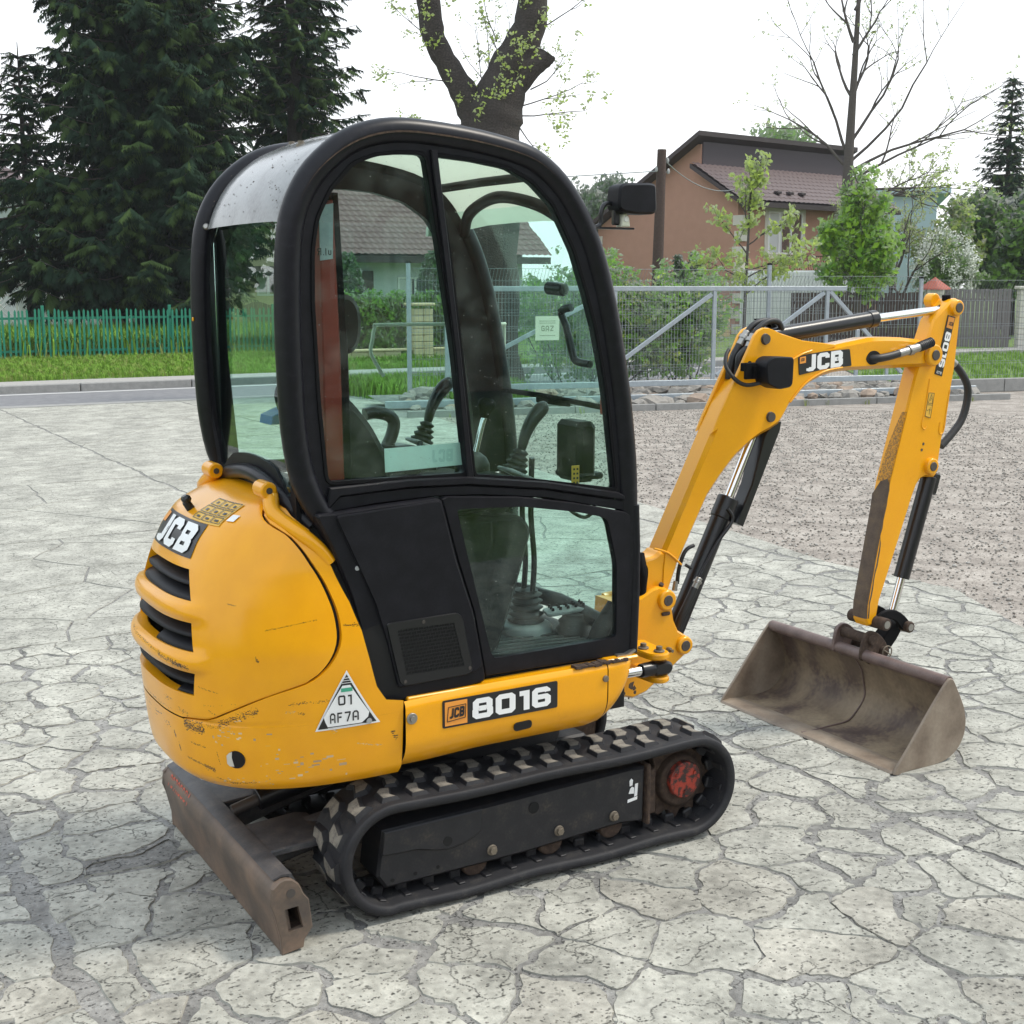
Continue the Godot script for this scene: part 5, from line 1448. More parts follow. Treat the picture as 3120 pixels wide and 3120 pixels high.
func exc_arm(ex: Node3D) -> void:
	var put_z := func(p: Array, t: float, bev := 0.004) -> MB:
		var mb := MB.new(); mb.prism(V2(p), t, 0, bev); return mb
	# swing post
	var kp := MB.new()
	var cheek := V2([0.600, 0.700, 0.667, 0.705, 0.715, 0.728, 0.745, 0.735, 0.775, 0.728, 0.803, 0.705, 0.812, 0.675, 0.810, 0.640, 0.818, 0.600, 0.838, 0.560, 0.880, 0.533, 0.898, 0.505, 0.892, 0.478, 0.870, 0.462, 0.800, 0.415, 0.700, 0.350, 0.640, 0.335, 0.590, 0.350, 0.580, 0.52])
	kp.prism(cheek, -0.030, -0.004, 0.007)
	kp.prism(cheek, -0.160, -0.134, 0.007)
	kp.prism(V2([0.56, 0.70, 0.65, 0.69, 0.70, 0.60, 0.74, 0.50, 0.78, 0.42, 0.70, 0.352, 0.64, 0.338, 0.58, 0.352, 0.54, 0.42]), -0.14, -0.02, 0.006)
	kp.cyl(Vector3(0.53, 0.36, -0.08), Vector3(0.53, 0.64, -0.08), 0.075, 0.075, 24, 0.01)
	var post := obj("swing_post", kp, M.paint, ex)
	for e in [[0.778, 0.683, 0.040], [0.862, 0.503, 0.036]]:
		var b := MB.new(); b.cyl(Vector3(e[0], e[1], -0.012), Vector3(e[0], e[1], 0.010), e[2], e[2] * 0.94, 24, 0.006)
		obj("pin_boss", b, M.yellow, post)
		b = MB.new(); b.cyl(Vector3(e[0], e[1], 0.008), Vector3(e[0], e[1], 0.0125), 0.020, 0.020, 18, 0.002)
		b.cyl(Vector3(e[0], e[1], 0.0115), Vector3(e[0], e[1], 0.0135), 0.007, 0.007, 8)
		obj("pin", b, M.pin, post)
	var bo := MB.new(); bo.cyl(Vector3(0.79, 0.497, -0.006), Vector3(0.79, 0.497, 0.012), 0.010, 0.010, 6, 0.001); bo.cyl(Vector3(0.79, 0.497, 0.010), Vector3(0.79, 0.497, 0.026), 0.006, 0.006, 10)
	obj("bolt", bo, M.bolt_steel, post)
	bo = MB.new(); bo.cyl(Vector3(0.765, 0.735, -0.02), Vector3(0.765, 0.742, -0.015), 0.009, 0.009, 10); bo.box(Vector3(0.775, 0.633, 0.0005), Vector3(0.038, 0.014, 0.010), 0.004)
	obj("grease_patch", bo, M.rusty_dark, post)
	var lugp := MB.new()
	lugp.prism(round_poly(V2([0.55, -0.02, 0.56, -0.20, 0.60, -0.225, 0.645, -0.205, 0.66, -0.02]), 0.025, 4), 0.538, 0.560, 0.005, [], Transform3D(Basis(Vector3(1, 0, 0), Vector3(0, 0, -1), Vector3(0, 1, 0)), Vector3.ZERO))
	lugp.prism(round_poly(V2([0.56, -0.02, 0.57, -0.20, 0.605, -0.225, 0.645, -0.205, 0.66, -0.02]), 0.025, 4), 0.455, 0.475, 0.005, [], Transform3D(Basis(Vector3(1, 0, 0), Vector3(0, 0, -1), Vector3(0, 1, 0)), Vector3.ZERO))
	obj("swing_lug", lugp, M.yellow, post)
	for q in [[0.585, 0.125], [0.608, 0.185]]:
		var b := MB.new(); b.cyl(Vector3(q[0], 0.559, q[1]), Vector3(q[0], 0.567, q[1]), 0.019, 0.019, 14, 0.002); b.cyl(Vector3(q[0], 0.565, q[1]), Vector3(q[0], 0.580, q[1]), 0.011, 0.011, 6, 0.001)
		obj("bolt", b, M.bolt_steel, post)
	var sc := MB.new(); sc.cyl(Vector3(0.10, 0.508, 0.19), Vector3(0.54, 0.506, 0.19), 0.017)
	var swc := obj("swing_cylinder", sc, M.chrome, ex)
	sc = MB.new(); sc.cyl(Vector3(0.525, 0.506, 0.19), Vector3(0.585, 0.506, 0.19), 0.024, 0.026, 16, 0.004)
	sc.prism(round_poly(V2([0.57, 0.480, 0.64, 0.480, 0.655, 0.505, 0.64, 0.530, 0.57, 0.530]), 0.02, 3), 0.165, 0.215, 0.008)
	obj("rod_eye", sc, M.black_paint, swc)
	# boom
	var beam := V2([0.772, 0.790, 0.778, 0.851, 1.000, 1.283, 1.050, 1.375, 1.12, 1.463, 1.22, 1.530, 1.34, 1.563, 1.46, 1.574, 1.587, 1.579, 1.70, 1.594, 1.762, 1.602, 1.85, 1.603, 1.941, 1.600, 2.04, 1.590, 2.100, 1.572, 2.136, 1.548, 2.148, 1.520, 2.138, 1.494, 2.110, 1.484, 2.052, 1.481, 1.85, 1.480, 1.651, 1.479, 1.585, 1.475, 1.525, 1.462, 1.470, 1.441, 1.424, 1.415, 1.392, 1.388, 1.365, 1.356, 1.340, 1.318, 1.318, 1.291, 1.275, 1.270, 1.229, 1.253, 1.195, 1.236, 1.162, 1.215, 1.128, 1.192, 1.096, 1.166, 1.040, 1.108, 0.985, 1.043, 0.852, 0.799, 0.825, 0.745, 0.80, 0.70, 0.77, 0.70])
	var bm := MB.new(); bm.prism(beam, -0.130, -0.030, 0.014)
	# a raised round of weld where the foot casting meets the box section
	var boom := obj("boom", bm, M.paint, ex)
	var weld := MB.new()
	weld.tube(smooth3(V3([0.737, 0.872, -0.028, 0.80, 0.850, -0.026, 0.862, 0.800, -0.028]), 3), 0.004, 8)
	weld.tube(smooth3(V3([1.46, 1.560, -0.028, 1.40, 1.545, -0.027, 1.32, 1.505, -0.027, 1.26, 1.450, -0.028]), 4), 0.004, 8)
	weld.tube(smooth3(V3([1.62, 1.492, -0.028, 1.52, 1.478, -0.027, 1.43, 1.436, -0.027, 1.36, 1.370, -0.028]), 4), 0.004, 8)
	obj("weld_bead", weld, M.yellow, boom)
	var foot := MB.new()
	foot.prism(round_poly(V2([0.69, 0.70, 0.68, 0.80, 0.705, 0.838, 0.75, 0.84, 0.775, 0.865, 0.862, 0.812, 0.83, 0.74, 0.80, 0.66, 0.75, 0.65]), 0.03, 4), -0.125, -0.034, 0.012)
	obj("foot_casting", foot, M.yellow, boom)
	var fh := MB.new(); fh.prism(smooth2(V2([0.682, 0.70, 0.676, 0.79, 0.692, 0.825, 0.716, 0.80, 0.712, 0.74, 0.700, 0.70]), 4), -0.04, -0.0325, 0.0)
	fh.tube(smooth3(V3([0.68, 0.66, -0.03, 0.688, 0.74, -0.026, 0.69, 0.80, -0.03, 0.70, 0.85, -0.06]), 4), 0.016, 10)
	obj("hose_opening", fh, M.black_matt, boom)
	var ear := V2([0.990, 1.272, 1.02, 1.335, 1.157, 1.584, 1.175, 1.620, 1.195, 1.640, 1.220, 1.650, 1.245, 1.648, 1.272, 1.640, 1.300, 1.629, 1.415, 1.599, 1.587, 1.580, 1.58, 1.570, 1.44, 1.545, 1.30, 1.50, 1.16, 1.40, 1.05, 1.30])
	for z in [-0.0440, -0.1305]:
		var em := MB.new(); em.prism(ear, z, z + 0.0142, 0.003)
		obj("ear_plate", em, M.paint, boom)
	for e in [[1.229, 1.608, 0.021, -0.0295], [1.266, 1.319, 0.020, -0.0295]]:
		var b := MB.new(); b.cyl(Vector3(e[0], e[1], e[3] - 0.015), Vector3(e[0], e[1], e[3] + 0.003), e[2], e[2], 20, 0.002); b.cyl(Vector3(e[0], e[1], -0.140), Vector3(e[0], e[1], -0.0200), 0.018, 0.018, 14)
		obj("pin", b, M.pin, boom)
	var sh := MB.new(); sh.cyl(Vector3(1.158, 1.520, -0.0310), Vector3(1.158, 1.520, -0.0285), 0.010, 0.010, 14)
	obj("hole", sh, M.dark_hole, boom)
	var tipb := MB.new()
	tipb.cyl(Vector3(2.112, 1.527, -0.032), Vector3(2.112, 1.527, -0.012), 0.046, 0.043, 26, 0.006)
	obj("tip_boss", tipb, M.yellow, boom)
	tipb = MB.new(); tipb.cyl(Vector3(2.112, 1.527, -0.013), Vector3(2.112, 1.527, -0.007), 0.021, 0.021, 18, 0.002)
	obj("pin", tipb, M.pin, boom)
	var dp := MB.new(); dp.prism(round_poly(V2([1.392, 1.542, 1.52, 1.556, 1.655, 1.562, 1.668, 1.497, 1.52, 1.488, 1.400, 1.470]), 0.006, 3), -0.0300, -0.0275)
	var dec := obj("decal", dp, M.ink_black, boom)
	var lt := MB.new()
	write(lt, "JCB", plane_put(Vector3(1.428, 1.481, -0.0268), Vector3(0.995, 0.085, 0).normalized(), Vector3(-0.06, 1, 0).normalized()), 0.062, 0.25, 1.38, 0.10, 0.05)
	obj("lettering", lt, M.ink_white, dec)
	lt = MB.new(); lt.prism(V2([1.401, 1.512, 1.431, 1.516, 1.429, 1.541, 1.400, 1.537]), -0.0276, -0.0266)
	obj("orange_square", lt, M.ink_orange, dec)
	lt = MB.new(); write(lt, "JCB", plane_put(Vector3(1.404, 1.521, -0.0262), Vector3(1, 0.1, 0).normalized(), Vector3(0, 1, 0)), 0.011, 0.25, 0.75, 0.08)
	obj("small_print", lt, M.ink_black, dec)
	# hose out of the boom to the dipper
	var ho := MB.new(); ho.prism(smooth2(V2([1.745, 1.52, 1.765, 1.548, 1.80, 1.55, 1.825, 1.53, 1.81, 1.505, 1.77, 1.498]), 3), -0.0302, -0.0285)
	obj("hose_hole", ho, M.dark_hole, boom)
	var hz := MB.new(); hz.tube(smooth3(V3([1.77, 1.522, -0.05, 1.79, 1.522, -0.016, 1.85, 1.530, -0.008, 1.90, 1.540, -0.006]), 4), 0.0155, 12)
	hz.tube(V3([2.00, 1.561, -0.002, 2.04, 1.572, -0.002, 2.075, 1.581, -0.006]), 0.019, 12)
	for k in 8: hz.cyl(Vector3(2.005 + k * 0.009, 1.5625 + k * 0.0024, -0.002), Vector3(2.009 + k * 0.009, 1.5636 + k * 0.0024, -0.002), 0.0205, 0.0205, 12)
	var hose := obj("service_hose", hz, M.hose, boom)
	hz = MB.new(); hz.cyl(Vector3(1.895, 1.539, -0.006), Vector3(1.945, 1.549, -0.003), 0.016, 0.016, 14, 0.002); hz.cyl(Vector3(1.945, 1.549, -0.003), Vector3(1.968, 1.5535, -0.003), 0.022, 0.022, 6, 0.002); hz.cyl(Vector3(1.966, 1.553, -0.003), Vector3(2.005, 1.562, -0.002), 0.017, 0.017, 14, 0.002)
	obj("coupling", hz, M.steel, hose)
	# work lamp on the boom's flank
	var wl := MB.new(); wl.prism(round_poly(V2([1.160, 1.452, 1.150, 1.515, 1.160, 1.538, 1.185, 1.549, 1.272, 1.546, 1.283, 1.538, 1.281, 1.448, 1.270, 1.436, 1.215, 1.430]), 0.012, 3), 0.000, 0.072, 0.016)
	var lamp := obj("work_lamp", wl, M.black_plastic, ex)
	wl = MB.new()
	wl.box(Vector3(1.125, 1.497, 0.012), Vector3(0.05, 0.060, 0.014), 0.003)
	for k in 6: wl.box(Vector3(1.130 + 0.008 * k, 1.492, 0.024), Vector3(0.003, 0.045, 0.02), 0.0)
	wl.box(Vector3(1.12, 1.51, -0.006), Vector3(0.03, 0.03, 0.03), 0.003)
	obj("lamp_bracket", wl, M.black_matt, lamp)
	wl = MB.new(); wl.tube(smooth3(V3([1.165, 1.452, 0.02, 1.12, 1.445, 0.0, 1.085, 1.465, -0.02, 1.065, 1.51, -0.05, 1.08, 1.55, -0.07, 1.10, 1.57, -0.08]), 4), 0.0075, 8)
	obj("cable", wl, M.hose, lamp)
	# dipper cylinder and its hoses
	var cy := MB.new()
	cy.cyl(Vector3(1.28, 1.612, -0.0865), Vector3(1.838, 1.674, -0.0865), 0.031, 0.031, 24, 0.004)
	cy.cyl(Vector3(1.80, 1.6698, -0.0865), Vector3(1.842, 1.6744, -0.0865), 0.034, 0.034, 24, 0.004)
	cy.cyl(Vector3(1.229, 1.608, -0.115), Vector3(1.229, 1.608, -0.058), 0.032, 0.032, 18, 0.004)
	var dc := obj("dipper_cylinder", cy, M.black_paint, ex)
	cy = MB.new(); cy.cyl(Vector3(1.835, 1.6735, -0.0865), Vector3(2.215, 1.707, -0.0865), 0.0165, 0.0165, 18)
	obj("rod", cy, M.chrome, dc)
	cy = MB.new(); cy.cyl(Vector3(2.20, 1.706, -0.0865), Vector3(2.25, 1.712, -0.0865), 0.019, 0.03, 16, 0.003); cy.cyl(Vector3(2.262, 1.716, -0.112), Vector3(2.262, 1.716, -0.062), 0.034, 0.034, 18, 0.004); cy.cyl(Vector3(2.24, 1.735, -0.0865), Vector3(2.238, 1.765, -0.0865), 0.018, 0.018, 12, 0.003)
	obj("rod_eye", cy, M.black_matt, dc)
	cy = MB.new()
	cy.prism(V2([1.255, 1.680, 1.325, 1.683, 1.365, 1.645, 1.34, 1.640, 1.30, 1.655, 1.265, 1.668]), -0.13, -0.115, 0.002)
	obj("hose_bracket", cy, M.black_matt, dc)
	for e in [0.0, 1.0]:
		var z = -0.105 + 0.035 * e
		cy = MB.new()
		cy.tube(smooth3(V3([1.345, 1.640, z, 1.325, 1.668, z, 1.28, 1.672, z, 1.235, 1.658 - 0.008 * e, z, 1.205, 1.632 - 0.01 * e, z]), 4), 0.0115, 10)
		cy.tube(smooth3(V3([1.172 + 0.012 * e, 1.585 - 0.01 * e, z, 1.145, 1.545, z, 1.130 + 0.01 * e, 1.50, z, 1.125 + 0.01 * e, 1.46, z]), 4), 0.0150, 10)
		var hb := obj("hydraulic_hose", cy, M.hose, dc)
		cy = MB.new(); cy.cyl(Vector3(1.207, 1.634 - 0.01 * e, z), Vector3(1.170 + 0.012 * e, 1.583 - 0.01 * e, z), 0.0155, 0.0155, 8, 0.002); cy.cyl(Vector3(1.196, 1.618 - 0.01 * e, z), Vector3(1.186, 1.605 - 0.01 * e, z), 0.0195, 0.0195, 6, 0.001)
		obj("hose_fitting", cy, M.steel, dc)
	# boom cylinder
	cy = MB.new(); cy.cyl(Vector3(0.862, 0.503, -0.083), Vector3(1.115, 1.005, -0.083), 0.036, 0.036, 24, 0.004)
	cy.cyl(Vector3(1.083, 0.942, -0.083), Vector3(1.122, 1.019, -0.083), 0.041, 0.041, 24, 0.005)
	var bc := obj("boom_cylinder", cy, M.black_paint, ex)
	cy = MB.new(); cy.cyl(Vector3(1.11, 0.996, -0.083), Vector3(1.262, 1.312, -0.083), 0.0175, 0.0175, 18)
	obj("rod", cy, M.chrome, bc)
	cy = MB.new()
	cy.prism(V2([1.150, 0.960, 1.135, 0.925, 1.172, 0.908, 1.255, 1.085, 1.338, 1.262, 1.345, 1.30, 1.30, 1.30, 1.258, 1.245, 1.205, 1.065, 1.180, 1.015]), -0.118, -0.050, 0.005)
	obj("rod_guard", cy, M.black_paint, bc)
	cy = MB.new()
	cy.tube(smooth3(V3([1.085, 0.985, -0.045, 1.105, 0.955, -0.04, 1.095, 0.925, -0.038, 1.04, 0.865, -0.040, 0.99, 0.79, -0.040, 0.955, 0.735, -0.040]), 4), 0.0075, 8)
	cy.tube(smooth3(V3([0.862, 0.725, -0.05, 0.868, 0.775, -0.05, 0.885, 0.825, -0.05, 0.905, 0.85, -0.05, 0.935, 0.86, -0.05]), 4), 0.0075, 8)
	cy.tube(V3([0.90, 0.79, -0.05, 0.925, 0.775, -0.05]), 0.006, 8)
	obj("steel_pipe", cy, M.black_paint, bc)
	cy = MB.new(); cy.cyl(Vector3(0.957, 0.738, -0.040), Vector3(0.935, 0.700, -0.040), 0.013, 0.013, 8, 0.002); cy.cyl(Vector3(0.951, 0.728, -0.040), Vector3(0.946, 0.719, -0.040), 0.017, 0.017, 6, 0.001); cy.cyl(Vector3(0.856, 0.735, -0.05), Vector3(0.850, 0.700, -0.05), 0.009, 0.010, 8)
	obj("hose_fitting", cy, M.steel, bc)
	cy = MB.new(); cy.tube(smooth3(V3([0.935, 0.702, -0.040, 0.905, 0.65, -0.040, 0.88, 0.60, -0.045, 0.87, 0.55, -0.06]), 4), 0.0145, 10)
	obj("hydraulic_hose", cy, M.hose, bc)
	# dipper
	var dz0 := -0.125; var dz1 := -0.048
	var dip := V2([2.130, 1.667, 2.215, 1.735, 2.230, 1.747, 2.255, 1.752, 2.278, 1.744, 2.290, 1.722, 2.289, 1.698, 2.272, 1.474, 2.246, 1.32, 2.217, 1.166, 2.206, 1.08, 2.200, 1.035, 2.185, 1.022, 2.130, 1.027, 2.108, 1.022, 2.085, 0.998, 2.066, 0.957, 1.965, 0.69, 1.905, 0.535, 1.890, 0.455, 1.870, 0.432, 1.845, 0.432, 1.829, 0.455, 1.829, 0.523, 1.875, 0.77, 1.922, 1.018, 1.985, 1.245, 2.040, 1.440, 2.051, 1.473, 2.090, 1.565])
	var dm := MB.new(); dm.prism(dip, dz0, dz1, 0.008)
	var dipper := obj("dipper", dm, M.paint, ex)
	var wf := MB.new()   # bare steel on the face that meets the ground
	var edge := PackedVector2Array(); var e2 := PackedVector2Array()
	for q in [[1.829, 0.462], [1.829, 0.523], [1.852, 0.646], [1.875, 0.77], [1.898, 0.893], [1.920, 1.010]]:
		edge.append(Vector2(q[0], q[1]))
	var rows := []
	for j in 19:
		var y := lerpf(0.465, 1.02, j / 18.0)
		var x := 0.0
		for i in edge.size() - 1:
			if y >= edge[i].y: x = lerpf(edge[i].x, edge[i + 1].x, clampf((y - edge[i].y) / (edge[i + 1].y - edge[i].y), 0, 1))
		var jag := rng.randf_range(-0.004, 0.004)
		var tj := (smoothstep(0.9, 1.02, y)) * 0.05
		var wdt := (0.0075 + jag) if y < 0.80 else -0.004 + jag
		rows.append(PackedVector3Array([Vector3(x - 0.0012, y - tj * 1.1, dz0 + 0.004) + Vector3(-0.225 * tj * 1.1, 0, 0), Vector3(x - 0.0025, y, -0.09), Vector3(x - 0.0012, y + tj * 0.3, dz1 - 0.008) + Vector3(0.225 * tj * 0.3, 0, 0), Vector3(x + 0.0030, y, dz1 - 0.0012), Vector3(x + 0.012 + wdt, y, dz1 + 0.0010)]))
	for r in rows: r.reverse()
	wf.grid(rows)
	obj("bare_face", wf, M.worn_face, dipper)
	wf = MB.new(); rows = []
	for j in 15:
		var y := lerpf(1.02, 1.30, j / 14.0)
		var x := lerpf(1.9225, 2.0, (y - 1.018) / 0.282)
		var k := j / 14.0
		rows.append(PackedVector3Array([Vector3(x + 0.004, y, dz1 - 0.0012 + 0.0005), Vector3(x - 0.0008, y, lerpf(dz1 - 0.006, dz1 - 0.010, k)), Vector3(x - 0.0012, y, lerpf(dz0 + 0.014, dz1 - 0.02, k * k))]))
	wf.grid(rows)
	obj("worn_patch", wf, M.worn_spots, dipper)
	for e in [[2.251, 1.714, 0.034, 0.020, "top_boss"], [2.152, 1.071, 0.036, 0.019, "cylinder_boss"]]:
		var b := MB.new(); b.cyl(Vector3(e[0], e[1], dz1 - 0.01), Vector3(e[0], e[1], dz1 + 0.020), e[2], e[2] * 0.93, 24, 0.005)
		obj(e[4], b, M.yellow, dipper)
		b = MB.new(); b.cyl(Vector3(e[0], e[1], dz1 + 0.018), Vector3(e[0], e[1], dz1 + 0.024), e[3], e[3], 18, 0.002)
		obj("pin", b, M.pin, dipper)
	var tb := MB.new(); tb.cyl(Vector3(2.215, 1.742, -0.16), Vector3(2.215, 1.742, -0.12), 0.03, 0.03, 18, 0.005)
	obj("far_boss", tb, M.yellow, dipper)
	for e in [[2.108, 1.165, 0.006], [2.100, 1.141, 0.006]]:
		var b := MB.new(); b.cyl(Vector3(e[0], e[1], dz1 - 0.001), Vector3(e[0], e[1], dz1 + 0.0012), e[2], e[2], 12)
		obj("rivet_hole", b, M.pin, dipper)
	for pth in [[2.125, 1.43, 2.105, 1.30, 2.092, 1.245, 2.108, 1.225, 2.120, 1.235], [2.245, 1.38, 2.232, 1.29, 2.222, 1.215, 2.205, 1.20, 2.195, 1.215, 2.200, 1.25]]:
		var p := smooth2(V2(pth), 4, false); var b := MB.new()
		b.tube(at_z(p, dz1), 0.0035, 8)
		obj("weld_bead", b, M.yellow, dipper)
	var dd := MB.new(); dd.prism(V2([2.209, 1.685, 2.252, 1.676, 2.193, 1.437, 2.150, 1.449]), dz1 - 0.001, dz1 + 0.0022)
	dec = obj("decal", dd, M.ink_black, dipper)
	lt = MB.new(); lt.prism(V2([2.213, 1.679, 2.247, 1.672, 2.236, 1.627, 2.203, 1.635]), dz1 + 0.0020, dz1 + 0.0032)
	obj("orange_square", lt, M.ink_orange, dec)
	var ud := Vector3(-0.238, -0.971, 0).normalized()
	lt = MB.new(); write(lt, "JCB", plane_put(Vector3(2.212, 1.645, dz1 + 0.0040), Vector3(0.975, -0.22, 0).normalized(), Vector3(0.22, 0.975, 0).normalized()), 0.015, 0.22, 0.8, 0.06)
	obj("badge", lt, M.ink_black, dec)
	lt = MB.new(); write(lt, "8016", plane_put(Vector3(2.2015, 1.620, dz1 + 0.0034), ud, Vector3(0.971, -0.238, 0).normalized()), 0.033, 0.24, 1.36, 0.14)
	write(lt, "CTS", plane_put(Vector3(2.158, 1.452, dz1 + 0.0034), Vector3(0.971, -0.238, 0).normalized(), -ud), 0.0105, 0.17, 1.15, 0.12)
	obj("lettering", lt, M.ink_white, dec)
	var ws := MB.new(); ws.prism(round_poly(V2([2.122, 1.375, 2.155, 1.372, 2.139, 1.268, 2.106, 1.278]), 0.005, 3), dz1 - 0.001, dz1 + 0.002)
	dec = obj("warning_sticker", ws, M.ink_yellow, dipper)
	ws = MB.new()
	var z2 := dz1 + 0.0027
	for e in [[2.123, 1.373, 2.154, 1.370], [2.154, 1.370, 2.138, 1.270], [2.138, 1.270, 2.107, 1.279], [2.107, 1.279, 2.123, 1.373], [2.118, 1.325, 2.146, 1.322], [2.120, 1.331, 2.139, 1.367], [2.139, 1.367, 2.147, 1.329], [2.147, 1.329, 2.120, 1.331], [2.134, 1.314, 2.129, 1.284], [2.124, 1.305, 2.138, 1.302], [2.113, 1.304, 2.122, 1.301], [2.132, 1.340, 2.138, 1.352]]:
		var a := Vector2(e[0], e[1]); var b := Vector2(e[2], e[3]); var w := (b - a).normalized().orthogonal() * 0.0011
		ws.cap(MB.ccw(PackedVector2Array([a - w, b - w, b + w, a + w])), [], z2, Transform3D(), true)
	obj("pictograms", ws, M.ink_black, dec)
	# hose loop behind the dipper
	hz = MB.new(); hz.tube(smooth3(V3([2.29, 1.52, -0.13, 2.36, 1.470, -0.12, 2.405, 1.40, -0.10, 2.415, 1.33, -0.10, 2.39, 1.25, -0.10, 2.34, 1.195, -0.10, 2.27, 1.14, -0.10]), 4), 0.0165, 10)
	var hl := obj("hydraulic_hose", hz, M.hose, dipper)
	hz = MB.new(); hz.cyl(Vector3(2.31, 1.507, -0.128), Vector3(2.352, 1.477, -0.122), 0.019, 0.019, 8, 0.002)
	obj("hose_fitting", hz, M.steel, dipper)
	# bucket cylinder
	cy = MB.new(); cy.cyl(Vector3(2.195, 1.02, -0.0865), Vector3(2.062, 0.602, -0.0865), 0.033, 0.033, 24, 0.003)
	cy.cyl(Vector3(2.152, 1.071, -0.115), Vector3(2.152, 1.071, -0.058), 0.034, 0.034, 18, 0.004)
	cy.box(Vector3(2.21, 0.99, -0.075), Vector3(0.035, 0.09, 0.035), 0.006, Basis(Vector3(0, 0, 1), -0.3))
	var kc := obj("bucket_cylinder", cy, M.black_paint, ex)
	cy = MB.new(); cy.cyl(Vector3(2.066, 0.615, -0.0865), Vector3(2.018, 0.458, -0.0865), 0.0175, 0.0175, 18)
	obj("rod", cy, M.chrome, kc)
	# bucket linkage
	var lk := MB.new()
	for z in [-0.048, -0.142]:
		lk.prism(smooth2(V2([1.870, 0.452, 1.892, 0.478, 1.930, 0.490, 1.985, 0.485, 2.035, 0.455, 2.068, 0.420, 2.066, 0.398, 2.045, 0.390, 2.018, 0.405, 1.990, 0.437, 1.955, 0.452, 1.918, 0.448, 1.900, 0.428, 1.878, 0.430]), 2), z, z + 0.018, 0.003)
	var link := obj("tipping_link", lk, M.black_matt, ex)
	lk = MB.new(); lk.prism(smooth2(V2([2.000, 0.42, 2.035, 0.425, 2.050, 0.40, 2.02, 0.35, 1.96, 0.295, 1.925, 0.285, 1.905, 0.305, 1.925, 0.345]), 2), -0.118, -0.055, 0.004)
	obj("bucket_link", lk, M.black_matt, link)
	for e in [[1.888, 0.446, -0.19, 0.012, 0.026], [2.050, 0.409, -0.155, -0.010, 0.024]]:
		var b := MB.new(); b.cyl(Vector3(e[0], e[1], e[2]), Vector3(e[0], e[1], e[3]), e[4], e[4], 20, 0.004)
		obj("pin", b, M.rusty_dark, link)
		b = MB.new(); b.cyl(Vector3(e[0], e[1], e[3] - 0.001), Vector3(e[0], e[1], e[3] + 0.002), e[4] * 0.62, e[4] * 0.62, 16)
		obj("pin_face", b, M.steel, link)
	# bucket: swept shell, two side plates, lip bar, tubular top edge, two ears
	var bz0 := -0.608; var bz1 := 0.388
	var inner := smooth2(V2([1.565, 0.004, 1.66, 0.003, 1.76, 0.004, 1.83, 0.016, 1.885, 0.052, 1.912, 0.105, 1.915, 0.155, 1.895, 0.215, 1.862, 0.275, 1.836, 0.312]), 4, false)
	var shell := MB.new(); var sr := []; var so := []
	for p in range(inner.size()):
		var t := (inner[mini(p + 1, inner.size() - 1)] - inner[maxi(p - 1, 0)]).normalized()
		var nn := Vector2(-t.y, t.x)
		sr.append(PackedVector3Array()); so.append(PackedVector3Array())
		for k in 9:
			var z := lerpf(bz0, bz1, k / 8.0)
			sr[-1].append(Vector3(inner[p].x + nn.x * 0.004, inner[p].y + nn.y * 0.004 + 0.002 * sin(k * 1.9 + p * 0.3), z))
			var q := inner[p] - nn * 0.008
			so[-1].append(Vector3(q.x, maxf(q.y, 0.0005 if p < 8 else q.y), z))
	so.reverse()
	shell.grid(sr)
	var bucket := obj("bucket", shell, M.bucket_in, ex)
	var osh := MB.new(); osh.grid(so); obj("outer_skin", osh, M.bucket_out, bucket)
	var lip := MB.new(); lip.prism(V2([1.548, 0.001, 1.60, 0.0, 1.66, 0.0005, 1.66, 0.008, 1.60, 0.014, 1.555, 0.009]), bz0, bz1, 0.002)
	obj("cutting_edge", lip, M.bucket_out, bucket)
	var plate := smooth2(V2([1.552, 0.000, 1.640, 0.000, 1.76, -0.002, 1.835, 0.008, 1.890, 0.038, 1.922, 0.085, 1.930, 0.140, 1.920, 0.19, 1.90, 0.235, 1.868, 0.29, 1.848, 0.322, 1.830, 0.330, 1.812, 0.322, 1.74, 0.24, 1.62, 0.090]), 3)
	for z in [bz0 - 0.010, bz1 - 0.002]:
		var sp := MB.new(); sp.prism(plate, z, z + 0.012, 0.003)
		obj("side_plate", sp, M.bucket_out, bucket)
	var tt := MB.new(); tt.tube(PackedVector3Array([Vector3(1.832, 0.312, bz0), Vector3(1.833, 0.3125, -0.3), Vector3(1.832, 0.312, 0.0), Vector3(1.832, 0.312, bz1)]), 0.024, 16)
	obj("top_tube", tt, M.bucket_rim, bucket)
	var rb := MB.new()   # welded seam across the middle of the bowl
	var sp2 := PackedVector3Array()
	for p in range(inner.size()):
		var t := (inner[mini(p + 1, inner.size() - 1)] - inner[maxi(p - 1, 0)]).normalized()
		var q := inner[p] + Vector2(-t.y, t.x) * 0.006
		sp2.append(Vector3(q.x, q.y, -0.115 + 0.004 * sin(p * 0.7)))
	rb.tube(sp2, 0.0038, 6)
	obj("weld_seam", rb, M.bucket_rim, bucket)
	for z in [-0.058, -0.215]:
		var em := MB.new()
		em.prism(smooth2(V2([1.806, 0.300, 1.812, 0.36, 1.826, 0.395, 1.852, 0.410, 1.885, 0.404, 1.925, 0.375, 1.955, 0.335, 1.957, 0.295, 1.93, 0.262, 1.89, 0.25, 1.84, 0.285]), 3), z, z + 0.016, 0.003)
		obj("ear", em, M.bucket_rim if z < -0.1 else M.rusty_dark, bucket)
	for e in [[1.860, 0.374], [1.928, 0.318]]:
		var b := MB.new(); b.cyl(Vector3(e[0], e[1], -0.235), Vector3(e[0], e[1], -0.026), 0.022, 0.022, 18, 0.003)
		obj("pin", b, M.rusty_dark, bucket)
	var rg := MB.new(); var rpth := PackedVector3Array()
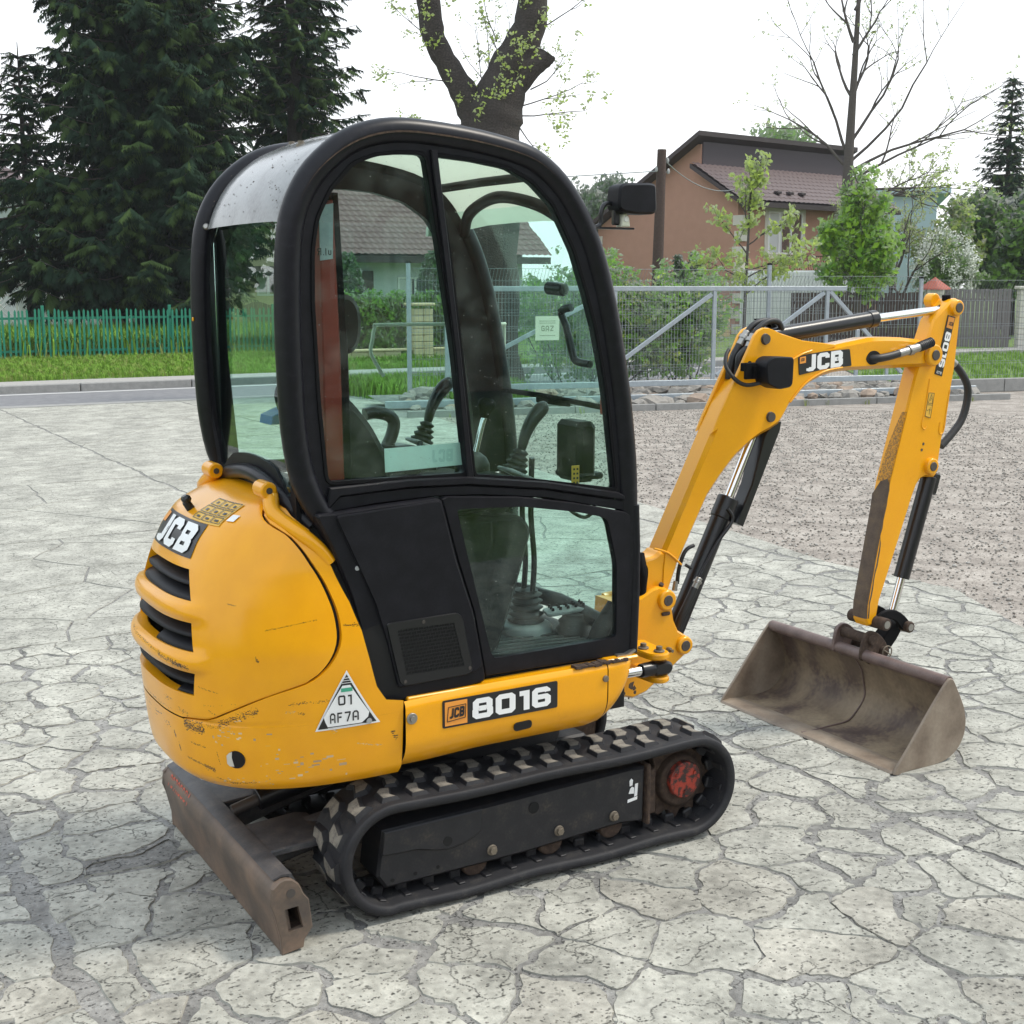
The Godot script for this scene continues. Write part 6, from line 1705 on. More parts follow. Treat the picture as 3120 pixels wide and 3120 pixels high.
	for k in 21: rpth.append(Vector3(1.930 + 0.026 * cos(TAU * k / 20), 0.318 + 0.026 * sin(TAU * k / 20), -0.020))
	rg.tube(rpth, 0.0025, 6); rg.tube(V3([1.91, 0.330, -0.020, 1.952, 0.303, -0.020]), 0.003, 6)
	obj("lynch_pin", rg, M.bolt_steel, bucket)

# ================================================================ the ground
func flat(p: PackedVector2Array, y: float) -> MB:   # polygon given as x, z, facing up
	var mb := MB.new(); var q := PackedVector2Array()
	for e in p: q.append(Vector2(e.x, -e.y))
	mb.cap(MB.ccw(q), [], y, Transform3D(Basis(Vector3(1, 0, 0), Vector3(0, 0, -1), Vector3(0, 1, 0)), Vector3.ZERO), true)
	return mb

func concrete_tex(seed_: int, pits: int) -> Array:
	var S := 1024
	var a := noise_bytes(S, 0.004, seed_); var b := noise_bytes(S, 0.03, seed_ + 1); var c := noise_bytes(S, 0.22, seed_ + 2)
	var g := PackedByteArray(); g.resize(S * S)
	for i in S * S: g[i] = clampi(int(a[i] * 0.30 + b[i] * 0.25 + c[i] * 0.22 + 55), 0, 255)
	var r := RandomNumberGenerator.new(); r.seed = seed_ * 7 + 3
	for k in pits:
		var cx := r.randi_range(0, S - 1); var cy := r.randi_range(0, S - 1)
		var ra := r.randf_range(0.8, 2.4) if r.randf() < 0.72 else r.randf_range(2.2, 5.5)
		var rb := ra * r.randf_range(0.35, 1.0); var an := r.randf() * PI
		var dark := r.randf_range(0.22, 0.62) if r.randf() < 0.78 else 1.25
		var R := int(ra) + 1
		for y in range(-R, R + 1):
			for x in range(-R, R + 1):
				var u := x * cos(an) + y * sin(an); var v := -x * sin(an) + y * cos(an)
				var e := (u * u) / (ra * ra) + (v * v) / (rb * rb)
				if e < 1.0:
					var q := ((cy + y + S) % S) * S + (cx + x + S) % S
					g[q] = clampi(int(g[q] * lerpf(dark, 1.0, e * e)), 0, 255)
	return [S, g]

func build_ground() -> void:
	var mb := flat(V2([-300, 60, 400, 60, 400, -420, -300, -420]), -0.10)
	struct_("ground", mb, M.earth)
	# concrete yard: broken slabs; every fragment has its own edges, with grit-filled cracks between
	var speck := concrete_tex(71, 4200)
	# coarse wear: mottles, larger pits and hairline cracks that run on from fragment to fragment
	var S := 1024
	var w0 := noise_bytes(S, 0.005, 301); var w1 := noise_bytes(S, 0.02, 302); var w2 := noise_bytes(S, 0.09, 303)
	var wear := PackedByteArray(); wear.resize(S * S)
	for i in S * S:
		var v := 203.0 + (w0[i] - 128) * 0.16 + (w1[i] - 128) * 0.20 + (w2[i] - 128) * 0.20
		if w2[i] > 158 and w1[i] > 118: v -= (w2[i] - 158) * 1.1
		wear[i] = clampi(int(v), 20, 255)
	var wr := RandomNumberGenerator.new(); wr.seed = 305
	for k in 5200:
		var x := wr.randi() % S; var y := wr.randi() % S; var lx := 1 + wr.randi() % 3; var ly := 1 + wr.randi() % 2
		var f := wr.randf_range(0.35, 0.8)
		for yy in ly:
			for xx in lx:
				var q := ((y + yy) % S) * S + (x + xx) % S
				wear[q] = int(wear[q] * f)
	for k in 2600:   # long shallow spalls
		var x := wr.randi() % S; var y := wr.randi() % S; var l := wr.randi_range(2, 9); var f := wr.randf_range(0.42, 0.78); var dy := 0.0
		for xx in l:
			dy += wr.randf_range(-0.6, 0.6)
			for yy in 1 + wr.randi() % 2:
				var q := posmod(y + int(dy) + yy, S) * S + (x + xx) % S
				wear[q] = int(wear[q] * f)
	for k in 90:
		var p := Vector2(wr.randf() * S, wr.randf() * S); var a := wr.randf() * TAU
		for e in wr.randi_range(60, 260):
			a += wr.randfn() * 0.28
			p += Vector2(cos(a), sin(a))
			var q := posmod(int(p.y), S) * S + posmod(int(p.x), S)
			wear[q] = int(wear[q] * wr.randf_range(0.35, 0.8))
	var wear_t := ramp_tex(S, wear, [[0.0, Color(0.0, 0.0, 0.0)], [1.0, Color(1.0, 1.0, 1.0)]])
	var rough_up := func(mm: StandardMaterial3D, sc: float) -> void:
		mm.detail_enabled = true; mm.detail_blend_mode = BaseMaterial3D.BLEND_MODE_MUL
		mm.detail_albedo = wear_t; mm.detail_uv_layer = BaseMaterial3D.DETAIL_UV_2
		mm.uv2_triplanar = true; mm.uv2_world_triplanar = true; mm.uv2_scale = Vector3.ONE * sc
	var grit := concrete_tex(61, 5200)
	var m := mat("grit", Color.WHITE, 0.95)
	m.albedo_texture = ramp_tex(grit[0], grit[1], [[0.0, lin(0.07, 0.068, 0.064)], [0.36, lin(0.21, 0.205, 0.195)], [0.6, lin(0.33, 0.322, 0.305)], [1.0, lin(0.62, 0.61, 0.58)]])
	m.uv1_triplanar = true; m.uv1_world_triplanar = true; m.uv1_scale = Vector3.ONE * 0.9
	m.heightmap_enabled = true; m.heightmap_texture = grey_tex(grit[0], grit[1]); m.heightmap_scale = 0.5
	rough_up.call(m, 0.31)
	var conc := []
	var ct := ramp_tex(speck[0], speck[1], [[0.0, lin(0.08, 0.078, 0.072)], [0.26, lin(0.22, 0.218, 0.20)], [0.44, lin(0.52, 0.517, 0.475)], [0.6, lin(0.63, 0.628, 0.58)], [1.0, lin(0.88, 0.87, 0.82)]])
	var ch := grey_tex(speck[0], speck[1])
	for k in 3:
		var c := mat("concrete_%s" % ["pale", "mid", "warm"][k], [Color(0.95, 0.945, 0.925), Color(0.935, 0.93, 0.91), Color(0.945, 0.93, 0.905)][k], 0.9)
		c.albedo_texture = ct
		c.uv1_triplanar = true; c.uv1_world_triplanar = true; c.uv1_scale = Vector3.ONE * 0.75
		c.heightmap_enabled = true; c.heightmap_texture = ch; c.heightmap_scale = 0.4
		rough_up.call(c, 0.27)
		conc.append(c)
	var yard_poly := V2([-4.3, 4.6, 3.75, 4.6, 3.68, 1.0, 3.77, -0.78, 3.95, -1.15, 4.19, -1.62, 4.08, -2.59, 4.21, -3.37, 4.44, -5.13, 4.81, -7.59, 6.12, -11.64, 6.95, -15.45, 7.4, -17.33, -4.3, -17.33])
	struct_("crack_grit", flat(yard_poly, -0.0045), M.grit)
	var yard := Node3D.new(); yard.name = "concrete_yard"; yard.set_meta("kind", "structure"); add_child(yard)
	var r := RandomNumberGenerator.new(); r.seed = 99
	var nz := FastNoiseLite.new(); nz.seed = 5; nz.frequency = 3.2; nz.fractal_octaves = 3
	var wob := FastNoiseLite.new(); wob.seed = 8; wob.frequency = 1.1
	var pieces := []
	var xs := [-4.11, -1.41, 1.28, 3.97, 6.66, 9.4]; var zs := [5.45, 2.6, -0.25, -3.1, -6.0, -8.85, -11.7, -14.5, -17.33]
	var eye := Vector2(-2.05, 3.70)
	for ix in xs.size() - 1:
		for iz in zs.size() - 1:
			var rect := Rect2(xs[ix], zs[iz + 1], xs[ix + 1] - xs[ix], zs[iz] - zs[iz + 1])
			var mid := rect.get_center()
			var dist := mid.distance_to(eye)
			var sites := []
			var tries := 0
			var want := 0.205 if mid.y > -1.8 else 0.42 if mid.y > -3.2 else 0.8 if mid.y > -6.1 else 1.9 if mid.y > -9 else 2.6
			if mid.x > 2.6 and mid.y < -1.8: want *= 1.4
			while tries < 1500:
				tries += 1
				var p := Vector2(r.randf_range(rect.position.x, rect.end.x), r.randf_range(rect.position.y, rect.end.y))
				var ok := true
				var w := want * (0.45 + 0.35 * r.randf() + 0.75 * clampf(0.5 + 0.8 * wob.get_noise_2d(p.x * 1.5, p.y * 1.5), 0, 1))
				for s in sites:
					if (s as Vector2).distance_to(p) < w: ok = false; break
				if ok: sites.append(p)
			for i in sites.size():
				var s: Vector2 = sites[i]
				var cell := PackedVector2Array([rect.position, Vector2(rect.end.x, rect.position.y), rect.end, Vector2(rect.position.x, rect.end.y)])
				# joints: the one at x = -1.41 is the widest
				var jl := 0.026 if absf(rect.position.x + 1.41) < 0.01 and mid.y > -6 else 0.013
				var jr := 0.026 if absf(rect.end.x + 1.41) < 0.01 and mid.y > -6 else 0.011
				var jz := 0.011
				var inner := Rect2(rect.position.x + jl, rect.position.y + jz, rect.size.x - jl - jr, rect.size.y - 2 * jz)
				cell = PackedVector2Array([inner.position, Vector2(inner.end.x, inner.position.y), inner.end, Vector2(inner.position.x, inner.end.y)])
				for j in sites.size():
					if j == i: continue
					var o: Vector2 = sites[j]
					if o.distance_to(s) > 3.4 * want + 0.6: continue
					var n := (o - s).normalized(); var c := (o + s) * 0.5
					var dice := fposmod(sin(c.x * 127.1 + c.y * 311.7) * 43758.5, 1.0)
					var zone := clampf(0.5 + 0.9 * wob.get_noise_2d(c.x * 0.9 + 40.0, c.y * 0.9), 0.1, 1.0)
					var gap := (0.0008 if dice < 0.34 else 0.002 + 0.005 * zone if dice < 0.74 else 0.005 + 0.013 * zone) if want < 0.4 else 0.5 * (0.004 + 0.014 * pow(clampf(0.5 + 0.75 * wob.get_noise_2d(c.x * 1.7 + 40.0, c.y * 1.7), 0, 1), 2.5)) if want < 0.6 else 0.0055
					if want < 0.4 and mid.y < 0.0: gap *= 0.85
					var d := n.dot(c) - gap
					var out := PackedVector2Array()
					for k in cell.size():
						var a := cell[k]; var b := cell[(k + 1) % cell.size()]
						var da := n.dot(a) - d; var db := n.dot(b) - d
						if da <= 0: out.append(a)
						if da * db < 0: out.append(a.lerp(b, da / (da - db)))
					cell = out
					if cell.size() < 3: break
				if cell.size() < 3: continue
				if absf(MB.area(cell)) < 0.004: continue
				pieces.append([s, cell, want])
	pieces.sort_custom(func(a, b): return (a[0] as Vector2).distance_squared_to(eye) < (b[0] as Vector2).distance_squared_to(eye))
	var clip := MB.ccw(yard_poly)
	var rest := MB.new(); var count := 0
	for pc in pieces:
		var s: Vector2 = pc[0]
		var rel := s - eye
		# what the photograph cannot show stays out: behind the camera and far to its left
		if rel.dot(Vector2(0.5, -0.866)) < 0.9: continue
		var fine := PackedVector2Array()
		var cell: PackedVector2Array = pc[1]
		var stepl := 0.026 if pc[2] < 0.6 else 0.16
		# blunt the corners, then crumble the edges
		if pc[2] < 0.6: cell = round_poly(cell, 0.022, 2)
		for k in cell.size():
			var a := cell[k]; var b := cell[(k + 1) % cell.size()]
			var nn := maxi(1, int(a.distance_to(b) / stepl))
			for e in nn: fine.append(a.lerp(b, float(e) / nn))
		var amp := 0.021 if pc[2] < 0.6 else 0.016
		for k in fine.size():
			var p := fine[k]
			fine[k] = p + Vector2(nz.get_noise_2d(p.x, p.y), nz.get_noise_2d(p.x + 91.0, p.y - 37.0)) * amp * 2.6
			if pc[2] < 0.6: fine[k] += (s - p).normalized() * (maxf(0.0, nz.get_noise_2d(p.x * 3.3, p.y * 3.3 + 50.0)) * 0.040 * clampf(0.5 + 1.1 * wob.get_noise_2d(p.x * 0.9 + 40.0, p.y * 0.9), 0.05, 1.0) + 0.016 * maxf(0.0, nz.get_noise_2d(p.x * 6.0, p.y * 6.0)) + 0.010 * nz.get_noise_2d(p.x * 13.0 + 7.0, p.y * 13.0))
		for part in Geometry2D.intersect_polygons(fine, clip):
			var poly := MB.ccw(part)
			if MB.area(poly) < 0.003: continue
			var top := MB.inset(poly, 0.004)
			if Geometry2D.triangulate_polygon(top).is_empty():
				top = poly
				if Geometry2D.triangulate_polygon(poly).is_empty(): continue
			var fm := MB.new()
			var toX := Transform3D(Basis(Vector3(1, 0, 0), Vector3(0, 0, -1), Vector3(0, 1, 0)), Vector3.ZERO)
			var q0 := PackedVector2Array(); var q1 := PackedVector2Array()
			for p in poly: q0.append(Vector2(p.x, -p.y))
			for p in top: q1.append(Vector2(p.x, -p.y))
			q0.reverse(); q1.reverse()
			var h := r.randf_range(-0.0012, 0.0010) if pc[2] < 0.6 else 0.0
			fm.wall(q0, q1, -0.006, h, toX)
			fm.cap(q1, [], h, toX, true)
			if count < 300:
				obj("concrete_fragment", fm, conc[r.randi() % 3], yard)
				count += 1
			else: rest.add(fm)
	if rest.v.size():
		var o := obj("far_fragments", rest, conc[0], yard); o.set_meta("kind", "stuff")
	# broken crumbs of concrete lying in the wider cracks
	var crumb := MB.new(); crumb.prism(V2([-1.0, -0.5, -0.3, -0.9, 0.7, -0.7, 1.0, 0.1, 0.5, 0.8, -0.5, 0.7]), -0.5, 0.16, 0.12, [], Transform3D(Basis(Vector3(1, 0, 0), Vector3(0, 0, -1), Vector3(0, 1, 0)), Vector3.ZERO))
	var crumbs := []
	for k in 2600:
		var dd := pow(r.randf(), 1.5) * 5.5 + 2.5
		var an := r.randf_range(-0.48, 0.48) - deg_to_rad(59.5)
		var p := eye + Vector2(cos(an), sin(an)) * dd
		if wob.get_noise_2d(p.x * 0.9 + 40.0, p.y * 0.9) < 0.0: continue
		if Geometry2D.is_point_in_polygon(p, yard_poly): crumbs.append([Vector3(p.x, -0.003, p.y), r.randf_range(0.005, 0.018)])
	scatter("concrete_crumbs", crumbs, crumb.mesh(), conc[0], self, true)
	# loose grit lying in and beside the cracks
	var chip := MB.new(); chip.ball(Vector3.ZERO, Vector3(1, 0.6, 0.8), 6)
	var chips := []
	for k in 5200:
		var dd := pow(r.randf(), 1.6) * 7.0 + 2.4
		var an := r.randf_range(-0.50, 0.50) - deg_to_rad(59.5)
		var p := eye + Vector2(cos(an), sin(an)) * dd
		if absf(nz.get_noise_2d(p.x * 0.9, p.y * 0.9)) > 0.16: continue
		if Geometry2D.is_point_in_polygon(p, yard_poly): chips.append([Vector3(p.x, 0.0005, p.y), r.randf_range(0.0018, 0.0050)])
	scatter("loose_grit", chips, chip.mesh(), M.rock, self)
	# gravel yard
	var gv := concrete_tex(81, 9000)
	var g := mat("gravel", Color.WHITE, 0.95)
	g.albedo_texture = ramp_tex(gv[0], gv[1], [[0.0, lin(0.036, 0.031, 0.027)], [0.33, lin(0.11, 0.095, 0.082)], [0.5, lin(0.225, 0.197, 0.172)], [0.65, lin(0.32, 0.285, 0.25)], [1.0, lin(0.60, 0.565, 0.515)]])
	g.uv1_triplanar = true; g.uv1_world_triplanar = true; g.uv1_scale = Vector3.ONE * 0.62
	g.heightmap_enabled = true; g.heightmap_texture = grey_tex(gv[0], gv[1]); g.heightmap_scale = 1.2
	var grav := V2([3.75, 4.6, 3.68, 1.0, 3.77, -0.78, 3.95, -1.15, 4.19, -1.62, 4.08, -2.59, 4.21, -3.37, 4.44, -5.13, 4.81, -7.59, 6.12, -11.64, 6.95, -15.45, 7.4, -17.30, 30, -17.30, 30, 4.6])
	struct_("gravel_yard", flat(grav, -0.006), g)
	var st := [[], [], []]
	for k in 30000:
		var p := Vector2(r.randf_range(3.6, 15.5), r.randf_range(-13.5, -0.4))
		p = Vector2(lerpf(p.x, 4.5, 0.35 * r.randf()), p.y)
		if not Geometry2D.is_point_in_polygon(p, grav): continue
		if p.distance_to(eye) > 20: continue
		st[r.randi() % 3].append([Vector3(p.x, 0.0, p.y), r.randf_range(0.005, 0.013) * (2.0 if r.randf() < 0.01 else 1.0)])
	for k in 3: scatter("gravel_stones", st[k], chip.mesh(), [mat("rock_grey", lin(0.26, 0.245, 0.22), 0.9), mat("rock_dust", lin(0.20, 0.182, 0.16), 0.9), mat("rock_pale", lin(0.36, 0.34, 0.31), 0.9)][k], self)
	# thin dust tongue over the concrete's right edge
	# road, kerb, pavement, verge
	struct_("road", flat(V2([-30, -17.35, 60, -17.35, 60, -20.25, -30, -20.25]), -0.030), M.asphalt)
	struct_("road_edge_line", flat(V2([-30, -19.86, 60, -19.86, 60, -19.98, -30, -19.98]), -0.026), M.road_paint)
	struct_("concrete_gutter", flat(V2([-30, -17.36, 9.0, -17.36, 9.0, -17.02, -30, -17.02]), 0.004), M.kerb)
	var kerb := Node3D.new(); kerb.name = "kerb"; kerb.set_meta("kind", "structure"); add_child(kerb)
	var ks := MB.new(); ks.box(Vector3.ZERO, Vector3(1.98, 0.16, 0.14), 0.015)
	var km := ks.mesh()
	for k in 16:
		var o := obj("kerb_stone", km, M.kerb, kerb); o.position = Vector3(0.2 + k * 2.0, 0.03, -20.32)
	struct_("pavement", flat(V2([-30, -20.39, 60, -20.39, 60, -21.4, -30, -21.4]), 0.10), M.pavement)
	var vb := MB.new()
	vb.grid([V3([-30, 0.09, -21.38, 9.0, 0.09, -21.38, 60, 0.09, -21.38]), V3([-30, 0.26, -26, 9.0, 0.22, -26, 60, 0.1, -26]), V3([-30, 0.30, -60, 9, 0.30, -60, 60, 0.1, -60])])
	struct_("verge", vb, M.earth)
	# lawn on the right
	struct_("lawn_ground", flat(V2([14.9, -12.25, 60, -2.3, 60, -30, 24.6, -30, 20, -19]), 0.012), M.earth)

func scatter(called: String, places: Array, mesh: Mesh, m: Material, parent: Node, upright := false, seed_ := 1) -> MultiMeshInstance3D:
	var mm := MultiMesh.new()
	mm.transform_format = MultiMesh.TRANSFORM_3D
	mm.mesh = mesh
	mm.instance_count = places.size()
	var r := RandomNumberGenerator.new(); r.seed = seed_ + places.size()
	for i in places.size():
		var b := Basis(Vector3.UP, r.randf() * TAU)
		if called.contains("crumb"): b = b * Basis(Vector3(1, 0, 0), r.randf_range(-0.05, 0.05))
		elif not upright: b = b * Basis(Vector3(1, 0, 0), r.randf_range(-0.6, 0.6) if called.contains("ston") or called.contains("grit") else r.randf() * TAU)
		else: b = b * Basis(Vector3(1, 0, 0), r.randf_range(-0.12, 0.12))
		mm.set_instance_transform(i, Transform3D(b.scaled(Vector3.ONE * float(places[i][1])), places[i][0]))
	var o := MultiMeshInstance3D.new()
	o.name = numbered(called, parent); o.multimesh = mm; o.material_override = m
	parent.add_child(o, true)
	o.set_meta("kind", "stuff")
	return o

# ================================================================ built surroundings
func gate_p(t: float, y: float, back := 0.0) -> Vector3:
	return Vector3(9.4 + 0.976 * t + 0.2176 * back, y, -12.6 + 0.2176 * t - 0.976 * back)

func gate_bar(mb: MB, t0: float, y0: float, t1: float, y1: float, w: float, back := 0.0) -> void:
	var a := gate_p(t0, y0, back); var b := gate_p(t1, y1, back)
	var d := (b - a).normalized(); var z := Vector3(-0.2176, 0, 0.976)
	mb.box((a + b) * 0.5, Vector3(a.distance_to(b), w, w * 0.8), 0.004, Basis(d, z.cross(d).normalized(), z).orthonormalized())

func build_surroundings() -> void:
	# sliding gate
	var gate := thing("sliding_gate", "galvanised steel sliding gate with diagonal braces and wire mesh infill", "gate", Vector3.ZERO)
	for e in [["top_rail", -2.68, 1.765, 3.87, 1.765, 0.07], ["bottom_rail", -2.68, 0.345, 4.98, 0.345, 0.085], ["post", -2.65, 0.39, -2.65, 1.73, 0.07], ["post", -0.06, 0.39, -0.06, 1.73, 0.06], ["post", 1.58, 0.39, 1.58, 1.73, 0.06], ["post", 3.54, 0.39, 3.54, 1.73, 0.06], ["brace", -2.6, 0.52, -0.12, 1.72, 0.06], ["brace", -0.02, 0.64, 1.53, 1.68, 0.06], ["brace", 1.64, 0.44, 3.48, 1.70, 0.06], ["brace", 3.58, 1.72, 4.96, 0.42, 0.06], ["post", 4.11, 0.39, 4.11, 1.12, 0.06], ["post", 4.68, 0.39, 4.68, 0.60, 0.05]]:
		var mb := MB.new(); gate_bar(mb, e[1], e[2], e[3], e[4], e[5]); obj(e[0], mb, M.galvanised, gate)
	var mesh := MB.new()
	for e in [[-2.62, -0.09], [-0.03, 1.55], [1.61, 3.51]]:
		var c := int((e[1] - e[0]) / 0.05)
		for k in range(1, c):
			var t: float = lerpf(e[0], e[1], float(k) / c)
			gate_bar(mesh, t, 0.39, t, 1.73, 0.0055, 0.03)
		for y in [0.42, 0.62, 0.82, 0.86, 1.02, 1.22, 1.42, 1.46, 1.62, 1.70]: gate_bar(mesh, e[0], y, e[1], y, 0.0055, 0.036)
	obj("wire_mesh", mesh, M.wire, gate).set_meta("kind", "stuff")
	var rail := MB.new(); gate_bar(rail, -3.6, 0.14, 6.3, 0.14, 0.10, -0.12)
	var gr := obj("guide_beam", rail, M.galvanised); gr.set_meta("label", "low galvanised guide beam running under the sliding gate"); gr.set_meta("category", "beam")
	# sign hung on the gate, seen through the cab
	var sg := MB.new()
	var g0 := gate_p(-1.32, 1.02, -0.06); var g1 := gate_p(-0.95, 1.37, -0.06)
	sg.box((g0 + g1) * 0.5, Vector3(0.37, 0.35, 0.01), 0.0, Basis(Vector3.UP, -0.219))
	var sign_ := thing("gate_sign", "pale rectangular GAZ sign hung on the gate's mesh", "sign", Vector3.ZERO)
	obj("sign_plate", sg, mat("sign_cream", lin(0.66, 0.68, 0.52), 0.6), sign_)
	var tx := MB.new()
	write(tx, "GAZ", func(q: Vector2): return [gate_p(-1.23 + q.x, 1.15 + q.y, -0.067), Vector3(-0.2176, 0, 0.976)], 0.085, 0.14, 0.9, 0.2)
	for y in [1.30, 1.27, 1.09]: gate_bar(tx, -1.25, y, -1.02, y, 0.006, -0.066)
	obj("lettering", tx, mat("sign_ink", lin(0.16, 0.20, 0.12), 0.7), sign_)
	# fixed mesh fence behind the gate and to its right
	var fence := thing("mesh_fence", "tall grey welded wire fence with bent top standing behind the gate", "fence", Vector3.ZERO)
	for t in [-3.0, 0.12, 3.0, 5.88, 8.5]:
		var mb := MB.new(); var back := 0.9
		var hh := 2.14 if t < 5 else 1.93
		gate_bar(mb, t, -0.05, t, hh, 0.06, back)
		var p := obj("post", mb, M.galvanised, fence)
		mb = MB.new(); mb.box(gate_p(t, hh + 0.012, back), Vector3(0.07, 0.03, 0.06), 0.006, Basis(Vector3.UP, -0.219)); obj("post_cap", mb, M.black_matt, p)
	for e in [[-2.96, 0.08, 2.06], [0.16, 2.96, 2.06], [3.04, 5.84, 1.96], [5.92, 8.46, 1.90], [8.54, 12.0, 1.90]]:
		var mb := MB.new()
		var c := int((e[1] - e[0]) / 0.055)
		for k in c + 1:
			var t: float = lerpf(e[0], e[1], float(k) / c)
			gate_bar(mb, t, 0.05, t, e[2] - 0.16, 0.005, 0.9)
			var a := gate_p(t, e[2] - 0.16, 0.9); var b := gate_p(t, e[2], 0.78)
			mb.tube(PackedVector3Array([a, b]), 0.0026, 4, false)
		for y in [0.08, 0.28, 0.48, 0.52, 0.72, 0.92, 1.12, 1.16, 1.36, 1.56, 1.72, e[2] - 0.18]: gate_bar(mb, e[0], y, e[1], y, 0.0055, 0.906)
		gate_bar(mb, e[0], e[2], e[1], e[2], 0.006, 0.78)
		obj("wire_panel", mb, M.wire, fence).set_meta("kind", "stuff")
	# gravel-board edging and the bed of quarry stones
	var ed := Node3D.new(); ed.name = "edging"; ed.set_meta("kind", "structure"); add_child(ed)
	for k in 8:
		var mb := MB.new(); gate_bar(mb, -3.4 + k * 1.25, 0.035, -2.17 + k * 1.25, 0.035, 0.11, -0.62)
		obj("edging_slab", mb, M.kerb, ed)
	for k in 4:
		var mb := MB.new(); gate_bar(mb, 5.95 + k * 1.6, 0.11, 7.53 + k * 1.6, 0.11, 0.22, 0.80)
		obj("edging_slab", mb, M.kerb, ed)
	var bed := Node3D.new(); bed.name = "stone_bed"; bed.set_meta("kind", "structure"); add_child(bed)
	var bb := MB.new(); bb.grid([PackedVector3Array([gate_p(-3.5, 0.0, -0.56), gate_p(6.4, 0.0, -0.56)]), PackedVector3Array([gate_p(-3.5, 0.10, 0.1), gate_p(6.4, 0.10, 0.1)]), PackedVector3Array([gate_p(-3.5, 0.14, 1.6), gate_p(6.4, 0.14, 1.6)])])
	obj("bed_soil", bb, M.grit, bed)
	var r := RandomNumberGenerator.new(); r.seed = 12
	var rocks := []
	for v in 5:
		var mb := MB.new(); mb.ball(Vector3.ZERO, Vector3.ONE, 8)
		for i in mb.v.size():
			var p := mb.v[i]
			var h := sin(p.x * 5.3 + v * 1.7) * cos(p.y * 4.1 + v) + sin(p.z * 6.7 - v * 2.1)
			mb.v[i] = p * (1.0 + 0.16 * h)
		var fl := MB.new()   # faceted
		for i in range(0, mb.ix.size(), 3): fl.tri(mb.v[mb.ix[i]], mb.v[mb.ix[i + 2]], mb.v[mb.ix[i + 1]])
		rocks.append(fl.mesh())
	for k in 235:
		var t := r.randf_range(-3.2, 6.2); var back := r.randf_range(-0.50, 0.85)
		var o := obj("rock", rocks[k % 5], M.rock if r.randf() < 0.86 else M.rock_tan, bed)
		var s := r.randf_range(0.06, 0.15) * (1.35 if r.randf() < 0.12 else 1.0)
		o.transform = Transform3D(Basis(Vector3(r.randf(), r.randf(), r.randf()).normalized(), r.randf() * TAU).scaled(Vector3(s * 1.3, s * 0.75, s)), gate_p(t, 0.06 + 0.10 * (back + 0.5), back))
	# green picket fence across the road
	var pf := thing("picket_fence", "green painted steel picket fence along the verge across the road", "fence", Vector3(0, 0, -26.0))
	var pk := MB.new(); pk.prism(V2([-0.022, 0, 0.022, 0, 0.022, 1.02, 0.0, 1.06, -0.022, 1.02]), -0.006, 0.006, 0.0)
	var pm := pk.mesh()
	for k in 86:
		var o := obj("picket", pm, M.fence_green, pf)
		var x := 1.7 + k * 0.103
		var base := 0.25 + 0.012 * sin(k * 0.4)
		o.position = Vector3(x + r.randf_range(-0.008, 0.008), base + r.randf_range(-0.02, 0.02), 0.03); o.rotation = Vector3(0, 0, r.randf_range(-0.03, 0.03))
	for y in [0.42, 1.12]:
		var mb := MB.new(); mb.box(Vector3(6.15, y, 0), Vector3(9.0, 0.05, 0.02), 0.0); obj("rail", mb, M.fence_green, pf)
	for x in [1.4, 3.75, 6.5, 8.95, 10.6]:
		var mb := MB.new(); mb.box(Vector3(x, 0.80, -0.02), Vector3(0.06, 1.18, 0.06), 0.004); obj("post", mb, M.fence_green, pf)
	# block wall with pillar across the road
	var bw := thing("garden_wall", "low wall of pale yellow split-face blocks with a pillar, seen through the cab", "wall", Vector3(0, 0, -23.0))
	var blk := MB.new(); blk.box(Vector3.ZERO, Vector3(0.392, 0.140, 0.24), 0.014); var bmesh := blk.mesh()
	var hb := MB.new(); hb.box(Vector3.ZERO, Vector3(0.232, 0.140, 0.42), 0.014); var hmesh := hb.mesh()
	for row in 3:
		for k in 9:
			var x := 8.95 + k * 0.4 + (0.2 if row % 2 else 0.0)
			if absf(x - 11.27) < 0.42: continue
			var o := obj("block", bmesh, M.block, bw); o.position = Vector3(x, 0.02 + row * 0.147, 0)
	for row in 9:
		for k in 2:
			var o := obj("block", hmesh, M.block, bw); o.position = Vector3(11.15 + k * 0.24, 0.06 + row * 0.147, 0.0)
	var cp := MB.new(); cp.box(Vector3(10.05, 0.41, 0), Vector3(2.0, 0.05, 0.30), 0.012); obj("coping", cp, M.block, bw)
	cp = MB.new(); cp.box(Vector3(12.4, 0.41, 0), Vector3(1.7, 0.05, 0.30), 0.012); obj("coping", cp, M.block, bw)
	cp = MB.new(); cp.box(Vector3(11.27, 1.40, 0), Vector3(0.56, 0.07, 0.50), 0.02); obj("pillar_cap", cp, M.block, bw)
	houses()
	workshop()
	# utility pole with insulators and wires
	var up := thing("utility_pole", "dark brown wooden utility pole in front of the brown house's gable", "pole", Vector3(20.7, 0, -26.73))
	var mb := MB.new(); mb.tube(V3([-0.10, -0.1, 0, -0.05, 2.5, 0, 0.02, 5.55, 0]), [0.17, 0.155, 0.125], 12); obj("shaft", mb, M.pole_wood, up)
	for e in [[0.22, 5.25, 0.0], [0.18, 4.95, 0.1], [-0.16, 5.0, 0.0]]:
		mb = MB.new(); mb.cyl(Vector3(0.0, e[1] - 0.05, 0), Vector3(e[0], e[1], e[2]), 0.015); mb.lathe(Vector3(e[0], e[1], e[2]), Vector3.UP, [[-0.06, 0.03], [0.0, 0.05], [0.06, 0.035], [0.09, 0.01]], 10); obj("insulator", mb, M.console_grey, up)
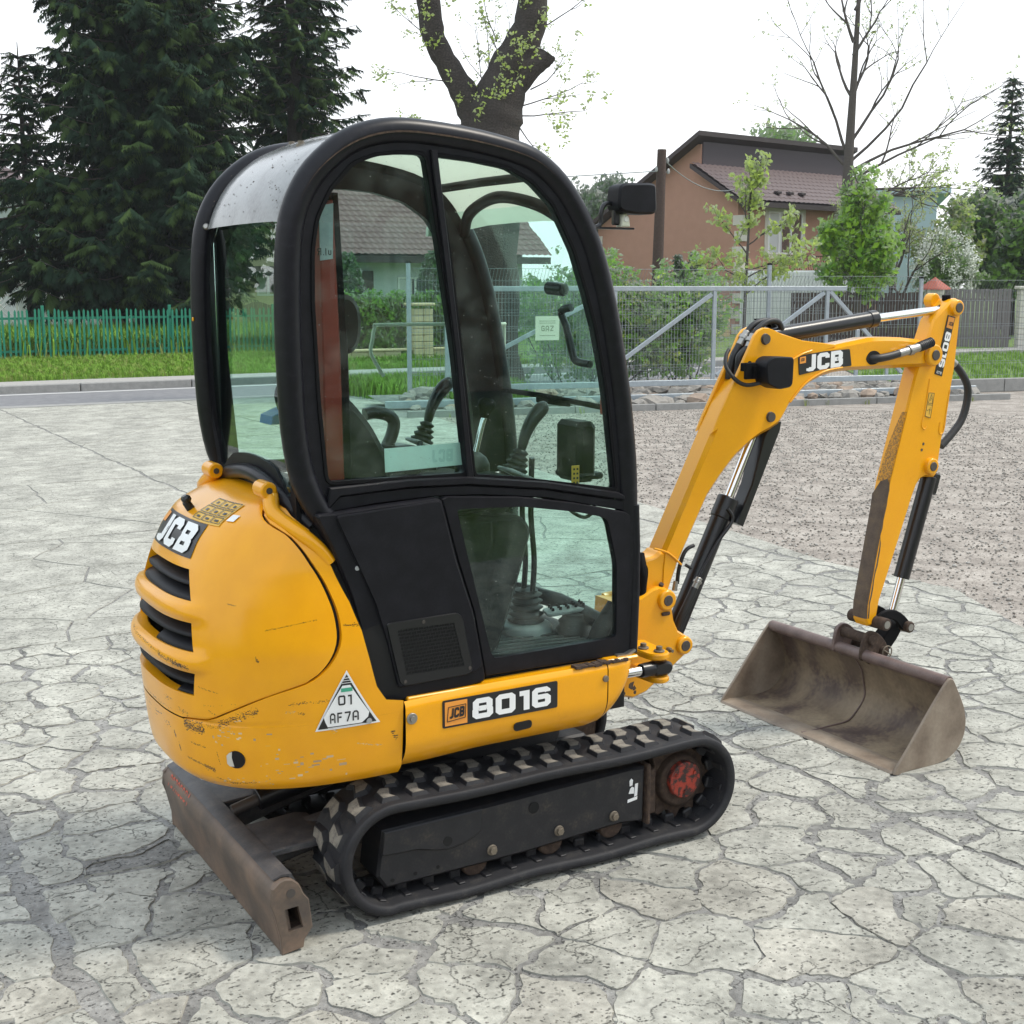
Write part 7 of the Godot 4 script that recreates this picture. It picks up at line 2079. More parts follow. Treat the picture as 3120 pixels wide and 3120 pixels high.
	for e in [[Vector3(20.88, 5.2, -26.7), Vector3(27.4, 5.0, -31.6), 0.30, "thin overhead wire running from the pole to the brown house"], [Vector3(20.5, 4.95, -26.7), Vector3(-6.0, 6.3, -38.0), 0.9, "long thin overhead wire crossing before the spruce tree"], [Vector3(17.5, 9.9, -14.0), Vector3(31.0, 9.2, -14.5), 0.35, "overhead wire crossing the sky above the bare tree"]]:
		var pts := PackedVector3Array()
		for k in 13:
			var t := k / 12.0
			pts.append((e[0] as Vector3).lerp(e[1], t) - Vector3(0, e[2] * 4.0 * t * (1.0 - t), 0))
		mb = MB.new(); mb.tube(pts, 0.014, 5)
		var w := obj("overhead_wire", mb, M.wire); w.set_meta("label", e[3]); w.set_meta("category", "wire")

func wave_roof(p00: Vector3, p10: Vector3, p01: Vector3, p11: Vector3, tiles: int, courses: int, h := 0.035) -> MB:   # p0* along the eave, p1* along the ridge; pressed tile sheet
	var mb := MB.new(); var rows := []
	for j in courses:
		for half in 2:
			var v := (j + half * 0.999) / courses
			var row := PackedVector3Array()
			var n := (p10 - p00).cross(p01 - p00).normalized()
			if n.y < 0: n = -n
			for i in tiles * 4 + 1:
				var u := float(i) / (tiles * 4)
				var p := p00.lerp(p10, u).lerp(p01.lerp(p11, u), v)
				row.append(p + n * (h * (0.5 + 0.5 * sin(TAU * u * tiles)) + (h * 0.9 if half == 0 else 0.0)))
			rows.append(row)
	if (p10 - p00).cross(p01 - p00).y < 0: rows.reverse()
	mb.grid(rows)
	return mb

func window(parent: Node, xf: Transform3D, w: float, h: float, mull: int, trim := 0.0) -> void:   # origin at the lower left corner on the wall, local z outwards
	if trim > 0:
		var t := MB.new(); t.prism(V2([-trim, -trim, w + trim, -trim, w + trim, h + trim, -trim, h + trim]), -0.02, 0.03, 0.005, [V2([0, 0, w, 0, w, h, 0, h])], xf)
		obj("surround", t, M.quoin, parent)
	var f := MB.new(); f.prism(V2([0, 0, w, 0, w, h, 0, h]), -0.04, 0.045, 0.005, [V2([0.06, 0.06, w - 0.06, 0.06, w - 0.06, h - 0.06, 0.06, h - 0.06])], xf)
	for k in mull: f.box(xf * Vector3(w * (k + 1) / (mull + 1), h / 2, 0.0), Vector3(0.09, h - 0.1, 0.07), 0.004, xf.basis)
	var fr := obj("window", f, M.white_frame, parent)
	var p := MB.new(); p.prism(V2([0.05, 0.05, w - 0.05, 0.05, w - 0.05, h - 0.05, 0.05, h - 0.05]), -0.012, 0.0, 0.0, [], xf); obj("pane", p, M.pane_dark, fr)
	var c := MB.new(); c.prism(V2([0.07, 0.07, w * 0.42, 0.07, w * 0.42, h - 0.07, 0.07, h - 0.07]), 0.001, 0.004, 0.0, [], xf); obj("curtain", c, M.curtain, fr)

func houses() -> void:
	# brown house on the right; local x runs along its front, local z out of the gable wall's back
	var C := Vector3(27.54, 0, -31.52)
	var ex := Vector3(0.774 * 0.8616 + 0.633 * 0.5075, 0, 0.774 * 0.5075 - 0.633 * 0.8616)
	var eg := Vector3(-0.633 * 0.8616 + 0.774 * 0.5075, 0, -0.633 * 0.5075 - 0.774 * 0.8616)
	var hs := thing("brown_house", "two storey brown rendered house with maroon tiled roof and raised clerestory", "house", Vector3.ZERO)
	var gx := Transform3D(Basis(eg, Vector3.UP, eg.cross(Vector3.UP)), C)     # gable wall plane: x away from the corner
	if gx.basis.z.dot(ex) > 0: pass
	var wall := MB.new()
	wall.prism(V2([0, 0, 6.9, 0, 6.9, 3.95, 1.95, 6.62, 1.75, 6.62, 1.75, 5.85, 0, 4.85]), -8.0 if gx.basis.z.dot(ex) < 0 else 0.0, 0.0 if gx.basis.z.dot(ex) < 0 else 8.0, 0.0, [], gx)
	var w := obj("wall", wall, M.plaster_brown, hs)
	var P := func(s: float, y: float, f: float) -> Vector3: return C + eg * s + Vector3.UP * y + ex * f
	obj("roof", wave_roof(P.call(-0.55, 4.62, -0.45), P.call(-0.55, 4.62, 8.4), P.call(1.78, 5.98, -0.45), P.call(1.78, 5.98, 8.4), 34, 9, 0.03), M.tile_brown, hs)
	var sl := MB.new()
	var slab := func(a: Vector3, b: Vector3, th: float, f0: float, f1: float) -> void:   # a roof slab between two section points
		sl.quad(C + eg * a.x + Vector3.UP * (a.y + th) + ex * f0, C + eg * b.x + Vector3.UP * (b.y + th) + ex * f0, C + eg * b.x + Vector3.UP * (b.y + th) + ex * f1, C + eg * a.x + Vector3.UP * (a.y + th) + ex * f1)
		sl.quad(C + eg * a.x + Vector3.UP * a.y + ex * f1, C + eg * b.x + Vector3.UP * b.y + ex * f1, C + eg * b.x + Vector3.UP * b.y + ex * f0, C + eg * a.x + Vector3.UP * a.y + ex * f0)
		for f in [f0, f1]: sl.quad(C + eg * a.x + Vector3.UP * a.y + ex * f, C + eg * b.x + Vector3.UP * b.y + ex * f, C + eg * b.x + Vector3.UP * (b.y + th) + ex * f, C + eg * a.x + Vector3.UP * (a.y + th) + ex * f)
		for q in [a, b]: sl.quad(C + eg * q.x + Vector3.UP * q.y + ex * f0, C + eg * q.x + Vector3.UP * q.y + ex * f1, C + eg * q.x + Vector3.UP * (q.y + th) + ex * f1, C + eg * q.x + Vector3.UP * (q.y + th) + ex * f0)
	slab.call(Vector3(7.6, 3.62, 0), Vector3(1.45, 6.86, 0), 0.16, -0.45, 8.4)
	slab.call(Vector3(1.85, 5.80, 0), Vector3(-0.55, 4.44, 0), 0.15, -0.45, 8.4)
	slab.call(Vector3(-0.50, 4.42, 0), Vector3(-0.62, 4.42, 0), 0.14, -0.45, 8.4)
	obj("eaves", sl, M.fascia, hs)
	var cl := MB.new(); cl.box(P.call(1.72, 6.30, 4.0), Vector3(0.06, 0.80, 7.9), 0.0, Basis(eg, Vector3.UP, eg.cross(Vector3.UP)))
	obj("clerestory", cl, M.clerestory, hs)
	for k in 3:
		var sb := MB.new(); sb.box(P.call(-0.1, 4.98, 1.9 + k * 0.65), Vector3(0.22, 0.10, 0.22), 0.02); obj("snow_guard", sb, M.fascia, hs)
	var ff := Transform3D(Basis(ex, Vector3.UP, ex.cross(Vector3.UP)), C)
	var zo := 1.0 if ex.cross(Vector3.UP).dot(eg) < 0 else -1.0
	if zo < 0: ff.basis = Basis(ex, Vector3.UP, ex.cross(Vector3.UP))
	window(hs, Transform3D(ff.basis, C + ex * 1.55 + Vector3.UP * 2.90), 1.85, 1.45, 2, 0.16)
	window(hs, Transform3D(ff.basis, C + ex * 5.3 + Vector3.UP * 2.95), 0.9, 1.4, 0, 0.14)
	for k in 8:
		var q := MB.new(); q.box(P.call(0.0, 0.35 + k * 0.52, 0.13 if k % 2 else 0.2), Vector3(0.44 if k % 2 else 0.26, 0.34, 0.30 if k % 2 else 0.46), 0.01, Basis(eg, Vector3.UP, eg.cross(Vector3.UP))); obj("quoin", q, M.quoin, hs)
		q = MB.new(); q.box(P.call(6.86, 0.35 + k * 0.45, 0.1), Vector3(0.44 if k % 2 else 0.30, 0.30, 0.3), 0.01, Basis(eg, Vector3.UP, eg.cross(Vector3.UP))); obj("quoin", q, M.quoin, hs)
	var bal := MB.new(); bal.box(P.call(-0.6, 1.98, 3.4), Vector3(1.2, 0.16, 5.4), 0.01, Basis(eg, Vector3.UP, eg.cross(Vector3.UP))); obj("balcony_slab", bal, M.plaster_brown, hs)
	var rl := MB.new()
	for k in 40:
		var f := 0.9 + k * 0.125
		var pts := PackedVector3Array()
		for i in 6: pts.append(P.call(-1.15 - 0.10 * sin(PI * i / 5.0), 2.06 + i * 0.15, f + 0.04 * sin(i * 1.3)))
		rl.tube(pts, 0.011, 5)
	for y in [2.10, 2.82]: rl.tube(PackedVector3Array([P.call(-1.15, y, 0.8), P.call(-1.15, y, 6.0)]), 0.02, 6)
	obj("balcony_railing", rl, M.rusty_dark, hs).set_meta("kind", "stuff")
	# white garage-like screen in front of it
	var sc := thing("white_shed", "white corrugated metal shed wall below the brown house's balcony", "shed", Vector3(25.1, 0, -28.32))
	var dx := Vector3(26.95 - 25.1, 0, -26.70 + 28.32).normalized()
	var dxn := dx.cross(Vector3.UP)
	var n := 30
	var zz := Basis(dx, Vector3.UP, dxn)
	for k in n:
		var pb := MB.new(); pb.box(dx * (0.062 + k * 0.118) + Vector3.UP * 1.12, Vector3(0.110, 2.24, 0.03), 0.008, zz); obj("panel", pb, M.shed_white, sc)
	var bk := MB.new(); bk.box(dx * 1.75 + Vector3.UP * 1.13 - dxn * 0.05 * signf(dxn.dot(Vector3(-0.5, 0, 0.86))), Vector3(3.6, 2.30, 0.05), 0.0, zz); obj("backing", bk, M.shed_white, sc)
	# maroon-roofed house across the road
	var mh := thing("maroon_roof_house", "pale house with broad maroon tiled roof, seen through the cab's side windows", "house", Vector3(0, 0, -36.0))
	var bx := MB.new(); bx.prism(V2([14.6, 0, 22.2, 0, 22.2, 2.95, 14.6, 2.95]), -9.0, -0.7); obj("wall", bx, M.plaster_white, mh)
	obj("roof", wave_roof(Vector3(14.2, 2.80, 0.3), Vector3(22.8, 2.80, 0.3), Vector3(14.2, 6.3, -4.6), Vector3(22.8, 6.3, -4.6), 36, 19, 0.035), M.tile_maroon, mh)
	obj("roof", wave_roof(Vector3(22.8, 2.80, -9.6), Vector3(14.2, 2.80, -9.6), Vector3(22.8, 6.3, -4.6), Vector3(14.2, 6.3, -4.6), 36, 8, 0.035), M.tile_maroon, mh)
	for x in [14.25, 22.7]:
		var gm := MB.new(); gm.prism(V2([0.7, 2.9, 9.0, 2.9, 4.6, 6.15]), -0.03, 0.03, 0.0, [], Transform3D(Basis(Vector3(0, 0, -1), Vector3.UP, Vector3(1, 0, 0)), Vector3(x + (0.4 if x < 18 else -0.5), 0, 0))); obj("gable", gm, M.plaster_yellow, mh)
	var fa := MB.new(); fa.box(Vector3(18.5, 2.66, 0.24), Vector3(8.6, 0.22, 0.05), 0.0); fa.box(Vector3(18.5, 2.60, -0.25), Vector3(8.4, 0.05, 0.95), 0.0); obj("fascia", fa, M.fascia, mh)
	var dn := MB.new(); dn.box(Vector3(16.0, 1.3, -0.62), Vector3(0.75, 2.0, 0.1), 0.01); obj("door", dn, M.wood_brown, mh)
	window(mh, Transform3D(Basis(), Vector3(17.3, 1.0, -0.7)), 1.3, 1.1, 1)
	var ch := MB.new(); ch.box(Vector3(17.0, 6.5, -5.0), Vector3(0.6, 1.2, 0.6), 0.02); obj("chimney", ch, M.tile_red, mh)
	# yellow gabled house between the spruces and it
	var yh := thing("yellow_house", "cream yellow house with red gable roof, seen through the cab's rear window", "house", Vector3(0, 0, -36.6))
	bx = MB.new(); bx.prism(V2([10.4, 0, 13.5, 0, 13.5, 3.1, 12.0, 4.55, 10.4, 3.0]), -6.0, 0.0); obj("wall", bx, M.plaster_yellow, yh)
	for s in [1.0, -1.0]:
		var rm := wave_roof(Vector3(12.0 + s * 1.85, 2.95, 0.35 if s > 0 else -6.0), Vector3(12.0 + s * 1.85, 2.95, -6.0 if s > 0 else 0.35), Vector3(12.0, 4.68, 0.35 if s > 0 else -6.0), Vector3(12.0, 4.68, -6.0 if s > 0 else 0.35), 20, 8, 0.03)
		obj("roof", rm, M.tile_red, yh)
	var lt := MB.new(); lt.prism(V2([0, 2.42, 1.1, 2.20, 1.1, 2.12, 0, 2.30]), 10.2, 13.7, 0.0, [], Transform3D(Basis(Vector3(0, 0, 1), Vector3.UP, Vector3(-1, 0, 0)), Vector3(24.0, 0, 0))); obj("lean_to", lt, M.fascia, yh)
	window(yh, Transform3D(Basis(), Vector3(12.35, 1.50, 0.0)), 0.75, 0.85, 1)
	window(yh, Transform3D(Basis(), Vector3(10.95, 1.45, 0.0)), 0.55, 0.85, 0)
	var lf := MB.new()
	for k in 18: lf.prism(V2([10.9 + k * 0.14, 0.3, 11.02 + k * 0.14, 0.3, 11.02 + k * 0.14, 1.30 + 0.06 * sin(k * 0.9), 10.9 + k * 0.14, 1.30 + 0.06 * sin(k * 0.9 - 0.9)]), 3.0, 3.03)
	var lat := obj("board_fence", lf, M.wood_brown, self); lat.position = Vector3(0, 0, -36.6); lat.set_meta("label", "dark brown wavy-topped board fence before the yellow house"); lat.set_meta("category", "fence")
	# pale green house at the left edge
	var gh := thing("green_house", "pale green house with brown roof at the photo's left edge behind the spruce", "house", Vector3(0, 0, -45.0))
	bx = MB.new(); bx.prism(V2([0.0, 0, 7.5, 0, 7.5, 5.0, 0, 5.2]), -7.0, 0.0); obj("wall", bx, M.plaster_green, gh)
	obj("roof", wave_roof(Vector3(-0.5, 5.0, 0.6), Vector3(7.6, 5.0, 0.6), Vector3(-0.5, 6.2, -3.5), Vector3(7.0, 6.2, -3.5), 30, 8, 0.03), M.tile_brown, gh)
	var fs := MB.new(); fs.box(Vector3(3.5, 4.98, 0.5), Vector3(8.2, 0.2, 0.1), 0.0); obj("eaves", fs, M.fascia, gh)
	window(gh, Transform3D(Basis(), Vector3(5.2, 2.9, 0.0)), 1.0, 1.3, 1)
	var chm := MB.new(); chm.box(Vector3(6.0, 6.4, -2.5), Vector3(0.5, 1.0, 0.5), 0.02); obj("chimney", chm, M.quoin, gh)
	# white shed and vine pergola under the spruces
	var ws := thing("white_garden_shed", "low white shed under the spruce branches behind the vine pergola", "shed", Vector3(0, 0, -39.0))
	bx = MB.new(); bx.prism(V2([5.6, 0, 10.0, 0, 10.0, 2.3, 5.6, 2.3]), -3.0, 0.0); obj("wall", bx, M.plaster_white, ws)
	bx = MB.new(); bx.box(Vector3(7.8, 2.40, -1.4), Vector3(4.9, 0.16, 3.6), 0.02); obj("roof", bx, M.shed_white, ws)
	bx = MB.new(); bx.box(Vector3(8.6, 1.0, 0.02), Vector3(0.9, 2.0, 0.06), 0.01); obj("door", bx, M.wood_brown, ws)
	window(ws, Transform3D(Basis(), Vector3(6.4, 1.0, 0.0)), 0.9, 0.8, 1)
	var pg := thing("pergola", "white slender-post pergola covered in bare reddish vines left of the spruces", "pergola", Vector3(0, 0, -36.0))
	for x in [5.70, 6.3, 7.3, 8.2]:
		var pp := MB.new(); pp.box(Vector3(x, 1.05, 0), Vector3(0.07, 2.1, 0.07), 0.004); obj("post", pp, M.white_frame, pg)
	var bm := MB.new(); bm.box(Vector3(6.9, 2.08, 0), Vector3(3.2, 0.08, 0.08), 0.004); obj("beam", bm, M.white_frame, pg)
	var vn := MB.new(); var r := RandomNumberGenerator.new(); r.seed = 31
	for k in 90:
		var a := Vector3(r.randf_range(5.2, 7.6), r.randf_range(1.7, 2.25), r.randf_range(-0.4, 0.4))
		var pts := PackedVector3Array([a])
		for i in 4: pts.append(pts[-1] + Vector3(r.randf_range(-0.25, 0.25), r.randf_range(-0.18, 0.12), r.randf_range(-0.1, 0.1)))
		vn.tube(pts, 0.012, 4)
	obj("vine", vn, M.vine, pg).set_meta("kind", "stuff")
	var lp := thing("lattice_panel", "white diamond lattice panel at the photo's left edge", "lattice", Vector3(0, 0, -36.2))
	for e in [[4.0, 1.55, 5.05, 1.55], [4.0, 0.85, 5.05, 0.85], [5.05, 0.0, 5.05, 1.58], [4.0, 0.0, 4.0, 1.58]]:
		var b2 := MB.new(); var a := Vector3(e[0], e[1], 0); var b := Vector3(e[2], e[3], 0); b2.box((a + b) / 2, Vector3(maxf(absf(b.x - a.x), 0.05), maxf(absf(b.y - a.y), 0.05), 0.04), 0.003); obj("frame_bar", b2, M.white_frame, lp)
	for k in 11:
		for s in [1, -1]:
			var x0 := 3.65 + k * 0.14
			var a := Vector3(x0, 0.87, 0.01 * s); var b := Vector3(x0 + 0.68, 1.53, 0.01 * s)
			if s < 0: a = Vector3(x0 + 0.68, 0.87, -0.01); b = Vector3(x0, 1.53, -0.01)
			if minf(a.x, b.x) < 3.98 or maxf(a.x, b.x) > 5.06: continue
			var b2 := MB.new(); b2.tube(PackedVector3Array([a, b]), 0.012, 4); obj("slat", b2, M.white_frame, lp)
	# board fences and pillars on the right
	var f1 := thing("board_fence", "dark brown vertical board fence behind the lime green maple", "fence", Vector3.ZERO)
	var a1 := Vector3(25.0, 0, -26.0); var b1 := Vector3(27.55, 0, -23.25)
	fence_boards(f1, a1, b1, 1.62, 0.11, M.wood_brown)
	var f2 := thing("board_fence", "grey brown vertical board fence at the back of the lawn", "fence", Vector3.ZERO)
	fence_boards(f2, Vector3(27.95, 0, -22.85), Vector3(29.1, 0, -21.4), 1.72, 0.12, M.wood_grey)
	fence_boards(f2, Vector3(29.6, 0, -20.95), Vector3(31.5, 0, -18.0), 1.72, 0.12, M.wood_grey)
	for e in [[Vector3(27.75, 0, -23.05), true, "white brick gate pillar with small red tiled cap"], [Vector3(29.35, 0, -21.15), false, "plain white brick pillar ending the grey board fence"]]:
		var pl := thing("brick_pillar", e[2], "pillar", e[0], 0.9)
		for row in 11:
			for k in 2:
				var q := MB.new(); q.box(Vector3((k - 0.5) * 0.25, 0.08 + row * 0.155, 0), Vector3(0.242, 0.148, 0.46), 0.012); obj("block", q, M.quoin, pl)
		var cap := MB.new()
		if e[1]: cap.lathe(Vector3(0, 1.70, 0), Vector3.UP, [[0.0, 0.46], [0.05, 0.44], [0.34, 0.03], [0.36, 0.01]], 4)
		else: cap.box(Vector3(0, 1.76, 0), Vector3(0.6, 0.09, 0.6), 0.02)
		obj("cap", cap, M.tile_red if e[1] else M.quoin, pl)
	var f3 := thing("board_fence", "dark board fence with pale yellow block pillar beside the white shed", "fence", Vector3.ZERO)
	fence_boards(f3, Vector3(22.0, 0, -33.2), Vector3(25.0, 0, -30.9), 1.3, 0.12, M.wood_brown)
	for row in 9:
		var q := MB.new(); q.box(Vector3(25.85, 0.08 + row * 0.15, -30.3), Vector3(0.5, 0.143, 0.5), 0.012); obj("block", q, M.block, f3)
	# teal house far right
	var th := thing("teal_house", "pale teal house wall glimpsed between the right-hand trees", "house", Vector3(45.5, 0, -40.0), 0.9)
	bx = MB.new(); bx.prism(V2([-4, 0, 4, 0, 4, 4.6, -4, 5.6]), -6, 0); obj("wall", bx, M.plaster_teal, th)
	bx = MB.new(); bx.box(Vector3(0, 5.3, -2.8), Vector3(8.8, 0.25, 6.6), 0.0, Basis(Vector3(0, 0, 1), -0.12)); obj("roof", bx, M.plaster_teal, th)
	window(th, Transform3D(Basis(), Vector3(-2.0, 2.2, 0)), 1.2, 1.3, 1)
	window(th, Transform3D(Basis(), Vector3(1.2, 2.2, 0)), 1.2, 1.3, 1)

func workshop() -> void:   # unseen building added behind the camera so panes reflect no bright sky
	var ws := thing("workshop", "long low brown building added unseen behind the camera to block sky reflections in the panes", "building", Vector3(0, 0, 17.0))
	var w := MB.new(); w.box(Vector3(-4, 2.1, 4), Vector3(36, 4.2, 8), 0.02); obj("wall", w, M.plaster_brown, ws)
	w = MB.new(); w.box(Vector3(-4, 4.35, 3.9), Vector3(36.8, 0.3, 8.8), 0.02); obj("roof", w, M.fascia, ws)
	for k in 5:
		var d := MB.new(); d.box(Vector3(-19 + k * 7.5, 1.5, -0.02), Vector3(3.0, 3.0, 0.06), 0.01); obj("door", d, M.wood_brown, ws)
		window(ws, Transform3D(Basis(Vector3.UP, PI), Vector3(-14.2 + k * 7.5, 1.6, 0.0)), 2.0, 1.2, 1)

func fence_boards(parent: Node, a: Vector3, b: Vector3, h: float, w: float, m: Material) -> void:
	var d := (b - a); var n := int(d.length() / w)
	d = d.normalized()
	var mb := MB.new(); mb.box(Vector3(0, h / 2, 0), Vector3(w * 0.9, h, 0.022), 0.004)
	var mesh := mb.mesh()
	for k in n:
		var o := obj("board", mesh, m, parent)
		o.transform = Transform3D(Basis(d, Vector3.UP, d.cross(Vector3.UP)), a + d * (k + 0.5) * w + Vector3(0, rng.randf_range(-0.015, 0.015), 0))
	for y in [0.35, h - 0.3]:
		var rl := MB.new(); rl.box((a + b) / 2 + Vector3.UP * y - d.cross(Vector3.UP) * 0.03, Vector3(a.distance_to(b), 0.08, 0.03), 0.0, Basis(d, Vector3.UP, d.cross(Vector3.UP)))
		obj("rail", rl, m, parent)

# ================================================================ plants
func leaf_cluster(n: int, spread: float, size: float, seed_: int, flat_ := 0.0, long := 1.5) -> ArrayMesh:
	var r := RandomNumberGenerator.new(); r.seed = seed_
	var mb := MB.new()
	for k in n:
		var c := Vector3(r.randfn(0, 0.5), r.randfn(0, 0.5), r.randfn(0, 0.5)) * spread
		var u := Vector3(r.randfn(), r.randfn() * (1.0 - flat_), r.randfn()).normalized()
		var w := u.cross(Vector3(r.randfn(), r.randfn(), r.randfn())).normalized()
		var l := size * r.randf_range(0.7, 1.2)
		var fold := u.cross(w) * l * 0.12
		var a := c - u * l * 0.5 * long; var b := c + u * l * 0.5 * long
		mb.tri(a, c + w * l * 0.42 + fold, b); mb.tri(a, b, c - w * l * 0.42 + fold)
	return mb.mesh()

func tree_thing(called: String, label: String, category: String, at: Vector3, group := "") -> Node3D:
	return thing(called, label, category, at, 0.0, group)

func crown(parent: Node, lobes: Array, per: float, mesh_a: ArrayMesh, m: Material, size: float, seed_: int, called := "crown") -> void:   # lobes: centre, radii; leaves sit mostly in each lobe's outer shell
	var r := RandomNumberGenerator.new(); r.seed = seed_
	var pts := []
	for l in lobes:
		var c: Vector3 = l[0]; var q: Vector3 = l[1]
		var n := int(per * (q.x * q.y + q.y * q.z + q.x * q.z))
		for k in n:
			var d := Vector3(r.randfn(), r.randfn(), r.randfn()).normalized()
			var rad := pow(r.randf(), 0.45) * (1.0 + 0.16 * sin(d.x * 7.0 + seed_) * cos(d.y * 6.0 + d.z * 5.0))
			pts.append([c + d * q * rad, size * r.randf_range(0.7, 1.3)])
	scatter(called, pts, mesh_a, m, parent, false, seed_)

func spread_lobes(c: Vector3, q: Vector3, n: int, lr: float, seed_: int) -> Array:
	var r := RandomNumberGenerator.new(); r.seed = seed_
	var out := []
	for k in n:
		var d := Vector3(r.randfn(), r.randfn(), r.randfn()).normalized() * pow(r.randf(), 0.4)
		var s := lr * r.randf_range(0.6, 1.25)
		out.append([c + d * q, Vector3(s, s * 0.8, s)])
	return out

func spruce(parent: Node3D, H: float, reach: float, bare: float, seed_: int, dens := 1.0, light := 0.25) -> void:
	var r := RandomNumberGenerator.new(); r.seed = seed_
	var tr := MB.new(); tr.tube(V3([0, -0.1, 0, 0.03, H * 0.3, 0.02, 0, H * 0.7, 0, 0, H, 0]), [0.02 * H + 0.06, 0.015 * H + 0.02, 0.008 * H, 0.01], 12)
	obj("trunk", tr, M.bark, parent)
	var br := MB.new()
	var xf := [[], []]
	var y := bare
	while y < H - 0.2:
		var f := (y - bare) / (H - bare)
		var n := r.randi_range(4, 6)
		var a0 := r.randf() * TAU
		for k in n:
			var a := a0 + TAU * k / n + r.randf_range(-0.35, 0.35)
			var L := reach * (pow(1.0 - f, 0.75) * 0.92 + 0.06) * r.randf_range(0.72, 1.12) * (0.8 + 0.2 * minf(1.0, f * 6.0 + 0.4))
			var dir := Vector3(cos(a), 0, sin(a)); var side := Vector3(-sin(a), 0, cos(a))
			var pts := PackedVector3Array()
			var droop := lerpf(0.34, -0.25, f) * L
			for i in 6:
				var t := i / 5.0
				pts.append(Vector3(0, y, 0) + dir * L * t + Vector3(0, -droop * sin(t * 2.1) * 0.75 + 0.10 * L * t * t * t, 0))
			br.tube(pts, [0.035, 0.03, 0.024, 0.018, 0.012, 0.006], 5, false)
			var m := int(L / 0.17 * dens)
			for e in m:
				var t := lerpf(0.14, 1.02, (e + r.randf()) / m)
				var q := clampf(t, 0, 0.999) * 5.0; var i := int(q)
				var p := pts[i].lerp(pts[i + 1], q - i)
				for s in [1.0, -1.0]:
					if r.randf() < 0.12: continue
					var out = (dir * r.randf_range(0.5, 1.0) + side * s * r.randf_range(0.25, 1.0) + Vector3(0, r.randf_range(-0.95, 0.05), 0)).normalized()
					var sc := lerpf(0.85, 0.42, t) * r.randf_range(0.75, 1.25) * clampf(L / 2.2, 0.45, 1.15)
					var upv := Vector3(0, 1, 0) + side * r.randf_range(-0.6, 0.6)
					var zx = out.cross(upv).normalized()
					xf[0 if r.randf() > light else 1].append(Transform3D(Basis(out, zx.cross(out), zx).scaled(Vector3(sc, sc, sc)), p))
		y += r.randf_range(0.17, 0.28)
	obj("branches", br, M.bark_thin, parent)
	# one spray: a twig with needles to both sides and hanging side twigs
	var sp := MB.new(); var rr := RandomNumberGenerator.new(); rr.seed = 5
	for i in 9:
		var t := 0.08 + i * 0.105
		for s in [1.0, -1.0]:
			var b := Vector3(t, 0, 0)
			var l := 0.34 * (1.0 - t * 0.55)
			var tip := b + Vector3(l * 0.75, -l * rr.randf_range(0.25, 0.9), s * l * 0.75)
			var wd := Vector3(0.055, 0.0, -s * 0.035)
			sp.tri(b - wd, tip, b + wd)
			sp.tri(b + Vector3(-0.03, 0.02, 0), tip + Vector3(0, -0.08, 0), b + Vector3(0.05, -0.05, 0))
	sp.tri(Vector3(0.75, 0, -0.05), Vector3(1.12, -0.12, 0), Vector3(0.75, 0, 0.05))
	var mesh := sp.mesh()
	for k in 2:
		var mm := MultiMesh.new(); mm.transform_format = MultiMesh.TRANSFORM_3D; mm.mesh = mesh; mm.instance_count = xf[k].size()
		for i in xf[k].size(): mm.set_instance_transform(i, xf[k][i])
		var o := MultiMeshInstance3D.new(); o.name = numbered("needles", parent); o.multimesh = mm; o.material_override = [M.needle, M.needle_light][k]; parent.add_child(o, true); o.set_meta("kind", "stuff")

func limb(mb: MB, tips: Array, a: Vector3, d: Vector3, L: float, rad: float, depth: int, r: RandomNumberGenerator, upw := 0.3, split := 0.75) -> void:
	var pts := PackedVector3Array([a]); var rr := [rad]
	var dir := d
	var n := 5
	for i in n:
		dir = (dir + Vector3(r.randfn(), r.randfn() * 0.6 + upw * 0.35, r.randfn()) * 0.13).normalized()
		pts.append(pts[-1] + dir * L / n); rr.append(lerpf(rad, rad * 0.45, (i + 1.0) / n))
		if depth > 0 and i >= 1:
			var k := 1 if r.randf() < split else 0
			if i == n - 1: k = 2
			for e in k:
				var nd := (dir + Vector3(r.randfn(), r.randfn() * 0.5 + 0.15, r.randfn()).normalized() * r.randf_range(0.5, 0.95)).normalized()
				limb(mb, tips, pts[-1], nd, L * r.randf_range(0.45, 0.72), rr[-1] * 0.75, depth - 1, r, upw, split)
		if depth == 0: tips.append(pts[-1])
	mb.tube(pts, rr, 6 if rad > 0.02 else 4, false)

func grass_field(called: String, n: int, area: Array, hmin: float, hmax: float, seed_: int, ground: Array, m: Material, test = null) -> void:
	var r := RandomNumberGenerator.new(); r.seed = seed_
	var t := MB.new()
	for k in 9:
		var a := r.randf() * TAU; var d := Vector3(cos(a), 0, sin(a)); var s := Vector3(-d.z, 0, d.x) * 0.035
		var b := Vector3(r.randfn(), 0, r.randfn()) * 0.22
		var mid := b + d * 0.10 + Vector3(0, 0.55, 0); var tip := b + d * r.randf_range(0.25, 0.5) + Vector3(0, r.randf_range(0.75, 1.0), 0)
		t.tri(b - s, b + s, mid + s * 0.7); t.tri(b - s, mid + s * 0.7, mid - s * 0.7); t.tri(mid - s * 0.7, mid + s * 0.7, tip)
	var pts := []
	while pts.size() < n:
		var p := Vector2(r.randf_range(area[0], area[2]), r.randf_range(area[1], area[3]))
		if test != null and not test.call(p): n -= 1; continue
		var y := lerpf(ground[0], ground[1], clampf((p.y - area[3]) / (area[1] - area[3]), 0, 1))
		pts.append([Vector3(p.x, y, p.y), r.randf_range(hmin, hmax)])
	scatter(called, pts, t.mesh(), m, self, true, seed_)

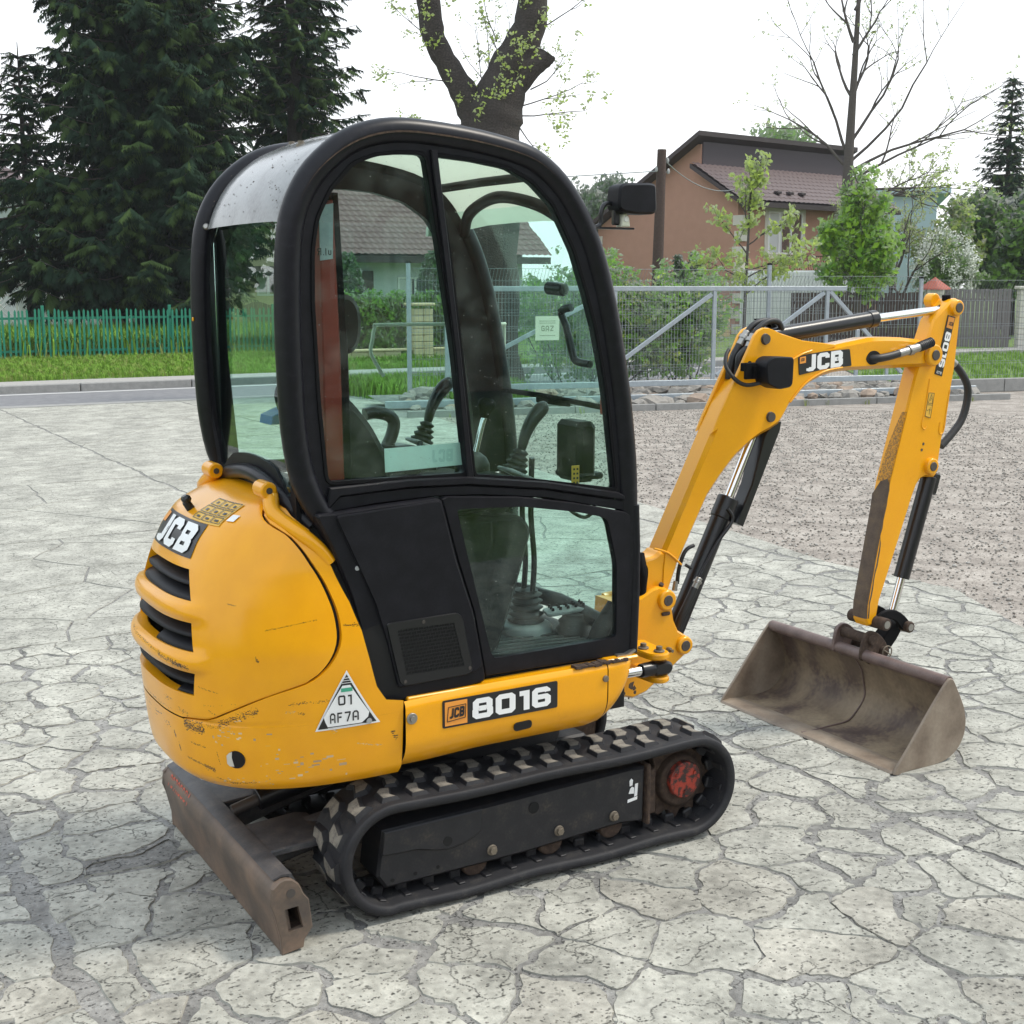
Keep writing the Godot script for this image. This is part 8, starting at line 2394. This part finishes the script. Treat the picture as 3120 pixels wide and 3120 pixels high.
func build_trees() -> void:
	var r := RandomNumberGenerator.new(); r.seed = 2024
	# spruces on the left
	var a := tree_thing("spruce_tree", "broad dark spruce, largest tree behind the green fence on the left", "tree", Vector3(7.2, 0.2, -30.0))
	spruce(a, 18.0, 3.4, 1.7, 11, 1.05, 0.32)
	var b := tree_thing("spruce_tree", "dark spruce directly behind the cab roof's left corner", "tree", Vector3(9.0, 0.2, -31.0))
	spruce(b, 17.0, 1.75, 2.6, 12, 1.0, 0.3)
	var c := tree_thing("spruce_tree", "narrower spruce on the right of the spruce group, its tips against white sky", "tree", Vector3(11.75, 0.2, -31.5))
	spruce(c, 15.5, 2.1, 6.0, 13, 1.0, 0.5)
	var d := tree_thing("spruce_tree", "slim low spruce at the left edge beside the vine pergola", "tree", Vector3(4.6, 0.2, -31.5))
	spruce(d, 7.5, 1.9, 2.0, 14, 1.0)
	var e := tree_thing("spruce_tree", "distant thin-topped spruce at the photo's right edge", "tree", Vector3(40.6, 0, -31.3))
	spruce(e, 9.8, 1.9, 2.5, 15, 1.1)
	# forked old tree behind the cab
	var ok := tree_thing("forked_tree", "thick-barked old tree forking in two above the cab roof", "tree", Vector3.ZERO)
	var O := Vector3(-2.05, 1.8, 3.7); var S := 0.933
	var pt := func(x: float, y: float, z: float) -> Vector3: return O + (Vector3(x, y, z) - O) * S
	var tk := MB.new()
	var right := smooth3(PackedVector3Array([pt.call(9.78, -0.1, -17.2), pt.call(9.78, 1.5, -17.2), pt.call(9.79, 3.2, -17.17), pt.call(9.82, 4.47, -17.16), pt.call(9.94, 5.0, -17.10), pt.call(10.10, 5.55, -17.0), pt.call(10.30, 6.02, -16.88), pt.call(10.43, 6.5, -16.8), pt.call(10.46, 7.4, -16.78), pt.call(10.40, 9.0, -16.8)]), 4)
	var rad := []
	for k in right.size():
		var y := right[k].y
		rad.append(look([0.0, 0.6, 2.5, 4.0, 4.6, 5.1, 5.6, 6.3, 8.5], [0.66, 0.55, 0.50, 0.475, 0.46, 0.36, 0.285, 0.25, 0.2], y) * (1.0 + 0.05 * sin(k * 1.9)))
	tk.tube(right, rad, 28)
	var left := smooth3(PackedVector3Array([pt.call(9.66, 4.1, -17.25), pt.call(9.58, 4.65, -17.3), pt.call(9.42, 5.08, -17.38), pt.call(9.17, 5.57, -17.51), pt.call(8.95, 6.05, -17.63), pt.call(8.87, 6.69, -17.68), pt.call(8.80, 7.4, -17.71), pt.call(8.7, 9.0, -17.7)]), 4)
	rad = []
	for k in left.size(): rad.append(lerpf(0.30, 0.185, minf(1.0, k / 12.0)) * (1.0 + 0.05 * sin(k * 2.3)))
	tk.tube(left, rad, 22)
	tk.tube(smooth3(PackedVector3Array([pt.call(10.12, 5.30, -16.98), pt.call(10.42, 5.58, -16.8), pt.call(10.60, 5.72, -16.69), pt.call(10.66, 5.80, -16.66)]), 4), [0.30, 0.27, 0.25, 0.23, 0.21, 0.20, 0.19, 0.18, 0.17, 0.165, 0.16, 0.155, 0.15], 20)
	var nz := FastNoiseLite.new(); nz.seed = 3; nz.frequency = 2.2; nz.fractal_octaves = 2
	var n2 := FastNoiseLite.new(); n2.seed = 9; n2.frequency = 9.0
	for i in tk.v.size():   # furrowed bark
		var p := tk.v[i]
		tk.v[i] += tk.n[i] * (0.035 * nz.get_noise_3d(p.x, p.y * 0.4, p.z) + 0.022 * n2.get_noise_3d(p.x, p.y * 0.28, p.z))
	obj("trunk", tk, M.bark, ok)
	var tw := MB.new(); var lv := []
	for q in [[9.7, 4.9, -17.2, 0.1, 1.0, 0.0, 1.6], [9.75, 4.9, -17.2, -0.15, 1.0, 0.1, 1.5], [9.8, 4.9, -17.15, 0.3, 1.0, -0.1, 1.8], [10.2, 4.9, -16.9, 0.8, 0.25, 0.4, 1.4], [10.25, 4.75, -16.85, 0.9, -0.05, 0.45, 1.3], [10.2, 4.6, -16.9, 0.4, -0.8, 0.2, 0.9], [9.4, 4.6, -17.4, -0.8, 0.15, -0.4, 0.9], [9.3, 5.3, -17.45, -0.9, 0.1, -0.45, 1.2], [9.1, 5.7, -17.5, -0.7, 0.6, -0.4, 1.3], [10.4, 5.2, -16.8, 0.7, 0.3, 0.35, 1.0], [10.5, 6.2, -16.75, 0.7, 0.4, 0.3, 1.3], [9.9, 5.6, -17.0, 0.0, 1.0, 0.1, 0.8], [10.0, 5.0, -16.75, 0.2, 0.8, 0.1, 0.9], [8.9, 6.4, -17.6, -0.6, 0.7, -0.2, 1.1], [9.9, 6.0, -17.1, -0.3, 0.9, -0.1, 1.0]]:
		var st: Vector3 = pt.call(q[0], q[1], q[2])
		limb(tw, lv, st, Vector3(q[3], q[4], q[5]).normalized(), q[6] * 0.8, 0.012, 1, r, 0.2, 0.8)
	obj("twigs", tw, M.bark_thin, ok)
	var lp := []
	for p in lv:
		if r.randf() < 0.6: lp.append([p + Vector3(r.randfn(), r.randfn(), r.randfn()) * 0.03, r.randf_range(0.6, 1.1)])
	for q in [[10.37, 5.92, -16.84], [10.25, 5.82, -16.91], [10.0, 5.54, -17.05], [10.06, 5.34, -17.02], [9.97, 5.20, -17.07], [9.69, 4.85, -17.23], [8.85, 6.15, -17.68], [8.89, 6.55, -17.66], [10.37, 6.63, -16.84], [10.67, 6.39, -16.65], [9.38, 5.13, -17.4], [10.83, 4.51, -16.55], [10.86, 4.45, -16.5], [10.68, 4.92, -16.65]]:
		for k in 5: lp.append([pt.call(q[0], q[1], q[2]) + Vector3(-0.25, 0.0, 0.42) * (1.1 if q[1] < 6.0 and q[0] > 9.5 else 0.6) + Vector3(r.randfn() * 0.10, r.randfn() * 0.14, r.randfn() * 0.08), r.randf_range(0.7, 1.2)])
	scatter("leaves", lp, leaf_cluster(9, 0.085, 0.055, 3), M.leaf_pale, ok, false, 5)
	# bare spring tree behind the brown house's eave
	var bt := tree_thing("bare_tree", "tall slender tree with nearly bare branches above the brown house's roof end", "tree", Vector3(30.14, 0, -29.15))
	var bm := MB.new(); var tips := []
	bm.tube(V3([0, 0, 0, 0.05, 3, 0, 0.02, 5.5, 0, 0.12, 8.5, 0, 0.25, 13.5, 0]), [0.26, 0.21, 0.17, 0.11, 0.03], 12)
	for q in [[5.6, -1.0, 0.75, -0.6, 2.6], [5.9, -0.35, 1.3, -0.2, 3.4], [5.8, 0.75, 1.0, 0.45, 3.9], [5.5, 1.1, 0.55, 0.7, 3.8], [5.2, 1.0, 0.5, 0.6, 3.3], [6.4, 0.6, 1.1, 0.4, 3.2], [7.6, 0.45, 0.9, 0.25, 2.0], [7.9, -0.45, 0.8, -0.3, 1.6], [9.2, 0.4, 1.0, 0.25, 1.6], [9.6, -0.4, 1.0, -0.25, 1.6], [4.8, 1.1, 0.35, 0.65, 2.9], [4.6, 1.0, 0.1, 0.6, 2.6], [10.6, 0.3, 1.0, 0.2, 1.2], [4.3, 0.9, 0.3, 0.2, 2.4]]:
		limb(bm, tips, Vector3(0.04, q[0], 0), Vector3(q[1], q[2], q[3]).normalized(), q[4], 0.058, 2, r, 0.35, 0.62)
	obj("branches", bm, M.bark_thin, bt)
	lp = []
	for p in tips:
		if r.randf() < 0.5: lp.append([p + Vector3(r.randfn(), r.randfn(), r.randfn()) * 0.05, r.randf_range(0.4, 0.9)])
		if p.y < 6.5 and r.randf() < 0.8: lp.append([p + Vector3(r.randfn(), r.randfn(), r.randfn()) * 0.1, r.randf_range(0.7, 1.3)])
	scatter("leaves", lp, leaf_cluster(5, 0.08, 0.07, 4), M.leaf_pale, bt, false, 6)
	# lime green maple and pale young maple
	var mt := tree_thing("maple_tree", "dense lime green young maple in front of the dark board fence", "tree", Vector3(24.85, 0, -23.15))
	var sm := MB.new(); sm.tube(V3([0, -0.1, 0, 0.03, 2.0, 0, 0, 4.6, 0]), [0.10, 0.085, 0.03], 10); obj("trunk", sm, M.bark_thin, mt)
	var lc := leaf_cluster(10, 0.14, 0.13, 21, 0.3)
	var lobes := []
	for q in [[0.0, 4.75, 0.0, 0.40], [-0.15, 4.3, -0.1, 0.55], [0.25, 3.9, 0.1, 0.60], [-0.3, 3.6, -0.2, 0.65], [0.45, 3.3, 0.25, 0.62], [-0.5, 3.0, -0.3, 0.62], [0.1, 2.9, 0.0, 0.70], [0.55, 2.6, 0.3, 0.60], [-0.45, 2.4, -0.25, 0.62], [0.1, 2.1, 0.0, 0.55], [0.55, 2.05, 0.3, 0.45], [-0.55, 1.95, -0.3, 0.42], [-0.8, 3.35, -0.45, 0.35], [0.85, 2.9, 0.5, 0.35], [0.2, 1.75, 0.1, 0.4]]:
		for sub in 4:
			var dv = Vector3(r.randfn(), r.randfn() * 0.8, r.randfn()) * q[3] * 0.42
			lobes.append([Vector3(q[0] * 0.92, q[1], q[2]) + dv, Vector3.ONE * q[3] * r.randf_range(0.30, 0.55)])
	sm = MB.new(); tips = []
	for k in 12: limb(sm, tips, Vector3(0.0, 1.5 + k * 0.25, 0), Vector3(r.randfn(), 0.6, r.randfn()).normalized(), 0.8, 0.02, 1, r, 0.4, 0.5)
	obj("branches", sm, M.bark_thin, mt)
	crown(mt, lobes, 62.0, lc, M.leaf_lime, 1.0, 41)
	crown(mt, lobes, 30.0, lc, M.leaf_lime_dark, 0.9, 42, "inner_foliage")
	var pm := tree_thing("maple_tree", "thin pale yellow green young maple in front of the brown house's window", "tree", Vector3(20.0, 0, -22.2))
	sm = MB.new(); tips = []
	sm.tube(V3([0, -0.1, 0, 0.02, 2.0, 0, 0.10, 5.0, 0.05]), [0.05, 0.04, 0.012], 8)
	for q in [[1.9, -0.9, 0.5, -0.5, 1.0], [1.7, -0.7, 0.15, -0.5, 1.0], [2.0, 0.9, 0.5, 0.5, 1.1], [2.2, 0.9, 0.25, 0.6, 1.2], [2.6, -0.5, 0.8, -0.3, 0.9], [2.8, 0.7, 0.7, 0.4, 0.9], [3.3, -0.2, 0.9, -0.1, 0.8], [3.6, 0.3, 1.0, 0.2, 0.8], [1.6, 0.5, 0.5, 0.4, 0.8]]:
		limb(sm, tips, Vector3(0.03, q[0], 0), Vector3(q[1], q[2], q[3]).normalized(), q[4], 0.022, 1, r, 0.3, 0.7)
	obj("branches", sm, M.bark_thin, pm)
	lp = []
	for p in tips:
		for k in 1: lp.append([p + Vector3(r.randfn(), r.randfn(), r.randfn()) * 0.09, r.randf_range(0.7, 1.2)])
	for k in 46: lp.append([Vector3(0.09 + r.randfn() * 0.10, r.randf_range(3.3, 5.05), 0.05 + r.randfn() * 0.10), r.randf_range(0.7, 1.1)])
	for k in 36: lp.append([Vector3(r.randfn() * 0.38, r.randf_range(1.75, 2.7), r.randfn() * 0.3), r.randf_range(0.8, 1.3)])
	scatter("leaves", lp, leaf_cluster(9, 0.13, 0.10, 6), M.leaf_pale, pm, false, 7)
	# shrubs behind the gate
	var sc := leaf_cluster(9, 0.11, 0.085, 24)
	for q in [["tall leafy shrub behind the gate's left end, bright young leaves", 12.45, -16.65, 1.0, 31, M.leaf_lime_dark], ["leafy shrub behind the gate just left of its middle post", 13.15, -16.15, 0.9, 32, M.leaf_lime_dark], ["leafy shrub pressed to the mesh fence left of the gate brace", 11.5, -16.9, 0.85, 33, M.leaf_lime_dark]]:
		var s := tree_thing("shrub", q[0], "shrub", Vector3(q[1], 0, q[2]))
		var stm := MB.new(); tips = []
		for k in 9: limb(stm, tips, Vector3(r.randfn() * 0.25, 0, r.randfn() * 0.25), Vector3(r.randfn() * 0.3, 1, r.randfn() * 0.3).normalized(), 1.5 * q[3], 0.018, 1, r, 0.5, 0.5)
		obj("stems", stm, M.bark_thin, s)
		lp = []
		for p in tips:
			for k in 3: lp.append([p + Vector3(r.randfn(), r.randfn(), r.randfn()) * 0.12, r.randf_range(0.7, 1.2)])
		for k in 230: lp.append([Vector3(r.randfn() * 0.34, r.randf_range(0.15, 1.75) * q[3], r.randfn() * 0.35), r.randf_range(0.6, 1.2)])
		scatter("foliage", lp, sc, q[5], s, false, q[4])
		lp = []
		for k in 150: lp.append([Vector3(r.randfn() * 0.38, r.randf_range(0.4, 2.0) * q[3], r.randfn() * 0.4), r.randf_range(0.5, 0.9)])
		scatter("young_leaves", lp, sc, M.leaf_pale, s, false, q[4] + 10)
	# thujas beside the brown house and the block wall
	for q in [["left one of two narrow dark thujas below the brown house's gable", 22.35, -28.0, 2.55, 0.30], ["right one of two narrow dark thujas below the brown house's gable", 22.75, -27.7, 2.65, 0.36], ["dark thuja left of the hedge, seen through the cab's rear side pane", 10.2, -24.6, 2.4, 0.55], ["dark thuja right of the block pillar, seen through the cab's side panes", 12.45, -24.6, 2.45, 0.5]]:
		var s := tree_thing("thuja", q[0], "thuja", Vector3(q[1], 0, q[2]))
		sm = MB.new(); sm.tube(V3([0, 0, 0, 0, q[3] * 0.9, 0]), [0.06, 0.01], 6); obj("trunk", sm, M.bark_thin, s)
		lp = []
		for k in int(900 * q[4]):
			var y := pow(r.randf(), 0.85); var an := r.randf() * TAU; var ra: float = q[4] * sqrt(1.0 - y * y * 0.96) * sqrt(r.randf_range(0.3, 1.0))
			lp.append([Vector3(cos(an) * ra, 0.1 + y * q[3], sin(an) * ra), r.randf_range(0.7, 1.2)])
		scatter("foliage", lp, leaf_cluster(8, 0.09, 0.08, 25), M.leaf_dark, s, true, 8)
	var hg := tree_thing("hedge", "clipped green hedge behind the block wall, seen through the cab", "hedge", Vector3(0, 0, -24.4))
	lp = []
	for k in 1900: lp.append([Vector3(r.randf_range(8.6, 13.2), r.randf_range(0.1, 1.55), r.randf_range(-0.3, 0.3)), r.randf_range(0.7, 1.2)])
	scatter("foliage", lp, leaf_cluster(8, 0.10, 0.08, 26), M.leaf_mid, hg, false, 9)
	lp = []
	for k in 350: lp.append([Vector3(r.randf_range(8.6, 13.2), r.randf_range(1.45, 1.68), r.randf_range(-0.3, 0.3)), r.randf_range(0.6, 1.0)])
	scatter("new_growth", lp, leaf_cluster(8, 0.09, 0.07, 27), M.leaf_lime_dark, hg, false, 10)
	sm = MB.new()
	for k in 12: sm.tube(V3([8.8 + k * 0.38, 0, 0, 8.85 + k * 0.38, 1.4, 0]), 0.02, 5)
	obj("stems", sm, M.bark_thin, hg)
	# right-hand trees
	var ln := leaf_cluster(10, 0.22, 0.17, 28)
	var big := tree_thing("broadleaf_tree", "dense green rounded tree at the photo's right edge", "tree", Vector3(35.4, 0, -26.6))
	sm = MB.new(); sm.tube(V3([0, 0, 0, 0, 3.2, 0]), [0.2, 0.1], 8); obj("trunk", sm, M.bark, big)
	lobes = spread_lobes(Vector3(0, 3.0, 0), Vector3(1.9, 1.8, 1.7), 26, 0.8, 51)
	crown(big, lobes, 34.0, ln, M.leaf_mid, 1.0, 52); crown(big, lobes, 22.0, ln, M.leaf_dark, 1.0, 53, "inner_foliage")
	var ol := tree_thing("broadleaf_tree", "olive tinged loose tree between the lilac and the dense right-hand tree", "tree", Vector3(32.6, 0, -27.2))
	sm = MB.new(); tips = []; limb(sm, tips, Vector3(0, 0, 0), Vector3(0.1, 1, 0), 2.6, 0.12, 2, r, 0.4, 0.6); obj("branches", sm, M.bark_thin, ol)
	lobes = spread_lobes(Vector3(0, 3.2, 0), Vector3(1.5, 1.3, 1.3), 16, 0.55, 54)
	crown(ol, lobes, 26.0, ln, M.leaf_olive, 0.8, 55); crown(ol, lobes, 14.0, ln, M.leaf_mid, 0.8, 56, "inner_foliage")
	var wl := tree_thing("lilac", "white flowering lilac bush behind the red-capped pillar", "shrub", Vector3(30.9, 0, -25.5))
	sm = MB.new(); tips = []
	for k in 5: limb(sm, tips, Vector3(r.randfn() * 0.2, 0, r.randfn() * 0.2), Vector3(r.randfn() * 0.25, 1, r.randfn() * 0.25).normalized(), 1.8, 0.03, 1, r, 0.4, 0.5)
	obj("stems", sm, M.bark_thin, wl)
	lobes = spread_lobes(Vector3(0, 2.2, 0), Vector3(0.85, 0.9, 0.7), 16, 0.42, 57)
	crown(wl, lobes, 60.0, leaf_cluster(9, 0.13, 0.10, 29), M.leaf_mid, 1.0, 58)
	lp = []
	for k in 260:
		var dd := Vector3(r.randfn(), r.randfn() * 0.8 + 0.35, r.randfn()).normalized()
		lp.append([Vector3(0, 2.35, 0) + dd * Vector3(1.0, 1.15, 0.9) * r.randf_range(0.85, 1.12), r.randf_range(0.9, 1.7)])
	scatter("blossom", lp, leaf_cluster(14, 0.10, 0.06, 30, 0.0, 1.0), M.blossom, wl, true, 11)
	for q in [["blue green tree top showing above the mirror behind the brown house", 37.6, -53.9, 6.3, 2.0, 61, M.leaf_dark], ["windswept pale green tree top behind the brown house's ridge", 45.0, -48.2, 8.0, 2.6, 62, M.leaf_mid], ["dark leafy tree mass behind the maroon roofed house", 25.0, -48.0, 5.0, 3.0, 63, M.leaf_dark], ["broad green tree behind the teal house", 52.0, -38.0, 4.5, 3.2, 64, M.leaf_mid], ["dark tree closing the gap behind the pale green house", 11.5, -60.0, 4.0, 3.5, 65, M.leaf_dark]]:
		var s := tree_thing("background_tree", q[0], "tree", Vector3(q[1], 0, q[2]))
		sm = MB.new(); sm.tube(V3([0, 0, 0, 0, q[3], 0]), [0.3, 0.1], 8); obj("trunk", sm, M.bark, s)
		lobes = spread_lobes(Vector3(0, q[3] - 0.5, 0), Vector3(q[4], q[4] * 0.8, q[4]), 20, q[4] * 0.42, q[5])
		crown(s, lobes, 16.0, leaf_cluster(10, 0.3, 0.22, 31), q[6], 1.0, q[5])
	var gs := tree_thing("branching_shrub", "bare crooked fruit tree with brown buds beside the lime maple", "tree", Vector3(28.6, 0, -25.6))
	sm = MB.new(); tips = []
	for k in 4: limb(sm, tips, Vector3(0, 0.3 * k, 0), Vector3(r.randfn() * 0.5, 1, r.randfn() * 0.5).normalized(), 2.4, 0.07, 2, r, 0.3, 0.6)
	obj("branches", sm, M.bark_thin, gs)
	lp = []
	for p in tips: lp.append([p, r.randf_range(0.4, 0.8)])
	scatter("buds", lp, leaf_cluster(6, 0.1, 0.09, 32), M.leaf_olive, gs, false, 12)
	# unseen trees added left of the view to darken the rear pane's reflection
	var row := tree_thing("added_tree_row", "unseen leafy trees added left of the view to block sky reflections in the rear pane", "tree row", Vector3(-2, 0, -33))
	row.set_meta("kind", "stuff")
	sm = MB.new()
	for k in 10: sm.tube(V3([-k * 4.5, 0, 0, -k * 4.5, 4.0, 0.1]), [0.18, 0.1], 6)
	obj("trunks", sm, M.bark_thin, row)
	lobes = []
	for k in 10: lobes += spread_lobes(Vector3(-k * 4.5, 4.2, 0), Vector3(2.1, 2.8, 1.8), 10, 1.5, 80 + k)
	crown(row, lobes, 14.0, leaf_cluster(10, 0.3, 0.24, 35), M.leaf_dark, 1.2, 81)
	# grass
	grass_field("verge_grass", 11000, [0.0, -26.4, 13.5, -21.4], 0.06, 0.15, 71, [0.09, 0.25], M.grass_blade)
	grass_field("verge_dry_grass", 1600, [0.0, -26.6, 13.5, -21.4], 0.06, 0.18, 72, [0.09, 0.25], M.grass_dry)
	grass_field("garden_grass", 5200, [0.0, -34.0, 13.0, -26.1], 0.25, 0.6, 73, [0.25, 0.3], M.grass_dry)
	grass_field("garden_weeds", 2600, [0.0, -31.0, 10.0, -26.1], 0.3, 0.75, 78, [0.25, 0.3], M.grass_blade)
	var tuft := V2([6.7, -17.2, 8.3, -17.2, 8.9, -14.6, 8.0, -12.9, 7.0, -13.2, 6.9, -15.4])
	var in_tuft := func(p: Vector2) -> bool: return Geometry2D.is_point_in_polygon(p, tuft)
	grass_field("tall_grass_clump", 3200, [6.4, -17.3, 9.0, -12.8], 0.12, 0.42, 74, [0.0, 0.0], M.grass_blade, in_tuft)
	grass_field("lawn", 9000, [15.0, -26.5, 31.0, -9.0], 0.07, 0.15, 75, [0.015, 0.015], M.grass_blade, func(p: Vector2) -> bool: return Geometry2D.is_point_in_polygon(p, V2([15.0, -12.4, 34, -8.3, 34, -16, 24.0, -26.0, 20, -19])))
	grass_field("edging_weeds", 160, [6.4, -13.8, 16.5, -9.8], 0.05, 0.14, 76, [0.0, 0.0], M.grass_dry, func(p: Vector2) -> bool: return absf((p.x - 9.4) * 0.2176 * -1.0 + (p.y + 12.6) * 0.976 - 0.70) < 0.10)
	grass_field("wall_foot_grass", 420, [8.9, -22.95, 13.2, -22.5], 0.1, 0.28, 77, [0.1, 0.1], M.grass_blade)
